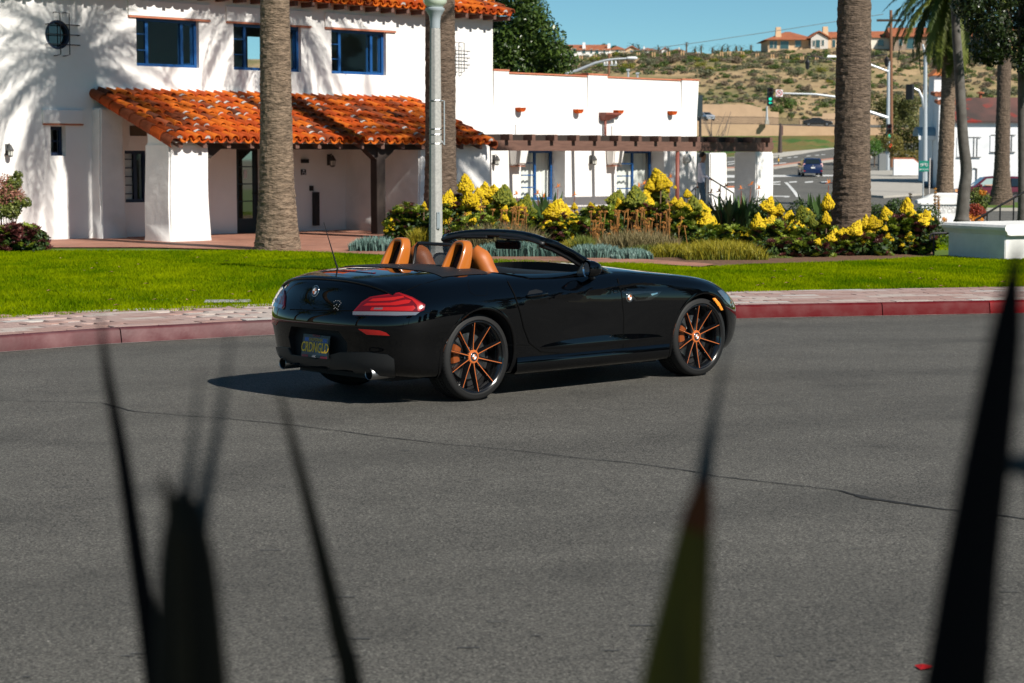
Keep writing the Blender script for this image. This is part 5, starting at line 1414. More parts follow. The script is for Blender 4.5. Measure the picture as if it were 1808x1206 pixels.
def leaf_obj(name, parent, m, centers, radii, n, size, seed, **kw):
    V, F, v = leaf_cloud(centers, radii, n, size, np.random.default_rng(seed), **kw)
    o = link(name, mesh_np(name, V, F, v), None, m); o.parent = parent; return o
def blob_centers(rg, n, rx, ry, rz, r0, r1):
    C = []; Q = []
    for k in range(n):
        d = rg.normal(size=3); d /= np.linalg.norm(d); q = rg.uniform(.2, .95)
        C.append((d[0]*rx*q, d[1]*ry*q, d[2]*rz*q)); Q.append(rg.uniform(r0, r1))
    return C, Q
magm = leafmat('magnolia_leaf', (.012, .035, .008), (.085, .13, .02), trans=.15, rough=.35)
figm = leafmat('fig_leaf', (.008, .016, .006), (.035, .055, .012), trans=.12, rough=.35)
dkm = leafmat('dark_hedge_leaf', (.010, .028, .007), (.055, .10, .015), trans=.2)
# big tree behind the house
rg = np.random.default_rng(21)
t = thing('broadleaf_tree', 'large dense dark green tree rising behind the white house', 'tree', (at(888, 100, 70).x, 70, -.3))
MB().tube([(0, 0, 0), (.1, 0, 2), (0, .1, 4.5)], [.35, .28, .2], n=10).build('trunk', trunkm).parent = t
for k in range(6):
    q = k*1.05; MB().tube([(0, 0, 2.6), (.8*math.cos(q), .8*math.sin(q), 3.8), (1.7*math.cos(q), 1.7*math.sin(q), 5)], [.14, .09, .04], n=6).build('branch', trunkm).parent = t
C, Q = [], []
for k in range(130):
    d = rg.normal(size=3); d /= np.linalg.norm(d); hz = 3.7 + d[2]*5.2; q_ = rg.uniform(.55, 1.05); C.append((d[0]*2.5*q_, d[1]*2.2*q_, 3.7 + d[2]*5.0*q_)); Q.append(rg.uniform(.5, .9))
leaf_obj('crown', t, magm, C, Q, 85000, .085, 22)
# dark tree at the right edge, thin trunks
def thin_trunk(label, px, py, Y, top_px, top_py, r0, r1, z=None, mid=()):
    p = at(px, py, Y); q = at(top_px, top_py, Y); t = thing('tree', label, 'tree', (p.x, p.y, p.z))
    pts = [p] + [at(a, b, Y) for a, b in mid] + [q]; pts = crs([Vector(a) for a in pts], 6); n_ = len(pts)
    MB().tube([a - p for a in pts], [lerp(r0, r1, i/(n_-1)) * (1 + .35*math.exp(-i*1.2)) for i in range(n_)], n=12).build('trunk', mat('smooth_bark', (.075, .066, .058), rough=.85, col2=(.12, .11, .10), scale=5, bump=.5, bscale=20), None, smooth=True).parent = t
    return t, p
t1, p1 = thin_trunk('slender grey-barked tree behind the white bench wall, slightly bent', 1698, 392, 50, 1684, -60, .17, .10, mid=((1702, 340), (1706, 300), (1700, 240), (1693, 120), (1688, 50)))
leaf_obj('crown', t1, figm, [tuple(at(x, y, 50 + dy) - p1) for x, y, dy in ((1690, -120, 0), (1650, -140, 1), (1740, -110, -1), (1700, -190, 0))], [1.5, 1.2, 1.3, 1.4], 6000, .09, 31)
t2, p2 = thin_trunk('grey-barked tree at the right edge with a dark leafy crown', 1806, 395, 46, 1806, -40, .12, .10, mid=((1806, 300), (1805, 150)))
rg = np.random.default_rng(33); C = []; Q = []
for k in range(85):
    x = rg.uniform(1706, 1900); y = rg.uniform(-160, 150)
    lim = itp(x, [1690, 1710, 1725, 1745, 1765, 1790, 1900], [25, 40, 75, 120, 148, 152, 150])
    if y > lim: y = rg.uniform(-160, lim)
    C.append(tuple(at(x, y, 46 + rg.uniform(-1.8, 1.8)) - p2)); Q.append(rg.uniform(.26, .5))
leaf_obj('crown', t2, figm, C, Q, 48000, .055, 34)

for k_, (x, y, s_) in enumerate(((26, 2, 1.1), (31, 10, 1.2), (27, -7, 1.), (37, 18, 1.25), (44, 4, 1.4), (24, -14, 1.))):  # unseen trees added off to the right to darken reflections in the car paint
    copy_tree(COL.objects['broadleaf_tree'], (x, y, -.2), k_*1.1, s_, 'unseen dense dark tree added right of the picture for reflections, number %s from the kerb' % ('one', 'two', 'three', 'four', 'five', 'six')[k_], 'unseen trees added right of the picture')
# ------------------------------------------------------------------ flower bed
yelm = leafmat('aeonium_yellow', (.40, .27, .004), (.76, .54, .008), trans=.1, rough=.7)
dgrm = leafmat('aeonium_bud', (.07, .10, .008), (.20, .20, .012), trans=.1, rough=.7)
rosg = leafmat('aeonium_green', (.05, .10, .008), (.23, .27, .02), trans=.2, rough=.45)
rosp = leafmat('aeonium_purple', (.035, .010, .016), (.15, .045, .035), trans=.15, rough=.4)
stemm = mat('succulent_stem', (.16, .10, .06), rough=.9)
def head_np(h, r, rg, n=380):
    """pointed flower pyramid built of small buds"""
    u = rg.random(n)**.62; t = 1-u; a = rg.uniform(0, 2*np.pi, n)
    rr_ = r*np.where(t < .22, (t/.22)**.5*.92 + .0, np.maximum(0, 1-(t-.22)/.78)**.85) ; rr_ = np.maximum(rr_, .01*r) * rg.uniform(.78, 1.12, n)
    P = np.stack([rr_*np.cos(a), rr_*np.sin(a), (t-.35)*h], 1); s_ = r*.12*rg.uniform(.6, 1.4, n)
    tet = np.array([(1, 0, -.4), (-.5, .87, -.4), (-.5, -.87, -.4), (0, 0, 1)])
    out = P.copy(); out[:, 2] = 0; out /= (np.linalg.norm(out, axis=1)[:, None] + 1e-6); out[:, 2] = .5
    V = P[:, None, :] + tet[None]*s_[:, None, None] + out[:, None, :]*(s_*.3)[:, None, None]*np.array([0, 0, 0, 1.4])[None, :, None]
    F = np.array([(0, 1, 3), (1, 2, 3), (2, 0, 3)]); F = (np.arange(n)[:, None, None]*4 + F[None]).reshape(-1, 3)
    core_n = 10; cv = []; 
    for tt, q in ((.05, .75), (.22, .93), (.5, .6), (.8, .25), (.97, .03)):
        cv += [(r*.9*q*math.cos(2*math.pi*k/core_n), r*.9*q*math.sin(2*math.pi*k/core_n), (tt-.35)*h) for k in range(core_n)]
    b = 4*n; CF = []
    for i in range(4):
        for k in range(core_n): j = (k+1) % core_n; CF += [(b+i*core_n+k, b+i*core_n+j, b+(i+1)*core_n+j), (b+i*core_n+k, b+(i+1)*core_n+j, b+(i+1)*core_n+k)]
    v = np.concatenate([np.repeat(np.clip(rg.normal(.6, .25, n), 0, 1), 4), np.full(len(cv), .05)])
    return np.concatenate([V.reshape(-1, 3), np.array(cv)]), np.concatenate([F, np.array(CF)]), v
def rosette_np(r, rg, n=26):
    V = []; F = []; v = []
    for k in range(n):
        a = k*2.39996; q = (k+1)/n; el = lerp(1.25, .12, q); l = r*(.45+.55*q); c, s_ = math.cos(a), math.sin(a)
        d = np.array([c*math.cos(el), s_*math.cos(el), math.sin(el)]); w_ = np.array([-s_, c, 0])*l*.24
        b = len(V); V += [d*l*.1 - w_*.3, d*l*.1 + w_*.3, d*l*.75 + w_ - np.array([0, 0, .02*r]), d*l + np.array([0, 0, .06*r]), d*l*.75 - w_ - np.array([0, 0, .02*r])]; F.append((b, b+1, b+2, b+3, b+4)); v += [1-q*.75 + rg.normal(0, .08)]*5
    return np.array(V), F, v
HEADS = {k: mesh_np('flower_head', *head_np(1, .50, np.random.default_rng(50+k))) for k in range(4)}
HEADSD = {k: mesh_np('flower_bud', *head_np(1, .52, np.random.default_rng(60+k))) for k in range(2)}
for m_ in HEADS.values(): m_.materials.append(yelm)
for m_ in HEADSD.values(): m_.materials.append(dgrm)
def ros_mesh(seed, m):
    V, F, v = rosette_np(1., np.random.default_rng(seed)); me = bpy.data.meshes.new('rosette'); me.from_pydata(V.tolist(), [], F)
    a = me.attributes.new('v', 'FLOAT', 'POINT'); a.data.foreach_set('value', np.clip(np.array(v, np.float32), 0, 1)); me.materials.append(m); me.update(); return me
ROSG = [ros_mesh(70+k, rosg) for k in range(2)]; ROSP = [ros_mesh(80+k, rosp) for k in range(2)]
def many_ros(name, parent, spots, m, seed):
    """rosettes of one plant body as one foliage mesh"""
    rg = np.random.default_rng(seed); Vs = []; Fs = []; vs = []; off = 0
    for (x, y, z, r) in spots:
        V, F, v = rosette_np(r, rg, 20); tx, ty = rg.normal(0, .35, 2); V = V.copy()
        V = np.stack([V[:, 0], V[:, 1], V[:, 2] + V[:, 0]*tx + V[:, 1]*ty], 1) + (x, y, z); sh = rg.normal(0, .15)
        Vs.append(V); Fs += [tuple(i + off for i in f) for f in F]; vs += [min(1, max(0, q + sh)) for q in v]; off += len(V)
    me = bpy.data.meshes.new(name); me.from_pydata(np.concatenate(Vs).tolist(), [], Fs); a = me.attributes.new('v', 'FLOAT', 'POINT'); a.data.foreach_set('value', np.array(vs, np.float32)); me.update()
    o = link(name, me, None, m); o.parent = parent; return o
def aeonium(label, Y, heads, box, purple=.25, seed=0, buds=(), nros=70, rsz=.10, name='flowering_succulent', cat='succulent'):
    """heads: (px, py, height px); box: px0, px1, top py of the foliage"""
    box = (box[0]-8, box[1]+8, box[2]-5); nros = int(nros*1.3)
    rg = random.Random(seed); px0, px1, pt = box; base = hit_fn((px0+px1)/2, 500, ground_z, Y-.01, Y+.01, 1); bz = ground_z(base.x, Y) - .02
    c = at((px0+px1)/2, 400, Y); t = thing(name, label, cat, (c.x, Y, bz), group='flowering succulents in the bed')
    O = Vector((c.x, Y, bz)); k = Y/FOC
    if len(heads) > 2 or seed > 20: heads = list(heads) + [(rg.uniform(px0, px1), rg.uniform(pt-2, pt+34), rg.uniform(8, 15)) for _ in range(7)]
    for i, (px, py, hp, bud) in enumerate([(*h_, False) for h_ in heads] + [(*h_, True) for h_ in buds]):
        dy = rg.uniform(-.35, .35); q = at(px, py, Y + dy) - O; h_ = hp*k*rg.uniform(1.0, 1.28)
        o = link('flower_bud' if bud else 'flower_head', (HEADSD[i % 2] if bud else HEADS[i % 4]), None); o.parent = t; o.location = q; o.scale = (h_*rg.uniform(.8, 1.2), h_*rg.uniform(.8, 1.2), h_); o.rotation_euler = (rg.gauss(0, .2), rg.gauss(0, .2), rg.uniform(0, 6))
        for _ in range(rg.choice((1, 2, 2, 3))):      # smaller side heads
            o2 = link('flower_bud' if bud else 'flower_head', (HEADSD[i % 2] if bud else HEADS[(i+1) % 4]), None); o2.parent = t; s2 = h_*rg.uniform(.35, .62)
            o2.location = q + Vector((rg.uniform(-.75, .75)*h_, rg.uniform(-.3, .3)*h_, -rg.uniform(.25, .8)*h_)); o2.scale = (s2*1.1, s2*1.1, s2); o2.rotation_euler = (rg.gauss(0, .25), rg.gauss(0, .25), rg.uniform(0, 6))
        MB().tube([(q.x*.7, q.y*.5, 0), (q.x*.95, q.y, q.z*.5), (q.x, q.y, q.z-.1*h_)], [.02, .016, .012], n=5).build('stem', stemm).parent = t
    x0, x1 = at(px0, 400, Y).x - O.x, at(px1, 400, Y).x - O.x; zt = at(px0, pt, Y).z - bz
    purple *= .6
    for frac, m_, nm in ((1-purple, rosg, 'rosettes'), (purple, rosp, 'dark_rosettes')):
        sp = []
        for i in range(int(1.6*nros*frac)):
            u = rg.uniform(-1, 1); x = lerp(x0, x1, (u+1)/2); hh = zt*(1-abs(u)**3*.5)
            sp.append((x, rg.uniform(-.45, .45), rg.uniform(.02, 1)**.7*hh, rsz*rg.uniform(.7, 1.25)))
        if sp: tag(many_ros(nm, t, sp, m_, seed+3), kind='stuff')
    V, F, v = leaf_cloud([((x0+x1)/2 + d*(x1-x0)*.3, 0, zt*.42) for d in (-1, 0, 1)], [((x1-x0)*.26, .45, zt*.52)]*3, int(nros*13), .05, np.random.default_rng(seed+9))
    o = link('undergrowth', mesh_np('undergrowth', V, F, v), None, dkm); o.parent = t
    return t
aeonium('yellow-flowered succulent clump right of the grey lamp post', 37.5, [(822, 330, 29), (830, 356, 30), (792, 357, 26), (806, 360, 22), (785, 388, 20), (793, 405, 18), (787, 412, 20)], (782, 850, 352), seed=1, nros=120)
aeonium('tall yellow flower heads on succulents before the pergola wall', 38.5, [(855, 340, 27), (872, 344, 24), (858, 358, 18), (912, 372, 16)], (845, 935, 360), seed=2, buds=[(889, 348, 28), (927, 362, 25)], nros=120)
aeonium('low reddish succulents with small yellow heads near the first curtained window', 37, [(973, 377, 25), (985, 370, 26), (1000, 379, 28), (982, 402, 18), (1014, 394, 20), (996, 410, 16), (1022, 404, 14), (1008, 418, 12)], (940, 1046, 384), purple=.6, seed=3, nros=150)
aeonium('biggest group of yellow pyramid flowers before the second curtained window', 38.5, [(1161, 315, 24), (1147, 330, 20), (1167, 328, 16), (1179, 325, 17), (1177, 336, 13), (1139, 358, 32), (1138, 374, 18), (1167, 360, 28), (1105, 378, 16)], (1080, 1195, 362), seed=4, buds=[(1088, 356, 27), (1122, 352, 30), (1161, 341, 32)], nros=190)
aeonium('yellow and shaded green flower heads left of the dark hedge', 37.8, [(1202, 361, 16), (1190, 358, 14), (1212, 366, 14), (1238, 371, 22), (1246, 391, 26), (1243, 404, 24), (1214, 344, 14)], (1186, 1256, 372), seed=5, buds=[(1225, 366, 32), (1206, 379, 24)], nros=130)
aeonium('yellow-flowered succulents in front of the dark hedge, left of the thick palm', 36.2, [(1356, 364, 24), (1374, 373, 20), (1338, 396, 26), (1360, 395, 22), (1390, 409, 26), (1408, 396, 24), (1394, 384, 20), (1345, 408, 20), (1426, 377, 15)], (1330, 1424, 400), purple=.4, seed=6, buds=[(1419, 384, 26)], nros=150)
aeonium('few yellow flower heads against the left side of the thick palm trunk', 37.5, [(1459, 387, 18), (1462, 360, 24), (1452, 398, 10)], (1425, 1470, 400), purple=.2, seed=7, nros=60)
aeonium('yellow-flowered succulents at the foot of the thick palm', 35.6, [(1472, 421, 26), (1494, 421, 26), (1511, 406, 26), (1528, 396, 24), (1544, 396, 26), (1522, 407, 20), (1538, 415, 18), (1484, 432, 14)], (1465, 1560, 418), purple=.6, seed=8, nros=170)
aeonium('right-most yellow-flowered succulent beside the black handrail', 36.0, [(1601, 367, 28), (1565, 380, 24), (1629, 389, 24), (1592, 417, 22), (1572, 423, 14), (1606, 420, 16), (1618, 428, 10)], (1556, 1640, 385), purple=.55, seed=9, nros=190)
aeonium('green rosette clump between the lamp-post flowers and the dry stalks', 37.2, [(905, 384, 12), (920, 392, 10)], (880, 950, 376), purple=.15, seed=21, nros=120)
aeonium('leafy clump with small yellow heads over the windscreen', 36.4, [(835, 392, 12), (850, 398, 11), (870, 396, 10), (812, 398, 10)], (800, 885, 386), purple=.3, seed=22, nros=110)
aeonium('red and yellow leafy clump between the two curtained windows', 37.6, [(1040, 378, 12), (1058, 384, 12), (1030, 390, 10), (1068, 376, 10)], (1020, 1090, 370), purple=.4, seed=23, nros=120)
aeonium('green rosettes behind the yellow feathery clump', 36.8, [(1262, 402, 12), (1290, 408, 10)], (1230, 1330, 404), purple=.1, seed=24, nros=90)
aeonium('purple-leaved succulents at the front edge right of the feathery clump', 35.0, [(1355, 436, 9), (1400, 430, 10), (1430, 438, 8)], (1335, 1460, 428), purple=.7, seed=25, nros=130)
# aeoniums with no flowers: round clumps
aeonium('bushy green and red succulent to the left of the lamp post', 38.5, [(692, 398, 18), (733, 412, 10), (745, 420, 9)], (690, 758, 366), purple=.3, seed=11, nros=170, rsz=.09)
aeonium('dark purple succulent at the foot of the left shrub', 37.3, [(28, 402, 7), (52, 412, 6)], (-20, 70, 404), purple=1.3, seed=12, nros=170, rsz=.10)
# left shrub with reddish sprays
t = thing('flowering_shrub', 'loose reddish and green shrub against the white wall at the left edge', 'shrub', (at(10, 400, 38).x, 38, .05)); O = t.location.copy()
shr = leafmat('shrub_leaf', (.06, .09, .015), (.22, .24, .05), trans=.25); pinkm = leafmat('shrub_spray', (.22, .07, .05), (.42, .20, .13), trans=.2)
leaf_obj('foliage', t, shr, [tuple(at(x, y, 38) - O) for x, y in ((0, 370), (20, 372), (30, 355), (8, 345), (45, 357), (-10, 350), (25, 322), (32, 308), (18, 330))], [.22, .2, .16, .18, .12, .25, .16, .09, .16], 4200, .038, 41)
leaf_obj('sprays', t, pinkm, [tuple(at(x, y, 38) - O) for x, y in ((5, 335), (15, 345), (22, 335), (30, 345), (10, 318), (2, 350), (35, 348), (-6, 330))], [.24, .22, .2, .16, .16, .24, .14, .24], 3200, .024, 42)
for k in range(9):
    e = at(-8 + k*6, 312 + 6*((k*5) % 7), 38 + .1*(k % 3)) - O; MB().tube([(e.x*.2, 0, 0), (e.x*.6, e.y*.5, e.z*.5), tuple(e)], [.014, .009, .004], n=4).build('twig', stemm).parent = t

# spent aloe stalks: thin stems ending in orange brushes
stalkm = leafmat('aloe_stalk', (.17, .085, .03), (.46, .20, .045), trans=.1, rough=.8); strawm = leafmat('straw', (.15, .13, .06), (.34, .27, .14), trans=.2)
def aloe(label, Y, stalks, seed, grass=(0, 0, 0, 0)):
    rg = random.Random(seed); xs_ = [s_[0] for s_ in stalks]; c = at(sum(xs_)/len(xs_), 420, Y); bz = ground_z(c.x, Y) - .02
    t = thing('spent_aloe', label, 'aloe', (c.x, Y, bz), group='aloes with spent orange stalks'); O = t.location.copy()
    for px, py in stalks:
        dy = rg.uniform(-.5, .5); q = at(px, py, Y+dy) - O; b = Vector((q.x + rg.uniform(-.1, .1), q.y, .1)); n_ = Vector((q.x-b.x, 0, q.z-b.z)).normalized()
        V = []; F = []; v = []
        pts = [b, b.lerp(q, .6), q]; L_ = .17
        mb = MB().tube([tuple(p) for p in pts], [.008, .007, .006], n=4).tube([tuple(q - n_*L_), tuple(q - n_*L_*.4), tuple(q)], [.009, .013, .010], n=6)
        me = mb.mesh('flower_stalk')
        V2, F2, _ = leaf_cloud([tuple(q - n_*.02)], [(.05, .05, .022)], 26, .020, np.random.default_rng(rg.randrange(9999)))
        base = len(me.vertices); me2 = bpy.data.meshes.new('flower_stalk'); me2.from_pydata([tuple(x.co) for x in me.vertices] + V2.tolist(), [], [tuple(f.vertices) for f in me.polygons] + [tuple(int(i)+base for i in f) for f in F2])
        a = me2.attributes.new('v', 'FLOAT', 'POINT'); a.data.foreach_set('value', np.array([rg.uniform(.2, .6)]*base + [.95]*len(V2), np.float32)); me2.materials.append(stalkm); me2.update()
        link('flower_stalk', me2, None).parent = t
    return t, O
rg = random.Random(77)
aloe('many thin orange-brown spent flower stalks before the bright pergola wall', 36.2, [(rg.uniform(1043, 1130), rg.uniform(368, 412)) for _ in range(46)], 1)
aloe('orange-tipped spent stalks in front of the largest yellow flowers', 36.0, [(rg.uniform(1128, 1190), rg.uniform(365, 408)) for _ in range(20)] + [(1182, 360), (1204, 383), (1198, 399), (1208, 398)], 2)
aloe('short brown spent stalks behind the windscreen', 36.8, [(rg.uniform(790, 830), rg.uniform(374, 405)) for _ in range(14)], 3)
aloe('brown and orange spent stalks left of the first curtained window', 36.6, [(rg.uniform(848, 930), rg.uniform(362, 402)) for _ in range(34)], 4)

# upright thin leaves: bulbine, straw and rosemary-like clumps
def tuft(name, label, cat, Y, px0, px1, ptop, n, m, seed, w_=.008, depth=.9, lean=.25, group=None, hjit=.5, tipm=None):
    rg = np.random.default_rng(seed); c = at((px0+px1)/2, 420, Y); bz = ground_z(c.x, Y) - .02; t = thing(name, label, cat, (c.x, Y, bz), group=group)
    x0, x1 = at(px0, 420, Y).x - c.x, at(px1, 420, Y).x - c.x; zt = at(px0, ptop, Y).z - bz
    u = rg.uniform(-1, 1, n); x = x0 + (x1-x0)*(u+1)/2; y = rg.uniform(-depth/2, depth/2, n); h = zt*(1-.45*np.abs(u)**3)*rg.uniform(1-hjit, 1, n)
    lx, ly = rg.normal(0, lean, n)*h, rg.normal(0, lean, n)*h; a = rg.uniform(0, np.pi, n); ww = w_*rg.uniform(.7, 1.4, n)
    B = np.stack([x, y, np.zeros(n)], 1); dx = np.stack([np.cos(a)*ww, np.sin(a)*ww, 0*a], 1); M_ = B + np.stack([lx*.35, ly*.35, h*.6], 1); T = B + np.stack([lx, ly, h], 1)
    V = np.stack([B-dx, B+dx, M_+dx, T, M_-dx], 1).reshape(-1, 3); k = np.arange(n)[:, None]*5
    me = bpy.data.meshes.new('leaves'); F = np.concatenate([k + np.array([[0, 1, 2, 4]]), ], 0); F3 = k + np.array([[4, 2, 3]])
    me.from_pydata(V.tolist(), [], F.tolist() + F3.tolist())
    v = np.clip(rg.normal(.45, .2, n)[:, None] + np.array([[-.3, -.3, .1, .45, .1]]), 0, 1).ravel(); at_ = me.attributes.new('v', 'FLOAT', 'POINT'); at_.data.foreach_set('value', v.astype(np.float32)); me.materials.append(m); me.update()
    o = link('leaves', me, None); o.parent = t; return t
bulb = leafmat('bulbine_leaf', (.05, .09, .008), (.40, .32, .02), trans=.25); bulb2 = leafmat('green_tuft', (.035, .07, .015), (.19, .22, .04), trans=.25); sene = leafmat('chalk_blue', (.035, .09, .07), (.17, .27, .235), trans=.1); strap = leafmat('straw_tuft', (.08, .07, .03), (.30, .24, .11), trans=.2)
tuft('yellow_tuft', 'large feathery yellow-green clump at the front of the bed, right of the path', 'plant', 34.2, 1205, 1345, 420, 5200, bulb, 1, w_=.006, depth=1.6, lean=.34, hjit=.65)
tuft('yellow_tuft', 'feathery yellow-green clump left of the largest one', 'plant', 35.0, 1145, 1225, 425, 2600, bulb, 2, w_=.006, depth=1.0, lean=.36, hjit=.65)
tuft('yellow_tuft', 'low yellow-green plants behind the car mirror', 'plant', 35.6, 985, 1060, 420, 2400, bulb, 3, w_=.007, depth=1.0)
tuft('yellow_tuft', 'small yellow-green plants to the left of the lamp post', 'plant', 37.6, 722, 762, 398, 1100, bulb, 4, w_=.007, depth=.5)
tuft('straw_tuft', 'dry straw-coloured leaves beneath the orange stalks', 'plant', 35.6, 1050, 1200, 400, 2600, strap, 5, w_=.006, depth=.9, lean=.3)
tuft('straw_tuft', 'dry grey-brown leaves seen over the windscreen frame', 'plant', 36.2, 795, 960, 386, 3000, strap, 6, w_=.006, depth=.9, lean=.3)
tuft('green_tuft', 'dull green low plants at the foot of the orange stalks', 'plant', 35.2, 1090, 1215, 428, 2600, bulb2, 7, w_=.006, depth=.8)
tuft('green_tuft', 'small dark green plant beside the blue ground cover', 'plant', 35.4, 1008, 1052, 412, 1200, bulb2, 8, w_=.008, depth=.6)
tuft('green_tuft', 'low green plants with yellow specks left of the purple foliage', 'plant', 34.4, 1320, 1400, 450, 900, bulb2, 9, w_=.006, depth=.5)
# chalk-blue succulents
for i, (lab, px0, px1, Y, pt, n) in enumerate((('chalk-blue succulent ground cover right of the car mirror', 1004, 1098, 34.6, 429, 2200), ('chalk-blue ground cover at the edge of the brick path', 1080, 1150, 34.2, 437, 1700), ('small blue-green succulent clump on the patio near the post', 620, 700, 37.5, 415, 1500), ('blue-green ground cover seen through the windscreen', 835, 1005, 35.2, 424, 3600))):
    tuft('blue_succulent', lab, 'succulent', Y, px0, px1, pt, n, sene, 20+i, w_=.014, depth=.9, lean=.18, group='chalk-blue succulents')
# bird of paradise: paddle leaves and orange beaks
bopm = leafmat('strelitzia_leaf', (.025, .06, .018), (.13, .22, .06), trans=.2, rough=.4); bopf = mat('strelitzia_orange', (.75, .22, .03), rough=.6); bopb = mat('strelitzia_beak', (.30, .10, .06), rough=.6)
def strelitzia(label, Y, px0, px1, ptop, n, flowers, seed):
    rg = np.random.default_rng(seed); c = at((px0+px1)/2, 400, Y); bz = ground_z(c.x, Y)-.02; t = thing('bird_of_paradise', label, 'plant', (c.x, Y, bz), group='bird-of-paradise plants'); O = t.location.copy()
    x0, x1 = at(px0, 400, Y).x - c.x, at(px1, 400, Y).x - c.x; zt = at(px0, ptop, Y).z - bz; V = []; F = []; v = []
    for k in range(n):
        b = np.array([rg.uniform(x0, x1)*.6, rg.uniform(-.3, .3), 0]); h = zt*rg.uniform(.6, 1.0); le = rg.normal(0, .28, 2)*h; tip = b + np.array([le[0], le[1], h]); ax = tip-b; a = rg.uniform(0, np.pi); wv = np.array([math.cos(a), math.sin(a), 0])*rg.uniform(.035, .065)
        i = len(V); V += [b-wv*.12, b+wv*.12, b+ax*.5+wv*.25, b+ax*.5-wv*.25, b+ax*.72+wv, b+ax*.72-wv, tip]; F += [(i, i+1, i+2, i+3), (i+3, i+2, i+4, i+5), (i+5, i+4, i+6)]; v += [min(1, max(0, rg.normal(.5, .25)))]*7
    me = bpy.data.meshes.new('leaves'); me.from_pydata([tuple(q) for q in V], [], F); at_ = me.attributes.new('v', 'FLOAT', 'POINT'); at_.data.foreach_set('value', np.array(v, np.float32)); me.materials.append(bopm); me.update(); link('leaves', me, None).parent = t
    for px, py in flowers:
        q = at(px, py, Y + rg.uniform(-.25, .25)) - O; mb = MB().tube([(q.x*.7, q.y, 0), (q.x, q.y, q.z-.02)], .008, n=4); mb.build('flower_stem', bopb).parent = t
        f_ = MB().prism([(q.x-.07, q.y, q.z), (q.x+.09, q.y, q.z+.035), (q.x-.05, q.y, q.z+.03)], (0, .012, 0)).build('flower', bopb); f_.parent = t
        mb = MB()
        for j in range(4): e = rg.uniform(-.04, .06); mb.add([(q.x-.015, q.y, q.z+.02), (q.x+.015, q.y, q.z+.02), (q.x+e, q.y+rg.uniform(-.03, .03), q.z+.09+.03*rg.random())], [(0, 1, 2)])
        mb.build('petals', bopf).parent = f_; 
    return t
strelitzia('bird-of-paradise plant with orange flowers below the first curtained window', 40, 945, 1000, 335, 46, [(949, 344), (960, 350), (985, 332), (912, 345), (1015, 346)], 1)
strelitzia('bird-of-paradise plant below the second curtained window', 40.5, 1120, 1185, 350, 20, [(1128, 332), (1137, 327), (1184, 315)], 2)
strelitzia('bird-of-paradise plant before the end pier of the pergola', 41, 1255, 1345, 333, 60, [(1282, 331), (1270, 340), (1326, 328), (1309, 335), (1340, 335), (1255, 342)], 3)
strelitzia('bird-of-paradise plant between the street and the thick palm', 41, 1420, 1475, 335, 46, [(1463, 325)], 4)
# dark clipped hedge plants behind the flowers
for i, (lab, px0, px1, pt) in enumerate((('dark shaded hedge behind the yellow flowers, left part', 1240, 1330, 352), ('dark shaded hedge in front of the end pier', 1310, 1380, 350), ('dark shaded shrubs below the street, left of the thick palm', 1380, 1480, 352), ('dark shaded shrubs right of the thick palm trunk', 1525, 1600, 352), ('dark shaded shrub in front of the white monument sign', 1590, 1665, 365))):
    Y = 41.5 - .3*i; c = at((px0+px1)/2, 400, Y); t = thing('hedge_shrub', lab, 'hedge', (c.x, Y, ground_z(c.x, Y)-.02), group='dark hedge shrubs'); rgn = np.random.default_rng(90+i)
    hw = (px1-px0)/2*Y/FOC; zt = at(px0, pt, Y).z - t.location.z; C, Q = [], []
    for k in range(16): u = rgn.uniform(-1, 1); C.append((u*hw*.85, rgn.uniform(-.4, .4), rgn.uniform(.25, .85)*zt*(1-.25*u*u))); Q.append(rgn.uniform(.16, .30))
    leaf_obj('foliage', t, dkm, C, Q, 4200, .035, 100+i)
    MB().tube([(0, 0, -.05), (0, 0, zt*.5)], [.04, .02], n=5).build('stem', stemm).parent = t
# red-hot poker and bright flowers round the monument sign
t = thing('flowering_shrub', 'red and yellow flowering shrub between the sign and the street palm', 'shrub', (at(1722, 380, 52).x, 52, .0)); O = t.location.copy()
leaf_obj('foliage', t, bulb2, [tuple(at(x, y, 52) - O) for x, y in ((1725, 345), (1735, 350), (1715, 350), (1728, 362))], [.25, .22, .2, .25], 1600, .04, 51)
leaf_obj('red_foliage', t, leafmat('red_leaf', (.16, .02, .015), (.40, .07, .03), trans=.2), [tuple(at(x, y, 51.5) - O) for x, y in ((1722, 370), (1730, 376), (1715, 378))], [.2, .2, .16], 1400, .035, 52)
leaf_obj('orange_flowers', t, leafmat('orange_petal', (.6, .18, .02), (.8, .36, .04), trans=.2), [tuple(at(x, y, 51) - O) for x, y in ((1712, 386), (1728, 388), (1668, 388), (1735, 340))], [.14, .14, .08, .1], 700, .03, 53)['kind'] = 'stuff'
for i, (lab, px, py) in enumerate((('slender dark-topped flower spike left of the sign', 1651, 330), ('slender orange-flowered spike before the sign', 1657, 345), ('thin brown seed spike at the left of the sign', 1607, 340))):
    Y = 48; b = at(px, 395, Y); q = at(px, py, Y); t = thing('flower_spike', lab, 'plant', (b.x, Y, b.z)); q = q - t.location
    MB().tube([(0, 0, -.3), (q.x*.5, 0, q.z*.5), tuple(q)], [.02, .016, .006], n=5).build('stem', stemm).parent = t
    leaf_obj('blossom', t, leafmat('spike_mix', (.05, .03, .02), (.7, .30, .03), trans=.1), [tuple(q*k) for k in (.45, .55, .65, .75, .85, .95)], [.045]*6, 240, .02, 55+i)
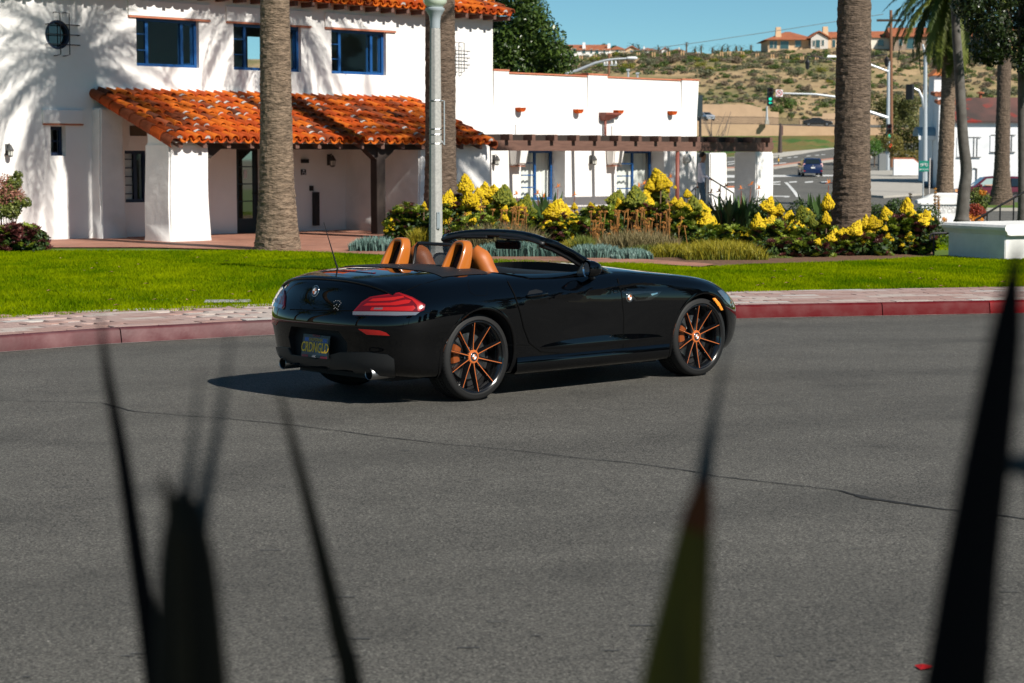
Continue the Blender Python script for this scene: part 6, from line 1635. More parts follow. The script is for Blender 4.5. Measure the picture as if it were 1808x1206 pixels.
# ------------------------------------------------------------------ lamp post, bench wall, monument sign, handrails
lampc = mat('lamp_concrete', (.40, .39, .365), rough=.8, col2=(.31, .305, .29), scale=30, bump=.4, bscale=120, bdist=.003)
lampp = mat('lamp_paint', (.30, .34, .36), rough=.45)
LP = at(769, 300, 28); lb = ground_z(LP.x, 28)-.02
lamp = thing('street_lamp', 'grey octagonal street lamp post with pale glass globe, behind the roadster', 'street lamp', (LP.x, 28, lb))
lamp.rotation_euler = (0, 0, 0)
L0 = Vector((0, 0, 0)); zt = at(769, 50, 28).z - lb
def lpart(mb, name, m, **kw):
    o = mb.build(name, m, **kw); o.parent = lamp; return o
lpart(MB().lathe([(.16, 0), (.16, .25), (.125, .32), (.112, .36), (.098, .42)], n=8), 'base', lampc, bevel=.008)
lpart(MB().lathe([(.099, .40), (.076, zt)], n=8), 'post', lampc, bevel=.006)
lpart(MB().lathe([(.072, zt), (.073, zt+.10), (.085, zt+.17), (.125, zt+.235), (.135, zt+.25), (.135, zt+.275), (.11, zt+.29)], n=20), 'capital', lampp, sharp=35)
lpart(MB().lathe([(.11, zt+.29), (.165, zt+.36), (.175, zt+.46), (.165, zt+.6), (.12, zt+.72), (.03, zt+.78)], n=20), 'globe', mat('globe_glass', (.55, .62, .50), rough=.25, coat=.5), smooth=True)
lpart(MB().lathe([(.03, zt+.77), (.05, zt+.80), (.01, zt+.95)], n=10), 'finial', lampp)
for py in (178, 228, 238, 254):
    z = at(769, py, 28).z - lb; lpart(MB().lathe([(.089, z-.008), (.092, z), (.089, z+.008)], n=8), 'strap', steel if 'steel' in globals() else lampp)
z0, z1 = at(769, 256, 28).z - lb, at(769, 178, 28).z - lb
lpart(MB().tube([(.085, 0, z1), (.125, 0, z1), (.125, 0, z0), (.085, 0, z0+.06)], .010, n=6), 'banner_bracket', lampp)
pz0, pz1 = at(769, 404, 28).z - lb, at(769, 374, 28).z - lb
lpart(MB().box(.018, .068, -.102, -.092, pz0, pz1), 'access_panel', lampp, bevel=.003)
for z in (pz0+.015, pz1-.015): lpart(MB().lathe([(.005, -.106), (.005, -.100)], n=6, axis='Y', cen=(.043, 0, z)), 'screw', dark if 'dark' in globals() else lampp)

# curved white bench wall at the right
wst = mat('bench_stucco', (.78, .77, .74), rough=.9, col2=(.68, .68, .66), scale=3, bump=.4, bscale=9, bdist=.02)
Yb = 34.2
a = gnd(1672, 447, .1); b = gnd(1776, 443, .1); c = gnd(1830, 440, .1)
a = at(1672, 447, 35.0); b = at(1776, 444, 33.6); 
dirf = Vector((b.x-a.x, b.y-a.y, 0)).normalized(); back = Vector((-dirf.y, dirf.x, 0))
bench = thing('bench_wall', 'low white stucco wall with rounded coping, shaded front, at the right edge of the lawn', 'wall', (a.x, a.y, .05))
zc = at(1672, 392, 35).z; Lf = (Vector((b.x, b.y, 0)) - Vector((a.x, a.y, 0))).length
Mb = frame((a.x, a.y, 0), dirf, back, (0, 0, 1))
MB(Mb).box(.02, Lf-.02, 0, 3.0, -.1, zc-.12).build('wall', wst, bench, bevel=.02)
rows = []
for t_ in np.linspace(-.06, Lf+.06, 12):
    rows.append([(t_, y, z) for y, z in ((.05, zc-.19), (-.02, zc-.17), (-.03, zc-.13), (-.07, zc-.10), (-.08, zc-.05), (-.05, zc-.01), (.02, zc), (3.0, zc), (3.02, zc-.19))])
mb = MB(Mb).grid(rows); mb.add(rows[0], [tuple(range(9))]); mb.add(rows[-1], [tuple(range(9))]); mb.build('coping', wst, bench, sharp=40)
# black handrails
def rail(label, pts, posts, Y, r=.024, m=None):
    P = [at(x, y, Y) for x, y in pts]; t = thing('handrail', label, 'handrail', (P[0].x, Y, ground_z(P[0].x, Y)))
    MB().tube([tuple(p) for p in P], r, n=8).build('rail', m or iron, t)
    for x, y in posts:
        p = at(x, y, Y); MB().tube([tuple(p), (p.x, p.y, ground_z(p.x, Y)-.05)], r*.8, n=6).build('post', m or iron, t)
rail('bent black handrail end beside the right-most yellow flowers', [(1643, 426), (1641.5, 420), (1643, 414), (1648, 412), (1676, 411.5)], [(1649, 413)], 35.4)
rail('black handrail sloping up to the right behind the bench wall', [(1722, 389), (1760, 366), (1800, 344), (1830, 327)], [(1743, 378), (1766, 364), (1790, 350)], 45)
# white monument sign with scrolled top
Ys = 72.; s0, s1 = at(1620, 380, Ys), at(1716, 380, Ys); zs = at(1640, 341, Ys).z; zb = -.75
sgn = thing('monument_sign', 'white scroll-topped monument sign with engraved lettering behind the slender tree', 'sign', ((s0.x+s1.x)/2, Ys, zb))
W = s1.x - s0.x; zz = lambda py: at(1640, py, Ys).z
mb = MB(); prof = [(s0.x+.12, zb), (s0.x+.12, zz(362)), (s0.x-.03, zz(360)), (s0.x-.03, zz(354)), (s0.x+.25, zz(350)), (s0.x+.45, zz(345)), (s0.x+.7, zz(341)), (s1.x-.55, zz(341)), (s1.x-.3, zz(345)), (s1.x-.1, zz(350)), (s1.x+.16, zz(354)), (s1.x+.16, zz(360)), (s1.x, zz(362)), (s1.x, zb)]
mb.prism([(x, Ys, z) for x, z in prof], (0, .5, 0)); mb.build('slab', wst, sgn, bevel=.03)
MB().box(s0.x+.1, s1.x+.02, Ys-.06, Ys-.001, zz(361), zz(358)).build('moulding', wst, sgn)
MB().box(s0.x+.16, s1.x-.06, Ys-.12, Ys-.001, zb, zz(392)).build('plinth', wst, sgn)
for txt, py, sz in (('OLE HANSON', 366, .22), ('Beach Club', 373, .24)):
    me = text_mesh(txt, sz, sx=.85); me.transform(frame(((s0.x+s1.x)/2, Ys-.004, zz(py)), (1, 0, 0), (0, 0, 1), (0, -1, 0))); link('lettering', me, sgn, mat('engraved_grey', (.36, .34, .32), rough=.8))

# ------------------------------------------------------------------ person
def person(label, M, joints, edges, mats, zs, hair):
    me = bpy.data.meshes.new('person'); names = list(joints); me.from_pydata([joints[n][0] for n in names], [(names.index(a), names.index(b)) for a, b in edges], [])
    o = link('person', me); md = o.modifiers.new('skin', 'SKIN'); md.use_smooth_shade = True
    for n, sv_ in zip(names, me.skin_vertices[0].data): sv_.radius = joints[n][1]; 
    me.skin_vertices[0].data[names.index('pelvis')].use_root = True
    sd = o.modifiers.new('sub', 'SUBSURF'); sd.levels = sd.render_levels = 2
    dg = bpy.context.evaluated_depsgraph_get(); m2 = bpy.data.meshes.new_from_object(o.evaluated_get(dg)); o.modifiers.clear(); o.data = m2; m2.name = 'person'
    for m in mats: m2.materials.append(m)
    for f in m2.polygons: f.material_index = zs(f.center); f.use_smooth = True
    o.matrix_basis = M; tag(o, label, 'person'); return o
skin = mat('skin', (.42, .22, .14), rough=.6); shirt = mat('pale_shirt', (.62, .63, .74), rough=.9, bump=.3, bscale=25, bdist=.01); jeans = mat('blue_jeans', (.05, .085, .13), rough=.9, col2=(.08, .13, .18), scale=6); shoe = mat('dark_shoe', (.02, .02, .02), rough=.6)
J = dict(pelvis=((0, 0, .93), (.15, .12)), waist=((0.01, 0, 1.06), (.14, .11)), chest=((.02, 0, 1.30), (.17, .12)), neck=((.03, 0, 1.49), (.055, .055)), chin=((.07, 0, 1.56), (.06, .06)), head=((.06, 0, 1.66), (.085, .10)), crown=((.05, 0, 1.745), (.06, .065)),
  ls=((.01, .19, 1.41), (.065, .065)), le=((-.03, .25, 1.13), (.045, .045)), lw_=((.06, .26, .90), (.03, .03)), lh=((.10, .26, .80), (.035, .022)),
  rs=((.01, -.19, 1.41), (.065, .065)), re=((.07, -.25, 1.15), (.045, .045)), rw=((.26, -.24, 1.03), (.03, .03)), rh=((.35, -.23, 1.0), (.035, .022)),
  lhip=((0, .10, .88), (.10, .10)), lk=((.03, .11, .50), (.065, .065)), la=((-.05, .11, .10), (.045, .045)), lt=((.08, .12, .04), (.04, .035)),
  rhip=((0, -.10, .88), (.10, .10)), rk=((.10, -.11, .50), (.065, .065)), ra=((.05, -.11, .08), (.045, .045)), rt=((.18, -.12, .02), (.04, .035)))
E_ = [('pelvis', 'waist'), ('waist', 'chest'), ('chest', 'neck'), ('neck', 'chin'), ('chin', 'head'), ('head', 'crown'), ('chest', 'ls'), ('ls', 'le'), ('le', 'lw_'), ('lw_', 'lh'), ('chest', 'rs'), ('rs', 're'), ('re', 'rw'), ('rw', 'rh'), ('pelvis', 'lhip'), ('lhip', 'lk'), ('lk', 'la'), ('la', 'lt'), ('pelvis', 'rhip'), ('rhip', 'rk'), ('rk', 'ra'), ('ra', 'rt')]
def zone(c):
    if c.z > 1.47: return 0
    if (abs(c.y) > .19 and c.z < .93 and c.x > .03 and c.z > .70) or (c.x > .27 and c.z > .9): return 0
    if c.z > .93 or (abs(c.y) > .2 and c.z > .88): return 1
    return 3 if c.z < .08 else 2
pa, pz = fac(1238, 300, 1.35); pw = HM @ Vector((pa, 1.35, 0))
pers = person('person in pale long-sleeved shirt and jeans under the pergola, hand on the rail', Matrix.Translation((pw.x, pw.y, .22)) @ Matrix.Rotation(R(-12), 4, 'Z'), J, E_, [skin, shirt, jeans, shoe], zone, None)
mbh = MB(); rows = []
for i in range(8):
    th = R(95)*i/7; rows.append([(.045 + .098*math.sin(th)*math.cos(q) - .012, .092*math.sin(th)*math.sin(q), 1.665 + .12*math.cos(th) - (.03 if math.cos(q) < 0 and i > 5 else 0) + (.05 if math.cos(q) > .4 and i > 5 else 0)) for q in np.linspace(0, 2*math.pi, 17)])
o = mbh.grid(rows).build('hair', mat('dark_hair', (.015, .01, .008), rough=.6), smooth=True); o.parent = pers
# concrete steps the person stands on
stp = thing('steps', 'white steps under the pergola where the person walks down', 'steps', (pw.x, pw.y, 0))
for k in range(3): H().box(pa-.9+.0, pa+.5+.35*k, .7, 1.9, -.1 if k else -.1, .20-.07*k).build('step', concrete, stp) if k == 0 else H().box(pa+.5+.35*(k-1)+.001, pa+.5+.35*k, .7, 1.9, -.1, .20-.07*k).build('step', concrete, stp)

# ------------------------------------------------------------------ sword-leaved plants right in front of the camera
bladem = mat('sword_leaf', (.018, .014, .009), rough=.6, col2=(.032, .024, .013), scale=6, stretch=(6, 6, .7), spec=.08)
bladeo = mat('sword_leaf_olive', (.13, .095, .010), rough=.5, col2=(.055, .045, .010), scale=8, stretch=(8, 8, .6), spec=.1)
tipm = mat('sword_leaf_tip', (.11, .032, .010), rough=.6, spec=.1); bladeb = mat('sword_leaf_blue', (.03, .045, .05), rough=.6, spec=.1); bladed = mat('sword_leaf_dark', (.007, .006, .006), rough=.7, spec=.05)
def blade(parent, name, Y, pts, m, thick=.28, dY=0.):
    P = []; Wd = []
    for i, (x, y, w_) in enumerate(pts): P.append(at(x, y, Y + dY*i/(len(pts)-1))); Wd.append(w_*1.2*Y/FOC)
    C = crs(P, 6); ww = np.interp(np.linspace(0, len(pts)-1, len(C)), range(len(pts)), Wd); rows = []
    for i, p in enumerate(C):
        t_ = (C[min(i+1, len(C)-1)] - C[max(i-1, 0)]).normalized(); s_ = t_.cross(Vector((0, 1, 0))).normalized(); n_ = s_.cross(t_); w_ = ww[i]
        rows.append([p + s_*w_*math.cos(q) + n_*w_*thick*math.sin(q) + n_*w_*.35*(1-abs(math.cos(q)))*-1 for q in np.linspace(0, 2*math.pi, 13)])
    return MB().grid(rows).build(name, m, parent, smooth=True)
sp1 = thing('sword_plant', 'out-of-focus dark sword leaves rising at the lower left, closest to the viewer', 'plant', (at(330, 1206, 1.2).x, 1.2, .0))
blade(sp1, 'leaf', 1.5, [(176, 545, 1), (188, 650, 7), (215, 800, 11), (245, 1000, 14), (275, 1206, 18), (330, 1700, 28), (400, 2600, 30), (430, 4600, 26)], bladed)
blade(sp1, 'leaf', 1.15, [(318, 862, 3), (324, 900, 26), (330, 1000, 44), (338, 1206, 56), (345, 1500, 64), (380, 2600, 60), (420, 5800, 40)], bladem)
blade(sp1, 'leaf', 1.2, [(352, 650, 1), (343, 760, 4), (331, 860, 8), (324, 960, 14), (318, 1100, 16), (350, 2600, 20), (420, 5600, 20)], bladeb)
blade(sp1, 'leaf', 1.2, [(408, 580, 1), (388, 740, 6), (366, 850, 9), (350, 980, 14), (345, 1100, 14), (380, 2600, 20), (430, 5600, 20)], bladeb)
blade(sp1, 'leaf', 1.12, [(286, 838, 3), (297, 880, 8), (308, 960, 12), (318, 1060, 12), (360, 2600, 18), (430, 5900, 20)], bladem)
blade(sp1, 'leaf', 1.45, [(490, 680, 1), (520, 790, 7), (560, 950, 11), (600, 1120, 16), (628, 1260, 18), (700, 1900, 24), (620, 4700, 26)], bladem)
sp2 = thing('sword_plant', 'out-of-focus olive sword leaf with brown tip in front of the roadster nose', 'plant', (at(1190, 1206, 1.1).x, 1.1, .0))
blade(sp2, 'leaf', 1.1, [(1236, 868, 10), (1230, 920, 24), (1210, 1060, 37), (1190, 1206, 50), (1160, 1450, 62), (1120, 2600, 70), (1080, 6000, 40)], bladeo)
blade(sp2, 'leaf_tip', 1.08, [(1246, 845, 6), (1239, 872, 16), (1230, 922, 25), (1227, 935, 23)], tipm)
blade(sp2, 'leaf', 1.25, [(1290, 585, 1), (1265, 710, 5), (1250, 790, 10), (1240, 870, 15), (1235, 930, 18), (1200, 1206, 18), (1120, 2600, 20), (1080, 5300, 20)], bladeb)
sp3 = thing('sword_plant', 'out-of-focus broad black sword leaves at the right edge', 'plant', (at(1700, 1206, 1.1).x, 1.1, .0))
blade(sp3, 'leaf', 1.1, [(1802, 415, 1), (1790, 480, 12), (1775, 600, 26), (1745, 800, 36), (1715, 1000, 43), (1690, 1206, 52), (1650, 1500, 58), (1560, 2600, 60), (1500, 6000, 40)], bladed)
blade(sp3, 'leaf', 1.2, [(1690, 815, 1), (1750, 822, 8), (1830, 828, 20), (1960, 900, 26), (1900, 2400, 30), (1560, 5600, 26)], bladeb)
# unseen tree added behind the camera to keep these leaves in the shade
t = thing('added_shade_tree', 'unseen leafy tree added behind the viewer for shade', 'tree', (4.3, -3.6, 0))
MB().tube([(0, 0, 0), (.05, 0, 2.8), (0, .1, 5.9)], [.2, .16, .08], n=8).build('trunk', trunkm).parent = t
leaf_obj('crown', t, figm, [(-.8, .5, 6.6), (.4, .8, 6.8), (-.2, -.5, 6.9), (-1.5, .9, 6.2), (.9, 0, 6.5), (-1.2, -.1, 6.9), (-.4, 1.3, 6.3), (-1.9, .6, 6.4), (-1.6, 1.4, 5.9), (.4, 1.6, 6.1), (0, .4, 6.2)], [.95]*11, 12000, .10, 61)
# ------------------------------------------------------------------ street, hillside, houses, signals, vehicles
# street sheet behind the garden
xs = [-60, 0, 9, 20, 40, 80, 140]; ys = [62, 66, 70, 76, 90, 120, 145, 160, 200, 240, 280, 320]
mb = MB().grid([[(x, y, street_z(x, y)) for y in ys] for x in xs]); tag(mb.build('street', asph2, smooth=True), kind='structure')
paintm = mat('road_paint', (.72, .72, .70), rough=.7, col2=(.55, .55, .53), scale=1, world=True)
def sp(px, py, dz=.0):
    p = hit_fn(px, py, street_z, 60, 320, 2600); return Vector((p.x, p.y, street_z(p.x, p.y) + .006 + dz))
def mark(name, pix, m=paintm, dz=0.):
    P = [sp(*q, dz) for q in pix]; return tag(MB().add(P, [tuple(range(len(P)))]).build(name, m), kind='structure')
mark('stop_line', [(1240, 309.5), (1475, 309), (1475, 311), (1240, 314.5)])
for x0, x1 in ((1240, 1262), (1282, 1305), (1364, 1378), (1393, 1407), (1421, 1435.5), (1450, 1465), (1480, 1496)): mark('crossing_dash', [(x0, 321), (x1, 320), (x1, 321.8), (x0, 323)])
mark('lane_line', [(1384.5, 322), (1390, 322), (1398, 330), (1406, 339), (1413, 347.5), (1406, 348), (1398, 337), (1391, 328)])
mark('lane_line', [(1280, 346), (1394, 346), (1394, 348.3), (1385, 348.5), (1384, 347.3), (1280, 348)])
mark('lane_line', [(1364, 325), (1378, 325), (1378, 326.3), (1364, 326.3)])
for x0, y0 in ((1374, 279.5), (1390, 278.3), (1401, 277.3), (1424, 275.3), (1439, 274.2), (1450, 273)): mark('lane_dash', [(x0, y0), (x0+7, y0-.6), (x0+7, y0+.4), (x0, y0+.8)])
mark('lane_line', [(1364, 288.5), (1388, 287), (1388, 288), (1364, 290)])
for pts in (((1285, 290), (1305, 287)), ((1285, 301), (1305, 297)), ((1284, 286), (1305, 283.5))):
    (x0, y0), (x1, y1) = pts; mark('lane_line', [(x0, y0), (x1, y1), (x1, y1+1), (x0, y0+1.2)])
# median and far pavement: raised strips
def raised(name, pix, m, h=.14):
    P = [sp(*q) for q in pix]; n = len(P); mb = MB().add(P + [p + Vector((0, 0, h)) for p in P], [tuple(n+i for i in range(n))] + [(i, (i+1) % n, n+(i+1) % n, n+i) for i in range(n)]); return tag(mb.build(name, m), kind='structure')
paver = mat('median_brick', (.45, .22, .15), rough=.85, col2=(.36, .17, .12), scale=2, world=True)
raised('median', [(1230, 303), (1363, 299.5), (1385, 296), (1413, 292.3), (1475, 285), (1540, 279), (1540, 275), (1475, 281), (1413, 288), (1363, 295), (1230, 300)], concrete, .12)
raised('median_paving', [(1230, 301), (1363, 296.8), (1413, 290), (1475, 283), (1540, 277), (1540, 275.5), (1475, 281), (1413, 288), (1363, 295), (1230, 300)], paver, .17)
far_b = [(1000, 283), (1230, 280), (1300, 276.5), (1365, 270), (1400, 266.5), (1475, 260.5), (1540, 256), (1640, 252)]
far_f = [(1640, 257), (1540, 262), (1475, 266.5), (1420, 270.5), (1365, 276.5), (1300, 283), (1230, 288), (1000, 292)]
def spb(px, py, Y): return at(px, py, Y)
FY = lambda px: itp(px, [1000, 1365, 1475, 1640], [215, 232, 275, 330])
rows = []
for px, y0, y1 in [(p, itp(p, [1000, 1230, 1300, 1365, 1475, 1540, 1640, 1900], [283, 280, 276.5, 270, 260.5, 256, 252, 246]), itp(p, [1000, 1230, 1300, 1365, 1475, 1540, 1640, 1900], [292, 288, 283, 276.5, 266.5, 262, 257, 250])) for p in range(1000, 1901, 25)]:
    f = at(px, y1, FY(px)); b_ = at(px, y0, FY(px)+9); rows.append([f - Vector((0, 0, .25)), f, b_])
tag(MB().grid(rows).build('far_pavement', concrete, smooth=False), kind='structure')
# green bank up to the retaining wall
def wall_base(px): return itp(px, [900, 1100, 1232, 1360, 1475, 1640, 1900], [235, 238, 240, 240, 239, 238, 236])
rows = []; rgn = random.Random(3)
for px in range(1000, 1901, 12):
    y0 = itp(px, [1000, 1230, 1300, 1365, 1475, 1540, 1640, 1900], [283, 280, 276.5, 270, 260.5, 256, 252, 246]); a = at(px, y0, FY(px)+9); b = at(px, wall_base(px), 345); row = []
    for k in range(9):
        t_ = k/8; p = a.lerp(b, t_); row.append(p + Vector((0, 0, .9*noise.noise(p*.18)*math.sin(math.pi*t_) if 0 < k < 8 else (0 if k else -.02))))
    rows.append(row)
bankm = mat('bank_cover', (.05, .12, .012), rough=.95, col2=(.15, .13, .03), scale=.07, world=True, contrast=(.42, .58), bump=.8, bscale=1.5, bdist=.5, col3=(.20, .12, .035), scale3=.035)
tag(MB().grid(rows).build('planted_bank', bankm, smooth=True), kind='structure')
# retaining wall, street above it, second wall, fence
wallm = mat('peach_block', (.50, .34, .21), rough=.9, col2=(.44, .30, .185), scale=.6, world=True, bump=.4, bscale=2, bdist=.1)
def curtain_wall(name, label, pts, th=.6, Y=345, m=wallm, cat='wall'):
    """pts: px, top py, bottom py"""
    P = [(at(px, t_, Y), at(px, b_, Y)) for px, t_, b_ in pts]; c = P[len(P)//2][1]; mb = MB()
    n = len(P); vs = [q[0] for q in P] + [q[1] - Vector((0, 0, 1)) for q in P] + [q[0] + Vector((0, th, 0)) for q in P] + [q[1] + Vector((0, th, -1)) for q in P]
    fs = []
    for i in range(n-1): fs += [(i, i+1, n+i+1, n+i), (2*n+i, 3*n+i, 3*n+i+1, 2*n+i+1), (i, 2*n+i, 2*n+i+1, i+1)]
    fs += [(0, n, 3*n, 2*n), (n-1, 2*n-1, 4*n-1, 3*n-1)]
    return tag(mb.add(vs, fs).build(name, m), label, cat)
curtain_wall('retaining_wall', 'long peach block retaining wall below the upper street', [(900, 219, 236), (1232, 219, 240.5), (1340, 219.5, 241), (1400, 222, 241), (1475, 224, 241), (1560, 226, 240), (1800, 226, 238)])
curtain_wall('retaining_wall', 'peach upper retaining wall beneath the scrubby hillside at left', [(1150, 183, 217), (1240, 184, 217), (1322, 184.5, 217), (1345, 190, 217), (1346, 196, 217), (1375, 198, 217)], Y=372)
curtain_wall('retaining_wall', 'stepped peach garden wall at the foot of the hill near the thick palm', [(1412, 212, 222), (1434, 212, 222), (1434.2, 206, 222), (1452, 206, 222), (1452.2, 200, 222), (1560, 198, 222)], Y=374)
upper = MB().quad(at(880, 221, 346), at(1800, 226.5, 346), at(1800, 222, 374), at(880, 216.5, 374)).build('upper_street', asph2); tag(upper, kind='structure')
# fence on the lower wall
fm = mat('fence_black', (.02, .018, .016), rough=.6)
fen = thing('fence', 'thin dark iron fence along the upper street', 'fence', at(1330, 219, 345.3))
fy = lambda px: itp(px, [1232, 1340, 1400, 1475], [219, 219.5, 222, 224])
for px in range(1236, 1478, 2):
    a = at(px, fy(px)+.5, 345.3); MB().box(a.x-.03, a.x+.03, 345.28, 345.34, a.z, a.z+1.35 + (.15 if (px-1236) % 16 == 0 else 0)).build('picket', fm, fen)
for dz in (.1, 1.25):
    MB().tube([tuple(at(px, fy(px), 345.31) + Vector((0, 0, dz))) for px in (1236, 1340, 1400, 1476)], .035, n=4).build('rail', fm, fen)
# ---- hillside
def hill_z(x, y):
    z = itp(y, [350, 376, 382, 400, 440, 478, 500, 560, 700, 1200], [7, 8.2, 10.6, 13.5, 20.5, 27.2, 28.6, 30, 30, 24])
    z += itp(x, [-200, 0, 15, 28, 42, 60, 80, 130, 250], [-2, -2.6, -2.3, -1.6, -.8, 0, .3, 0, -4]) * itp(y, [376, 440, 500], [0, .6, 1])
    return z + (1.1*noise.noise(Vector((x*.045, y*.045, 1))) + .35*noise.noise(Vector((x*.2, y*.2, 4)))) * itp(y, [376, 395], [0, 1])
xs = np.linspace(-140, 300, 150); ys = np.concatenate([np.linspace(374, 520, 80), np.linspace(530, 1300, 20)])
hillm = mat('hill_soil', (.40, .28, .15), rough=.95, col2=(.28, .195, .10), scale=.22, world=True, bump=.9, bscale=.9, bdist=.6, col3=(.17, .15, .06), scale3=.05, detail=8)
tag(MB().grid([[(x, y, hill_z(x, y)) for y in ys] for x in xs]).build('hillside', hillm, smooth=True), kind='structure')
def hp(px, py): 
    p = hit_fn(px, py, hill_z, 376, 640, 400); return Vector((p.x, p.y, hill_z(p.x, p.y)))
# scrub: prototypes, then copies
SC = [leafmat('scrub_sage', (.075, .085, .04), (.21, .215, .13)), leafmat('scrub_green', (.035, .07, .013), (.12, .18, .035)), leafmat('scrub_brown', (.12, .09, .058), (.24, .19, .13)), leafmat('scrub_yellow', (.08, .11, .01), (.30, .28, .02))]
lab = ['grey-green sage bush on the dry hillside', 'bright green bush on the dry hillside', 'brown dry bush on the hillside', 'yellow-flowered bush on the hillside']
protos = []
for k in range(8):
    rgn2 = np.random.default_rng(200+k); C, Q = blob_centers(rgn2, 9, 1.0, 1.0, .35, .32, .55); C = [(x, y, max(z, -.1)+.45) for x, y, z in C]
    V, F, v = leaf_cloud(C, Q, 420, .13, rgn2); me = mesh_np('foliage', V, F, v); me.materials.append(SC[k % 4]); protos.append(me)
rgs = random.Random(17); cnt = 0
def scrub(px, py, s_, k):
    global cnt
    p = hp(px, py); o = link('hillside_bush', protos[k + 4*(cnt % 2)], None); o.location = (p.x, p.y, p.z-.1); sc = s_*p.y/FOC*1.15; o.scale = (sc, sc, sc*rgs.uniform(.75, 1.1)); o.rotation_euler = (0, 0, rgs.uniform(0, 6)); tag(o, lab[k], 'bush', 'scrub bushes on the hillside'); cnt += 1
for px, py, s_, k in ((1245, 135, 17, 0), (1250, 132, 12, 3), (1238, 120, 10, 3), (1300, 112, 13, 2), (1310, 122, 12, 0), (1280, 123, 9, 0), (1332, 120, 10, 0), (1357, 115, 9, 2), (1365, 122, 10, 1), (1330, 128, 7, 1), (1404, 134, 12, 0), (1430, 134, 8, 1), (1450, 128, 9, 3), (1447, 140, 11, 0), (1465, 147, 6, 3), (1392, 148, 12, 1), (1365, 143, 7, 0), (1341, 143, 9, 0), (1343, 146, 7, 1), (1282, 138, 10, 1), (1278, 150, 10, 2), (1270, 152, 6, 1), (1305, 150, 8, 2), (1343, 163, 13, 0), (1420, 163, 12, 2), (1425, 168, 9, 0), (1284, 167, 6, 1), (1310, 180, 11, 2), (1326, 188, 8, 1), (1390, 192, 21, 1), (1370, 205, 14, 1), (1382, 180, 16, 2), (1350, 178, 9, 0), (1455, 190, 11, 1), (1462, 180, 10, 0), (1090, 122, 9, 3), (1110, 122, 10, 3), (1100, 128, 10, 1), (1170, 118, 9, 1), (1190, 112, 14, 2), (1203, 124, 10, 1), (1150, 118, 12, 0), (1055, 122, 12, 1), (1030, 118, 10, 0), (1450, 236, 12, 1)):
    scrub(px, py, s_, k)
for i in range(95): scrub(rgs.uniform(1000, 1475), rgs.uniform(94, 112), rgs.uniform(5, 9), rgs.choice((0, 0, 1, 2, 2, 3)))
for i in range(60): scrub(rgs.uniform(1232, 1480), rgs.uniform(108, 205), rgs.uniform(3, 6), rgs.choice((0, 1, 2, 0)))
for i in range(75): scrub(rgs.uniform(1530, 1808), rgs.uniform(96, 190), rgs.uniform(6, 12), rgs.choice((0, 0, 1, 1, 2)))
# the countless small scrub between the bushes
Vs, Fs, vs_ = [], [], []; off = 0; rgn3 = np.random.default_rng(77); sets = [[], [], []]
for i in range(1900):
    px = rgn3.uniform(985, 1815); py = rgn3.uniform(93, 214) if px > 1225 else rgn3.uniform(95, 132)
    if rgn3.random() < .22: py = rgn3.uniform(92, 112)
    p = hp(px, py); r_ = rgn3.uniform(1.8, 5.8)*p.y/FOC; sets[i % 3].append(((p.x, p.y, p.z + r_*.3), (r_*1.3, r_*1.3, r_*.7)))
for i, st_ in enumerate(sets):
    V, F, v = leaf_cloud([c for c, _ in st_], [q for _, q in st_], 50000, .2, rgn3); o = link('hillside_scrub', mesh_np('hillside_scrub', V, F, v), None, SC[i]); tag(o, ('low grey sage scrub scattered over the hill', 'low green scrub scattered over the hill', 'low dry brown scrub scattered over the hill')[i], 'scrub', kind='stuff')
# bushes on the bank below the wall
for i in range(26):
    px = rgs.uniform(1240, 1475); y0 = wall_base(px)+4; a = at(px, y0, 338); o = link('bank_bush', protos[rgs.choice((1, 5, 0, 3, 2))], None); o.location = (a.x, 336, a.z-1.2); sc = rgs.uniform(.5, 1.1); o.scale = (sc, sc, sc); tag(o, 'low bush on the planted bank under the peach wall', 'bush', 'bushes on the planted bank')
# pairs of peach trellis posts along the hill path
for px, py, hh in ((1001, 108, 8), (1026, 109, 10), (1051, 107, 9), (1077, 104, 9), (1103, 102, 10), (1127, 102, 9), (1154, 104, 11), (1180, 104, 12), (1205, 103, 12), (1232, 98, 6), (1274, 104, 12), (1287, 103, 11), (1311, 101, 9), (1337, 103, 8), (1364, 105, 9), (1390, 107, 8), (1416, 109, 9), (1442, 109, 8)):
    p = hp(px, py); k = p.y/FOC; t = thing('trellis_posts', 'pair of peach posts along the path on the hill', 'posts', p, group='trellis posts on the hill')
    for d in (-2, 2): MB().box(p.x + d*k - .12, p.x + d*k + .12, p.y-.12, p.y+.12, p.z-1.5, p.z + hh*k).build('post', mat('peach_post', (.58, .36, .19), rough=.9), t)
    MB().box(p.x - 4*k, p.x + 4*k, p.y-.3, p.y+.3, p.z-.6, p.z+.12).build('footing', concrete, t)
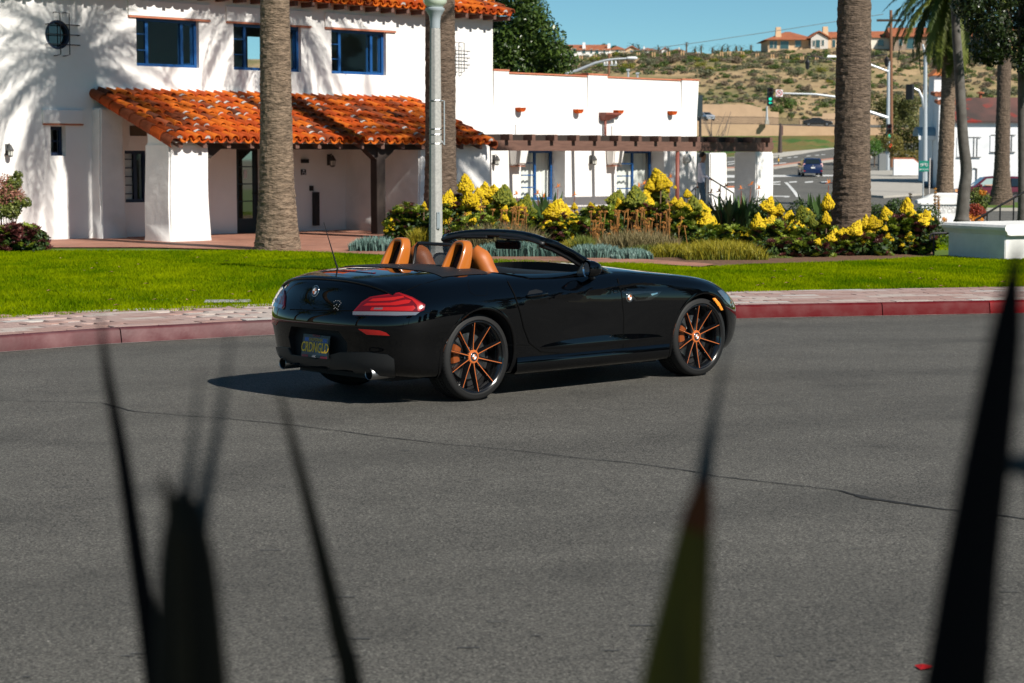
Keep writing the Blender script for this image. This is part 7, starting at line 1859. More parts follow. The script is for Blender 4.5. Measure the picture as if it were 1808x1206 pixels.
# ---- houses on the hill
rooft = mat('hill_roof_tile', (.36, .12, .05), rough=.85, col2=(.27, .085, .04), scale=.8, world=True, bump=.8, bscale=3, bdist=.2)
def winset(t, x, Y, z, w_, h_, m=None):
    o = MB().box(x-w_/2-.1, x+w_/2+.1, Y-.12, Y+.05, z-.1, z+h_+.1).build('window', mat('trim_pale', (.5, .45, .38), rough=.8), t)
    MB().box(x-w_/2, x+w_/2, Y-.16, Y-.121, z, z+h_).build('pane', m or mat('teal_pane', (.03, .07, .075), rough=.1, coat=1.), o)
def hhouse(label, Y, px0, px1, pbase, peave, pridge, m, roof='hip', wins=(), chim=(), depth=9, over=.5, name='hill_house', ridge_at=.5, rm=None, group=None):
    a, b = at(px0, pbase, Y), at(px1, pbase, Y); z0, ze, zr = a.z, at(px0, peave, Y).z, at(px0, pridge, Y).z
    t = thing(name, label, 'house', ((a.x+b.x)/2, Y, z0), group=group); x0, x1 = a.x, b.x
    MB().box(x0, x1, Y, Y+depth, z0-4, ze).build('wall', m, t)
    xm = lerp(x0, x1, ridge_at)
    if roof == 'hip':
        d = min(depth/2, (x1-x0)/2.2); P = [(x0-over, Y-over, ze-.1), (x1+over, Y-over, ze-.1), (x1+over, Y+depth+over, ze-.1), (x0-over, Y+depth+over, ze-.1), (x0+d, Y+depth/2, zr), (x1-d, Y+depth/2, zr)]
        MB().add(P, [(0, 1, 5, 4), (1, 2, 5), (2, 3, 4, 5), (3, 0, 4), (3, 2, 1, 0)]).build('roof', rm or rooft, t)
    elif roof == 'gable':     # gable end towards the viewer
        MB().prism([(x0, Y, ze), (x1, Y, ze), (xm, Y, zr-.25)], (0, depth, 0)).build('gable', m, t)
        for (xa, za), (xb, zb_) in (((x0-over, ze-.25), (xm, zr)), ((xm, zr), (x1+over, ze-.25))):
            MB().prism([(xa, Y-.5, za), (xb, Y-.5, zb_), (xb, Y-.5, zb_+.28), (xa, Y-.5, za+.28)], (0, depth+1, 0)).build('roof', rm or rooft, t)
    else:                     # shed / long roof, ridge along the house
        MB().prism([(x0-over, Y-over, ze-.1), (x0-over, Y+depth/2, zr), (x0-over, Y+depth+over, ze-.1)], (x1-x0+2*over, 0, 0)).build('roof', rm or rooft, t)
    for (px, pt, pb, wp) in wins:
        q = at(px, pb, Y); winset(t, q.x, Y, q.z, wp*Y/FOC, (pb-pt)*Y/FOC)
    for (px, pt, pb, wp) in chim:
        q = at(px, pb, Y+2); w_ = wp*Y/FOC; zt_ = at(px, pt, Y+2).z; MB().hexa([(q.x-w_*.6, Y+1.5, q.z-1), (q.x+w_*.6, Y+1.5, q.z-1), (q.x+w_*.6, Y+3, q.z-1), (q.x-w_*.6, Y+3, q.z-1), (q.x-w_*.45, Y+1.6, zt_), (q.x+w_*.45, Y+1.6, zt_), (q.x+w_*.45, Y+2.9, zt_), (q.x-w_*.45, Y+2.9, zt_)]).build('chimney', m, t)
    return t
peach = mat('house_peach', (.60, .42, .26), rough=.9); taupe = mat('house_taupe', (.26, .20, .15), rough=.9); cream = mat('house_cream', (.74, .68, .58), rough=.9); whitew = mat('house_white', (.78, .77, .75), rough=.9); greyw = mat('house_grey', (.55, .52, .48), rough=.9); tan = mat('house_tan', (.55, .33, .13), rough=.9)
hhouse('peach hillside house with low tiled roof and tall chimney', 492, 1356, 1438, 90, 70, 53, peach, 'hip', [(1362, 73, 85, 6), (1369, 73, 85, 5), (1385, 73, 86, 14), (1409, 72, 83, 10), (1430, 72, 81, 4)], [(1374, 48, 64, 9)], depth=14, over=1.2)
hhouse('pale gabled hillside house beside the peach one', 490, 1432, 1462, 88, 67, 56, greyw, 'gable', [(1437, 72, 81, 3), (1444, 71, 84, 7), (1453, 71, 80, 3)], (), depth=10, over=.8, ridge_at=.45)
hhouse('tile-roofed hillside house partly behind the thick palm', 500, 1456, 1535, 88, 66, 54, peach, 'long', [(1472, 71, 83, 5)], [(1457, 47, 60, 9)], depth=10)
hhouse('cream hillside house right of the thick palm', 492, 1530, 1573, 95, 66, 53, cream, 'long', [(1534, 69, 81, 4), (1555, 71, 81, 10)], (), depth=9)
MBx = None
hhouse('taupe two-storey hillside house with balcony and blue windows', 486, 1578, 1662, 102, 64, 46, taupe, 'long', [(1607, 68, 86, 12), (1640, 65, 78, 8), (1650, 65, 78, 8), (1590, 70, 80, 6), (1655, 66, 78, 6), (1645, 96, 102, 22)], (), depth=12, over=.8)
hhouse('tan hillside house glimpsed through the dark tree', 488, 1692, 1760, 102, 66, 48, tan, 'hip', [(1720, 70, 84, 8), (1705, 94, 101, 14)], (), depth=12)
hhouse('orange stucco hillside house behind the tree at the right edge', 490, 1765, 1830, 102, 58, 44, tan, 'hip', [(1790, 66, 80, 8)], (), depth=12)
hhouse('long white hilltop house with red tiled roof and chimneys, at left', 585, 988, 1075, 110, 88, 77, whitew, 'long', [(1003, 88, 94, 4), (1013, 86, 94, 8), (1031, 87, 94, 5), (1044, 87, 94, 3), (1054, 88, 95, 5), (1067, 88, 94, 3)], [(1031, 75, 82, 5), (1075, 77, 88, 5)], depth=12, over=.5)
hhouse('cream hilltop house beside the long white one', 600, 1078, 1104, 96, 87, 80, cream, 'hip', [(1090, 88, 92, 4)], (), depth=10)
hhouse('peach hilltop house with pale roof', 620, 1104, 1126, 94, 88, 82, peach, 'gable', [(1115, 89, 92, 4)], (), depth=10)
hhouse('small white hilltop house with grey wing', 640, 1130, 1160, 95, 88, 83, whitew, 'hip', [(1140, 89, 92, 3), (1150, 89, 92, 3)], [(1137, 82, 87, 2)], depth=10)
hhouse('little white gabled house on the hilltop', 660, 1168, 1180, 94, 89, 85, whitew, 'gable', [(1174, 90, 92, 3)], (), depth=9)
hhouse('low red-roofed house on the hilltop', 670, 1184, 1210, 94, 90, 85, cream, 'hip', [(1196, 91, 93, 3)], [(1199, 84, 88, 2)], depth=9)
# skyline palms and trees
cm = crown_mesh(2.6, 16, np.random.default_rng(300), nl=7, lw=.16, ll=.7); cm.materials.append(leafmat('far_palm', (.02, .045, .03), (.06, .10, .06)))
for i, (px, ptop, pb, fan) in enumerate(((1212, 75, 95, .55), (1163, 83, 92, .8), (1180, 84, 92, .7), (1238, 81, 92, .7), (1258, 84, 92, .8), (1227, 86, 92, .9), (1300, 82, 92, .8), (1309, 84, 92, .9), (1326, 80, 92, .6), (1275, 83, 92, 1.1), (1285, 84, 92, 1.), (1118, 81, 92, 1.2), (1128, 83, 92, 1.))):
    p = at(px, pb, 640); zt_ = at(px, ptop, 640).z; t = thing('skyline_palm', 'tiny palm on the hilltop skyline', 'palm tree', (p.x, 640, p.z), group='palms on the skyline')
    MB().tube([(0, 0, -2), (0, 0, zt_-p.z)], .28, n=6).build('trunk', trunkm).parent = t
    o = link('crown', cm, None); o.parent = t; o.location = (0, 0, zt_-p.z-.3); o.scale = (fan*.9,)*3; o.rotation_euler = (0, 0, i*1.7)
t = thing('skyline_tree', 'rounded dark tree on the skyline over the white hilltop house', 'tree', at(1085, 92, 640)); leaf_obj('crown', t, dkm, [(0, 0, 1.2), (-1, 0, .8), (1, 0, .8)], [1.2, .9, .9], 500, .3, 301); MB().tube([(0, 0, -2), (0, 0, 1)], .2, n=5).build('trunk', trunkm).parent = t
t = thing('skyline_tree', 'small dark tree on the skyline left of the rounded one', 'tree', at(1066, 90, 645)); leaf_obj('crown', t, dkm, [(0, 0, 1.4), (-1.4, 0, .9), (1.3, 0, 1.)], [1.2, .9, 1.], 500, .3, 302); MB().tube([(0, 0, -2), (0, 0, 1)], .2, n=5).build('trunk', trunkm).parent = t
# overhead wire
tag(MB().tube([tuple(at(x, y, 300)) for x, y in ((1100, 93), (1155, 85), (1240, 74), (1320, 62), (1400, 50), (1475, 38), (1560, 25))], .045, n=4).build('overhead_wire', mat('wire_grey', (.18, .2, .21), rough=.6)), 'thin overhead wire crossing the sky towards the right', 'wire')

# ---- signals, poles, lights
galv = mat('galvanised', (.50, .53, .55), rough=.45, metal=.5); sigb = mat('signal_black', (.012, .013, .014), rough=.5)
def lens(col, on): return mat('signal_%s_%s' % (col, 'lit' if on else 'off'), dict(red=(.5, .02, .02), amber=(.25, .12, .02), green=(.05, .55, .38))[col] if on else dict(red=(.08, .006, .006), amber=(.07, .03, .006), green=(.006, .03, .02))[col], rough=.3, emit=dict(red=(1, .04, .03), amber=(1, .5, .05), green=(.02, .75, .48))[col] if on else None, emit_s=1.0 if on else 0)
def signal(t, px, pt, pb, wp, Y, lights, rz=0., name='signal_head'):
    c = at(px, pt, Y); zb_ = at(px, pb, Y).z; w_ = wp*Y/FOC; n = len(lights); hsec = (c.z-zb_)/n
    M = Matrix.Translation((c.x, Y, 0)) @ Matrix.Rotation(rz, 4, 'Z')
    s_ = MB(M).box(-w_/2, w_/2, -.12, .18, zb_, c.z).build(name, sigb, t, bevel=.03)
    for i, (col, on) in enumerate(lights):
        z = c.z - hsec*(i+.5)
        MB(M).lathe([(.001, -.135), (hsec*.36, -.13)], n=14, axis='Y', cen=(0, 0, z), cap=False).build('lamp', lens(col, on), s_)
        MB(M).add([(hsec*.42*math.cos(q), y, z + hsec*.42*math.sin(q)) for y in (-.12, -.34) for q in np.linspace(-.3, math.pi+.3, 11)], [(k, k+1, 12+k, 11+k) for k in range(10)]).build('visor', sigb, s_)
    return s_
Y = 188; bp = at(1567, 303, Y)
t = thing('signal_pole', 'grey signal pole with long mast arm reaching left behind the thick palm', 'traffic signal', (bp.x, Y, bp.z))
MB().tube([tuple(at(1567, 306, Y)), tuple(at(1568, 210, Y)), tuple(at(1569, 108, Y))], [.22, .17, .13], n=10).build('pole', galv, t)
MB().tube([tuple(at(x, y, Y-.1)) for x, y in ((1567, 208), (1534, 197), (1500, 180), (1475, 171), (1440, 166.5), (1372, 164.5))], [.16, .15, .13, .12, .1, .08], n=8).build('mast_arm', galv, t)
MB().tube([tuple(at(x, y, Y-.1)) for x, y in ((1568, 126), (1534, 113), (1500, 103), (1475, 99))], [.09, .08, .07, .06], n=8).build('lamp_arm', galv, t)
MB().hexa([tuple(at(x, y, Y+d)) for x, y, d in ((1460, 101, -.3), (1478, 101, -.3), (1478, 101, .4), (1460, 101, .4), (1462, 97, -.2), (1478, 98, -.2), (1478, 98, .3), (1462, 97, .3))]).build('lamp_head', mat('lamp_white', (.7, .72, .72), rough=.4), t)
signal(t, 1360, 155, 187, 10, Y-.5, [('red', False), ('amber', False), ('green', True), ('green', False)])
# lit arrow of the lowest section
q = at(1360, 181.5, Y-.66); k = Y/FOC
MB().add([(q.x-3.2*k, q.y, q.z), (q.x-.4*k, q.y, q.z+2.6*k), (q.x-.4*k, q.y, q.z+.8*k), (q.x+3*k, q.y, q.z+.8*k), (q.x+3*k, q.y, q.z-.8*k), (q.x-.4*k, q.y, q.z-.8*k), (q.x-.4*k, q.y, q.z-2.6*k)], [(0, 1, 6), (2, 3, 4, 5)]).build('arrow', lens('green', True), t)
signal(t, 1570, 219, 245, 9, Y-.5, [('red', False), ('amber', False), ('green', True)])
signal(t, 1573, 252, 263, 8, Y-.5, [('red', True)], name='pedestrian_signal')
# no-turn sign
q = at(1376, 164.5, Y-.35); w_ = 6*k; sgn2 = MB().box(q.x-w_, q.x+w_, q.y-.02, q.y+.02, q.z-w_, q.z+w_).build('turn_sign', mat('sign_white', (.75, .75, .75), rough=.5), t)
ring = [(q.x + w_*.78*math.cos(a), q.y-.03, q.z + w_*.78*math.sin(a)) for a in np.linspace(0, 2*math.pi, 25)]
redsn = mat('sign_red', (.5, .02, .02), rough=.5)
MB().tube(ring, w_*.10, n=5).tube([(q.x-w_*.55, q.y-.03, q.z+w_*.55), (q.x+w_*.55, q.y-.03, q.z-w_*.55)], w_*.09, n=5).build('prohibition_ring', redsn, sgn2)
MB().tube([(q.x+w_*.25, q.y-.025, q.z-w_*.45), (q.x+w_*.25, q.y-.025, q.z+w_*.1), (q.x+w_*.1, q.y-.025, q.z+w_*.35), (q.x-w_*.15, q.y-.025, q.z+w_*.3), (q.x-w_*.25, q.y-.025, q.z), (q.x-w_*.25, q.y-.025, q.z-w_*.3)], w_*.08, n=5).build('turn_arrow', sigb, sgn2)
Y = 176; bp = at(1354, 215, 346)
t = thing('signal_post', 'slim grey post standing in the fence below the left traffic signal', 'post', (at(1354, 219, 344).x, 344, at(1354, 219, 344).z))
MB().tube([tuple(at(1354, 218, 344)), tuple(at(1354, 187, 344))], [.25, .12], n=8).build('post', galv, t); MB().box(at(1351, 216, 344).x, at(1357.5, 216, 344).x, 343.5, 344.5, at(1354, 219.5, 344).z, at(1354, 212, 344).z).build('pedestal', concrete, t)
# second signal seen from behind and its tall pole by the white building
Y = 132; bp = at(1634, 300, Y)
t = thing('signal_pole', 'tall pale pole by the white building with a black signal seen from behind', 'traffic signal', (bp.x, Y, bp.z))
MB().tube([tuple(at(1633, 320, Y)), tuple(at(1633.5, 160, Y)), tuple(at(1634, 98, Y)), tuple(at(1629, 78, Y))], [.17, .14, .11, .07], n=10).build('pole', galv, t)
MB().tube([tuple(at(x, y, Y)) for x, y in ((1632, 195), (1628, 172), (1622, 160), (1614, 156))], [.11, .10, .09, .07], n=8).build('signal_arm', galv, t)
s_ = signal(t, 1607, 149, 176, 13, Y, [('red', False), ('amber', False), ('green', False)], rz=R(150))
# pendant lanterns
for px, ptop, pb, wd, Y, label, arm in ((1426, 105, 122, 8, 150, 'black pendant lantern hanging left of the thick palm', ((1426, 104), (1426, 99), (1440, 100), (1460, 104), (1478, 110))), (1566, 100, 118, 9, 150, 'black pendant lantern hanging right of the thick palm', ((1566, 100), (1566, 96), (1552, 97), (1534, 102), (1520, 106)))):
    c = at(px, ptop, Y); t = thing('pendant_lantern', label, 'lantern', (c.x, Y, at(px, pb, Y).z)); k = Y/FOC
    MB().tube([tuple(at(x, y, Y)) for x, y in arm], .045, n=6).build('arm', iron, t)
    MB().lathe([(.05, 0), (wd*.55*k, -5*k), (wd*.5*k, -6*k), (wd*.36*k, -16*k), (.03, -18*k)], n=8, cen=(c.x, Y, c.z)).build('lantern_body', iron, t, sharp=30)
    # arm continues to a post hidden by the palm
    q = at(1500, 108, Y); MB().tube([(q.x, Y, q.z+.3), (q.x, Y, -.7)], .12, n=8).build('post', iron, t)
# cobra-head light over the wing roof and wooden pole
Y = 120; t = thing('street_light', 'grey cobra-head street light reaching over the flat wing roof', 'street light', (at(999, 140, Y).x, Y, -.6))
MB().tube([tuple(at(999, 128, Y)), (at(999, 128, Y).x, Y, -.7)], .12, n=8).build('pole', galv, t)
MB().tube([tuple(at(x, y, Y)) for x, y in ((999, 131), (1020, 124), (1050, 111.5), (1072, 106), (1090, 104), (1108, 103))], [.1, .09, .08, .07, .06, .05], n=8).build('arm', galv, t)
k = Y/FOC; q = at(1116, 102.5, Y); MB().lathe([(.05, -10*k), (2.2*k, -7*k), (2.8*k, 0), (2.6*k, 6*k), (.04, 9.5*k)], n=10, axis='X', cen=tuple(q)).build('lamp_head', mat('lamp_white', None), t, smooth=True)
Y = 210; t = thing('utility_pole', 'short orange-brown utility pole with insulators above the wing roof', 'pole', (at(1075, 128, Y).x, Y, .5))
MB().tube([tuple(at(1075, 200, Y)), tuple(at(1075, 94, Y))], .13, n=8).build('pole', mat('pole_wood', (.20, .095, .05), rough=.9), t)
MB().box(at(1066, 114, Y).x, at(1089, 114, Y).x, Y-.1, Y+.1, at(1075, 116, Y).z, at(1075, 114.5, Y).z).build('crossarm', galv, t)
for px in (1067, 1072, 1080, 1087): q = at(px, 114, Y); MB().lathe([(.1, 0), (.12, .15), (.05, .4)], n=8, cen=tuple(q)).build('insulator', mat('insulator_pale', (.6, .6, .58), rough=.4), t)
Y = 200; t = thing('utility_pole', 'tall brown wooden utility pole with crossarm behind the palm fronds', 'pole', (at(1574, 300, Y).x, Y, .8))
MB().tube([tuple(at(1574, 306, Y)), tuple(at(1573, 18, Y))], [.2, .14], n=8).build('pole', mat('pole_wood', None), t); MB().box(at(1548, 36, Y).x, at(1592, 36, Y).x, Y-.1, Y+.1, at(1574, 38, Y).z, at(1574, 34, Y).z).build('crossarm', mat('pole_dark', (.05, .035, .025), rough=.9), t)
# roof vents of the wing
for i, (px, pt) in enumerate(((1109, 125), (1125.5, 131))):
    c = at(px, 138, 57.5); z = at(px, pt, 57.5).z; t = tag(MB().tube([(c.x, 57.5, c.z-.6), (c.x, 57.5, z)], .03, n=8).box(c.x-.05, c.x+.05, 57.45, 57.55, z, z+.05).build('roof_vent', galv), ('taller thin grey vent on the flat wing roof', 'lower thin grey vent on the flat wing roof')[i], 'vent')
# street sign post, marker, bike route sign
Y = 196; q = at(1377, 268, Y); t = thing('sign_post', 'brown post with sign panel on the far pavement', 'sign', (q.x, Y+40, at(1377, 268, Y+40).z)); Y += 40
MB().tube([tuple(at(1377, 270, Y)), tuple(at(1378, 218, Y))], [.3, .14], n=6).build('post', mat('post_brown', (.06, .04, .035), rough=.7), t); MB().box(at(1377, 230, Y).x, at(1382.5, 230, Y).x, Y-.06, Y+.06, at(1377, 239, Y).z, at(1377, 222, Y).z).build('panel', mat('panel_brown', (.09, .045, .04), rough=.7), t)
p = sp(1374.5, 294); t = thing('median_marker', 'small yellow reflector marker on the median', 'marker', p); k = p.y/FOC
MB().tube([tuple(p), tuple(p + Vector((0, 0, 20*k)))], .045, n=5).build('post', iron, t); MB().box(p.x-1*k, p.x+1*k, p.y-.1, p.y-.05, p.z+9*k, p.z+14*k).build('reflector', mat('marker_yellow', (.75, .42, .02), rough=.5), t)
Y = 78; a = at(1622, 303, Y); b = at(1640, 284, Y); t = thing('route_sign', 'green bicycle route sign by the white building', 'sign', (at(1631, 340, Y).x, Y, -.65)); grn = mat('sign_green', (.0, .19, .13), rough=.5)
pl = MB().box(a.x, b.x, Y-.02, Y+.0, a.z, b.z).build('panel', grn, t, bevel=.012); wl = mat('sign_white', None)
MB().tube([((a.x+b.x)/2, Y+.04, -.7), ((a.x+b.x)/2, Y+.04, b.z)], .03, n=6).build('post', galv, t)
cx, cz_ = (a.x+b.x)/2, (a.z+b.z)/2 + .05; w_ = b.x-a.x
for d in (-.24, .24): MB().tube([(cx + d*w_ + .13*w_*math.cos(q), Y-.03, cz_ + .13*w_*math.sin(q)) for q in np.linspace(0, 2*math.pi, 17)], .009, n=4).build('bicycle_wheel', wl, pl)
MB().tube([(cx-.24*w_, Y-.03, cz_), (cx-.08*w_, Y-.03, cz_+.17*w_), (cx+.15*w_, Y-.03, cz_+.17*w_), (cx, Y-.03, cz_), (cx-.24*w_, Y-.03, cz_)], .008, n=4).tube([(cx+.24*w_, Y-.03, cz_), (cx+.13*w_, Y-.03, cz_+.22*w_)], .008, n=4).build('bicycle_frame', wl, pl)
me = text_mesh('BIKE ROUTE', .065); me.transform(frame((cx, Y-.023, a.z+.085), (1, 0, 0), (0, 0, 1), (0, -1, 0))); o = link('lettering', me, pl, wl)
MB().tube([tuple(at(1640.5, 342, Y)), tuple(at(1642, 279, Y))], .028, n=6).build('pole', mat('post_pale', (.5, .45, .42), rough=.6), t)
# dark bus-stop style panel beside the wing, bare shrub
Y = 250; t = tag(MB().box(at(1231, 180, Y).x, at(1240.5, 180, Y).x, Y-.1, Y+.1, at(1235, 206, Y).z, at(1235, 168, Y).z).build('dark_panel', mat('panel_slate', (.03, .045, .05), rough=.4)), 'tall dark panel at the right edge of the wing', 'sign')
MB().tube([tuple(at(1236, 206, Y)), tuple(at(1236, 300, Y))], .15, n=6).build('post', sigb, t)
Y = 64; t = thing('bare_shrub', 'bare twiggy shrub behind the right end of the wing', 'shrub', (at(1262, 245, Y).x, Y, .0)); rg3 = random.Random(5)
for k in range(20):
    b0 = Vector((at(1262 + rg3.uniform(-14, 10), 262, Y).x, Y, 1.6)); e = at(rg3.uniform(1238, 1300), rg3.uniform(196, 225), Y + rg3.uniform(-.5, .5)); m_ = b0.lerp(e, .5) + Vector((rg3.uniform(-.15, .15), 0, 0))
    MB().tube([tuple(b0 - Vector((0, 0, 1.6))), tuple(b0), tuple(m_), tuple(e)], [.02, .016, .01, .004], n=4).build('twig', mat('twig_grey', (.16, .13, .11), rough=.9), t)

# ---- white building at the right with stepped gable and patched red roof
Y = 150.; x0 = at(1655, 300, Y).x; wb = thing('street_building', 'white street building with stepped gable and patched red-brown roof', 'building', (x0+8, Y, -.6)); pw_ = mat('peeling_white', (.76, .765, .77), rough=.85, col2=(.60, .62, .64), scale=.9, world=True, bump=.3, bscale=4, detail=9, contrast=(.5, .75))
zz = lambda py, yy=Y: at(1655, py, yy).z
MB().box(x0+1.2, x0+22, Y, Y+7, -1, zz(214)).build('wall', pw_, wb)
MB().box(x0, x0+1.2, Y-.15, Y+.8, -1, zz(181)).build('gable_pier', pw_, wb)
MB().box(x0+.1, x0+1.1, Y+.8, Y+2.2, -1, zz(166)).build('gable_step', pw_, wb)
MB().hexa([(x0-.0, Y+2.2, -1), (x0+1.1, Y+2.2, -1), (x0+1.1, Y+4.6, -1), (x0, Y+4.6, -1), (x0+.15, Y+2.4, zz(133, Y+2)), (x0+1.0, Y+2.4, zz(133, Y+2)), (x0+1.0, Y+4.4, zz(133, Y+2)), (x0+.15, Y+4.4, zz(133, Y+2))]).build('chimney', pw_, wb)
MB().box(x0, x0+1.1, Y+4.6, Y+7, -1, zz(185)).build('gable_step', pw_, wb)
for zt_, ya, yb, w2 in ((zz(181), Y-.25, Y+.9, .0), (zz(166), Y+.7, Y+2.3, .1)):
    for k in range(5): MB().tube([(x0+.0+.3*k, ya, zt_-.02), (x0+.0+.3*k, yb, zt_+.12)], .16, n=8).build('cap_tile', rooft, wb)
zt_ = zz(133, Y+2); MB().prism([(x0-.1, Y+2.1, zt_), (x0+1.25, Y+2.1, zt_), (x0+.58, Y+2.1, zt_+.55)], (0, 2.6, 0)).build('chimney_cap', mat('cap_orange', (.55, .17, .05), rough=.8), wb)
patchm = mat('patched_roof', (.20, .022, .014), rough=.85, col2=(.05, .036, .032), scale=.8, world=True, contrast=(.40, .46), col3=(.13, .06, .05), scale3=.22, bump=.5, bscale=8, bdist=.04, detail=9)
MB().prism([(x0+1.25, Y-.3, zz(214)), (x0+1.25, Y+3.2, zz(172, Y+3)), (x0+1.25, Y+3.2, zz(172, Y+3)-.15), (x0+1.25, Y-.3, zz(214)-.12)], (22, 0, 0)).build('roof', patchm, wb)
MB().prism([(x0+1.25, Y+7.3, zz(214)), (x0+1.25, Y+3.2, zz(172, Y+3)), (x0+1.25, Y+3.2, zz(172, Y+3)-.15), (x0+1.25, Y+7.3, zz(214)-.12)], (22, 0, 0)).build('roof', patchm, wb)
q = at(1731, 170, Y+3.2); MB().tube([(q.x, q.y, q.z-.5), (q.x, q.y, q.z+.2)], .12, n=8).lathe([(.3, .2), (.3, .3), (.05, .36)], n=10, cen=tuple(q)).build('roof_cowl', rooft, wb)
tr = mat('trim_line', (.10, .10, .10), rough=.8)
for pa_, pb_, pt_, pbm in ((1689, 1725, 243, 277), (1748, 1786, 239, 268)):
    a, b = at(pa_, pbm, Y), at(pb_, pt_, Y); w2 = MB().box(a.x, b.x, Y-.06, Y-.01, a.z, b.z).build('boarded_window', pw_, wb)
    for u in (1., .84): xx = lerp(a.x, b.x, u); MB().box(xx-.03, xx+.03, Y-.10, Y-.061, a.z, b.z).build('edge', tr, w2)
    MB().box(a.x, b.x+.3, Y-.12, Y-.061, a.z-.06, a.z).build('sill', tr, w2); MB().box(a.x, b.x+.3, Y-.10, Y-.061, b.z, b.z+.05).build('head', tr, w2)
MB().tube([(at(1724, 310, Y).x, Y-.05, zz(318)), (at(1724, 310, Y).x, Y-.05, zz(298)), (at(1718, 310, Y).x, Y-.05, zz(297))], .05, n=5).build('conduit', tr, wb)
# canopy and door recess on the shaded side
zc0, zc1 = zz(240, 152), zz(222, 152); rows = []
for k in range(9):
    q = math.pi*k/8; rows.append([(x0+.1, 152.2 - 1.1*math.cos(q), zc0 + .55*(zc1-zc0)*math.sin(q)*1.6), (x0-1.25, 152.2 - 1.1*math.cos(q), zc0 + .55*(zc1-zc0)*math.sin(q)*1.6)])
MB().grid(rows).build('canopy', mat('canopy_blue', (.22, .33, .40), rough=.6), wb, smooth=True); MB().box(x0-1.25, x0+.05, 151.0, 151.1, zc0-.3, zc0).build('canopy_edge', pw_, wb); MB().box(x0-.03, x0+.001, 152, 153.2, -.6, 1.7).build('doorway', mat('door_shade', (.05, .06, .07), rough=.6), wb)
# garden trees, hedge and low wall between the poles and the building
t = thing('street_tree', 'rounded dark olive tree behind the signal pole', 'tree', (at(1590, 300, 205).x, 205, .6)); leaf_obj('crown', t, leafmat('olive_leaf', (.03, .045, .01), (.16, .16, .04), trans=.2), *zip(*[((rgs.uniform(-2.4, 2.6), rgs.uniform(-2, 2), rgs.uniform(2.2, 7.0)), rgs.uniform(.9, 1.5)) for _ in range(26)]), 9000, .16, 401); MB().tube([(0, 0, 0), (0, 0, 3)], .2, n=6).build('trunk', trunkm).parent = t
t = thing('street_tree', 'small bright green round-headed tree at the street corner', 'tree', (at(1544, 285, 200).x, 200, at(1544, 297, 200).z)); leaf_obj('crown', t, leafmat('lime_leaf', (.04, .11, .015), (.14, .28, .05), trans=.3), [(0, 0, 2.4), (-.5, 0, 2.2), (.5, 0, 2.1), (0, 0, 1.7)], [.75, .6, .65, .7], 1600, .1, 402); MB().tube([(0, 0, -.3), (0, 0, 2)], .07, n=6).build('trunk', trunkm).parent = t
t = thing('hedge', 'orange-green clipped hedge above the low white wall', 'hedge', (at(1600, 275, 170).x, 170, at(1600, 282, 170).z)); leaf_obj('foliage', t, leafmat('hedge_olive', (.07, .07, .015), (.25, .20, .04), trans=.2), [(-1.2, 0, 1.4), (-.8, 0, .6), (0, 0, .3), (.8, 0, .3), (1.4, 0, .3)], [1.0, .8, .6, .6, .6], 3200, .1, 403)
Y = 168; a, b = at(1578, 303, Y), at(1624, 281, Y); lw = tag(MB().prism([(a.x, Y, a.z-.3), (b.x+.2, Y, a.z-.3), (b.x+.2, Y, at(1624, 293, Y).z), (at(1613, 281, Y).x, Y, b.z), (a.x, Y, b.z)], (0, .4, 0)).build('low_wall', pw_), 'low white wall with red coping by the street corner', 'wall')
MB().tube([(a.x-.05, Y+.2, b.z+.05), (at(1613, 281, Y).x, Y+.2, b.z+.05), (b.x+.2, Y+.2, at(1624, 293, Y).z+.05)], .09, n=6).build('coping', rooft, lw)
P = [(1500, 318), (1540, 303), (1580, 303.5), (1626, 303.5), (1632, 345), (1560, 350), (1500, 345)]
raised('corner_pavement', P, concrete, .13)
bx = at(1561, 303, 186); t = tag(MB().box(bx.x-.5, bx.x+.2, 186, 186.6, at(1561, 306, 186).z-.3, at(1561, 272, 186).z).build('signal_cabinet', mat('cabinet_grey', (.16, .17, .17), rough=.6), bevel=.03), 'grey signal cabinet at the foot of the signal pole', 'cabinet')
# near kerb and verge where the street palm stands
def strip3(name, pix, Y0, m, h=0.):
    P = [at(*q[:2], q[2]) for q in pix]; return tag(MB().add(P, [tuple(range(len(P)))]).build(name, m), kind='structure')
xa, xb = at(1716, 364, 95).x, at(1900, 364, 95).x
v = MB().box(xa, xb, 92, 104, -.62, -.47).build('verge', lawn_soil); tag(v, kind='structure')
k_ = MB().box(xa-.2, xb, 91.8, 92, -.62, -.46).build('verge_kerb', concrete); tag(k_, kind='structure')

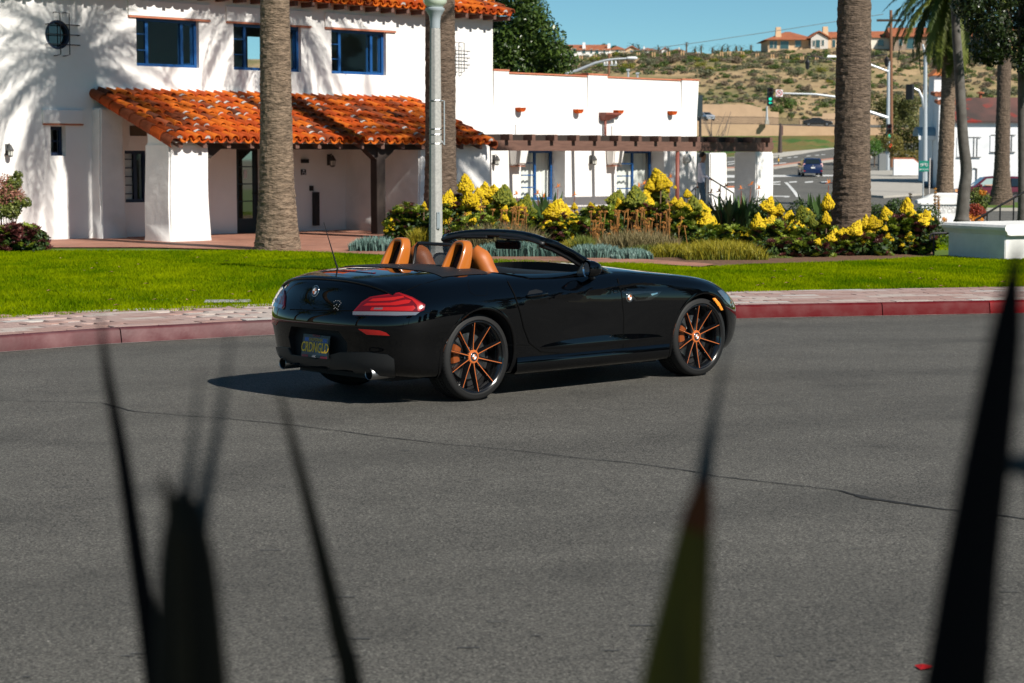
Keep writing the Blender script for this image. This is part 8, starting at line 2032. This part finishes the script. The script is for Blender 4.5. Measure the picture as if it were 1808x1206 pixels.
# ---- vehicles
tyre2 = mat('tyre_plain', (.015, .015, .015), rough=.8); rim2 = mat('rim_silver', (.4, .4, .42), rough=.35, metal=.8); cglass = mat('tinted_glass', (.012, .018, .02), rough=.03, coat=1., spec=.8); chead = mat('lamp_clear', (.6, .62, .65), rough=.15, coat=1.); cred = mat('lamp_red', (.45, .015, .012), rough=.2, coat=1.); cplate = mat('plate_white', (.7, .7, .7), rough=.5)
def vehicle(label, cat, loc, rz, col, L_, W_, side, roofw, wheels, r, glass, group=None, lights=True, name='parked_car'):
    """side: upper outline (x, z) from tail to nose; glass: list of side panes; roofw: half-width factor as a function of z"""
    t = thing(name, label, cat, loc, rz, group); M = Matrix.Translation(loc) @ Matrix.Rotation(rz, 4, 'Z')
    zb_ = .26; n = len(side); rows = []
    for x, z in side:
        end = min(1, (x + L_/2)/.35, (L_/2 - x)/.45); pl_ = .86 + .14*max(0, end)**.5; row = []
        for f_, zz_ in ((.0, zb_), (.93, zb_), (1., zb_+.15), (1., .62), (.985, .82)):
            row.append((x, W_/2*f_*pl_, min(zz_, z-.02)))
        ztop = max(z, .84); s_ = roofw(z)
        row += [(x, W_/2*pl_*lerp(.97, s_, .15), lerp(min(.86, z-.01), z, .12)), (x, W_/2*pl_*s_*1.0, z-.03 if z > .9 else z-.01), (x, W_/2*pl_*s_*.9, z), (x, 0, z+.012)]
        rows.append(row)
    full = [[(x, y, z) for x, y, z in r_] + [(x, -y, z) for x, y, z in r_[-2::-1]] for r_ in rows]
    mb = MB(M).grid(full); mb.add(full[0], [tuple(range(len(full[0])))]); mb.add(full[-1], [tuple(range(len(full[-1])))])
    body_ = mb.build('body', col, t, sharp=40)
    for wx in wheels:
        for sg in (1, -1):
            wM = M @ Matrix.Translation((wx, sg*(W_/2-.10), r)); w_ = MB(wM).lathe([(r*.62, -.11), (r*.95, -.11), (r, -.08), (r, .08), (r*.95, .11), (r*.62, .11)], n=24, axis='Y', cap=False).build('wheel', tyre2, t, sharp=40)
            MB(wM).lathe([(.03, .10*sg), (r*.3, .09*sg), (r*.64, .105*sg)], n=14, axis='Y', cap=False).build('rim', rim2, w_)
            MB(M).lathe([(r+.06, sg*(W_/2-.02)), (r+.06, sg*(W_/2+.006)), (r+.0, sg*(W_/2+.006))], n=24, axis='Y', cen=(wx, 0, r), cap=False).build('arch', tyre2, t)
    for pan in glass:
        for sg in (1, -1):
            P = []
            for x, z in pan:
                s_ = roofw(z); P.append((x, sg*(W_/2*lerp(.99, s_, min(1, max(0, (z-.84)/(max(q[1] for q in side)-.84)))) + .012), z))
            MB(M).add(P, [tuple(range(len(P)))]).build('side_window', cglass, t)
    return t, M
def rw_(top, lo=.99, hi=.76): return lambda z: lo if z < .9 else lerp(lo, hi, min(1, (z-.9)/(top-.9)))
# blue hatchback driving away
p = Vector((at(1430, 312, 176).x, 176, street_z(0, 176)+.01)); blc = mat('car_blue', (.004, .014, .06), rough=.3, coat=1.)
t, M = vehicle('dark blue hatchback driving away up the street', 'car', p, R(88), blc, 4.6, 1.78, [(-2.3, .55), (-2.26, .95), (-2.15, 1.06), (-1.75, 1.50), (-1.5, 1.56), (-.6, 1.58), (.3, 1.53), (1.25, 1.02), (1.9, .92), (2.2, .75), (2.3, .5)], rw_(1.58), (-1.4, 1.38), .32, [((-1.75, .98), (-1.55, 1.42), (-.6, 1.48), (.2, 1.43), (1.0, 1.0))], name='hatchback')
def rq(name, m, x, pts, parent=None): return MB(M).add([(x if not isinstance(x, tuple) else lerp(x[0], x[1], (z-pts[0][1])/(max(q[1] for q in pts)-pts[0][1]+1e-6)), y, z) for y, z in pts], [tuple(range(len(pts)))]).build(name, m, parent or t)
MB(M).add([(-2.175, .66, 1.08), (-2.175, -.66, 1.08), (-1.80, -.57, 1.47), (-1.80, .57, 1.47)], [(0, 1, 2, 3)]).build('rear_window', cglass, t)
for sg in (1, -1):
    MB(M).add([(-2.27, sg*.60, .82), (-2.22, sg*.86, .82), (-2.12, sg*.84, 1.12), (-2.17, sg*.68, 1.10)], [(0, 1, 2, 3)]).build('taillight', mat('lamp_pale_red', (.65, .35, .33), rough=.2, coat=1.), t); MB(M).box(-2.33, -2.29, sg*.74-.06, sg*.74+.06, .42, .50).build('reflector', cred, t)
    MB(M).box(.55, .72, sg*.92-.1, sg*.92+.1, .98, 1.14).build('side_mirror', blc, t, bevel=.03)
MB(M).box(-2.33, -2.30, -.17, .17, .68, .80).build('number_plate', cplate, t); MB(M).lathe([(.07, -2.32), (.05, -2.30)], n=12, axis='X', cen=(0, 0, .92)).build('badge', rim2, t)
# red car at the right, driver's arm at the window
Yr = 128; p = Vector((at(1748, 330, Yr).x, Yr, at(1750, 311, Yr).z - 1.78)); redc = mat('car_red', (.10, .004, .012), rough=.3, coat=1.)
t, M = vehicle('dark red sport-utility car with open driver window, behind the right palm trunks', 'car', p, R(180), redc, 4.85, 1.85, [(-2.42, .6), (-2.40, 1.12), (-2.15, 1.68), (-1.8, 1.76), (0, 1.78), (.45, 1.72), (1.22, 1.13), (1.9, 1.06), (2.3, .95), (2.42, .6)], rw_(1.78, hi=.8), (-1.45, 1.45), .37, [((-2.1, 1.14), (-1.95, 1.6), (-1.15, 1.66), (-1.15, 1.14)), ((-1.05, 1.14), (-1.05, 1.66), (-.15, 1.66), (-.15, 1.14))], name='sport_utility_car')
MB(M).add([(x, .87 - .06*(z-1.14), z) for x, z in ((-.05, 1.14), (-.05, 1.65), (.42, 1.62), (.98, 1.16))], [(0, 1, 2, 3)]).build('driver_window', mat('window_pale', (.35, .45, .42), rough=.1, coat=1.), t)
MB(M).add([(1.2, .72, 1.15), (1.2, -.72, 1.15), (.5, -.66, 1.71), (.5, .66, 1.71)], [(0, 1, 2, 3)]).build('windscreen', mat('window_pale', None), t)
MB(M).box(.75, .95, .93, 1.12, 1.12, 1.28).build('side_mirror', redc, t, bevel=.03); MB(M).box(2.28, 2.44, .55, .86, .78, .95).build('headlight', mat('lamp_amber', (.7, .35, .15), rough=.2), t)
drv = thing('person', 'driver with bare forearm on the sill of the dark red car', 'person', M @ Vector((.1, .55, 1.0)))
MB(M).tube([(.0, .50, 1.0), (.02, .52, 1.25), (.05, .55, 1.36)], [.2, .19, .08], n=10).tube([(.05, .55, 1.34), (.07, .56, 1.45), (.08, .56, 1.56), (.07, .56, 1.66)], [.06, .085, .095, .05], n=10).build('body', mat('driver_dark', (.03, .03, .04), rough=.8), drv, smooth=True)
MB(M).tube([(.05, .72, 1.3), (.12, .90, 1.2), (.5, .93, 1.2), (.58, .93, 1.22)], [.06, .05, .035, .03], n=8).build('arm', skin, drv, smooth=True)
# silver car and black car on the upper street
p = at(1246, 213, 352); t, M = vehicle('silver car parked on the upper street by the wing', 'car', p, R(-70), mat('car_silver', (.55, .57, .60), rough=.3, metal=.6, coat=.6), 4.4, 1.8, [(-2.2, .55), (-2.15, 1.0), (-1.5, 1.12), (-.9, 1.45), (.2, 1.48), (1.1, 1.02), (1.9, .9), (2.2, .55)], rw_(1.48), (-1.35, 1.35), .32, [((-1.4, 1.05), (-.85, 1.38), (.15, 1.40), (.95, 1.02))], group='cars on the upper street')
MB(M).add([(1.12, .66, 1.04), (1.12, -.66, 1.04), (.28, -.58, 1.46), (.28, .58, 1.46)], [(0, 1, 2, 3)]).build('windscreen', cglass, t)
p = at(1443, 222.5, 352); t, M = vehicle('black saloon parked on the upper street behind the fence', 'car', p, R(-4), mat('car_black', (.008, .009, .011), rough=.25, coat=1.), 5.2, 1.85, [(-2.6, .6), (-2.55, .98), (-1.7, 1.08), (-.9, 1.44), (.3, 1.46), (1.3, 1.0), (2.3, .88), (2.6, .55)], rw_(1.46), (-1.6, 1.6), .34, [((-1.55, 1.04), (-.85, 1.37), (.25, 1.39), (1.1, 1.0))], group='cars on the upper street')
MB(M).add([(1.3, .66, 1.02), (1.3, -.66, 1.02), (.4, -.58, 1.45), (.4, .58, 1.45)], [(0, 1, 2, 3)]).build('windscreen', mat('window_green', (.2, .3, .25), rough=.1, coat=1.), t)
for sg in (1, -1): MB(M).box(2.45, 2.62, sg*.7-.15, sg*.7+.15, .62, .75).build('headlight', chead, t)
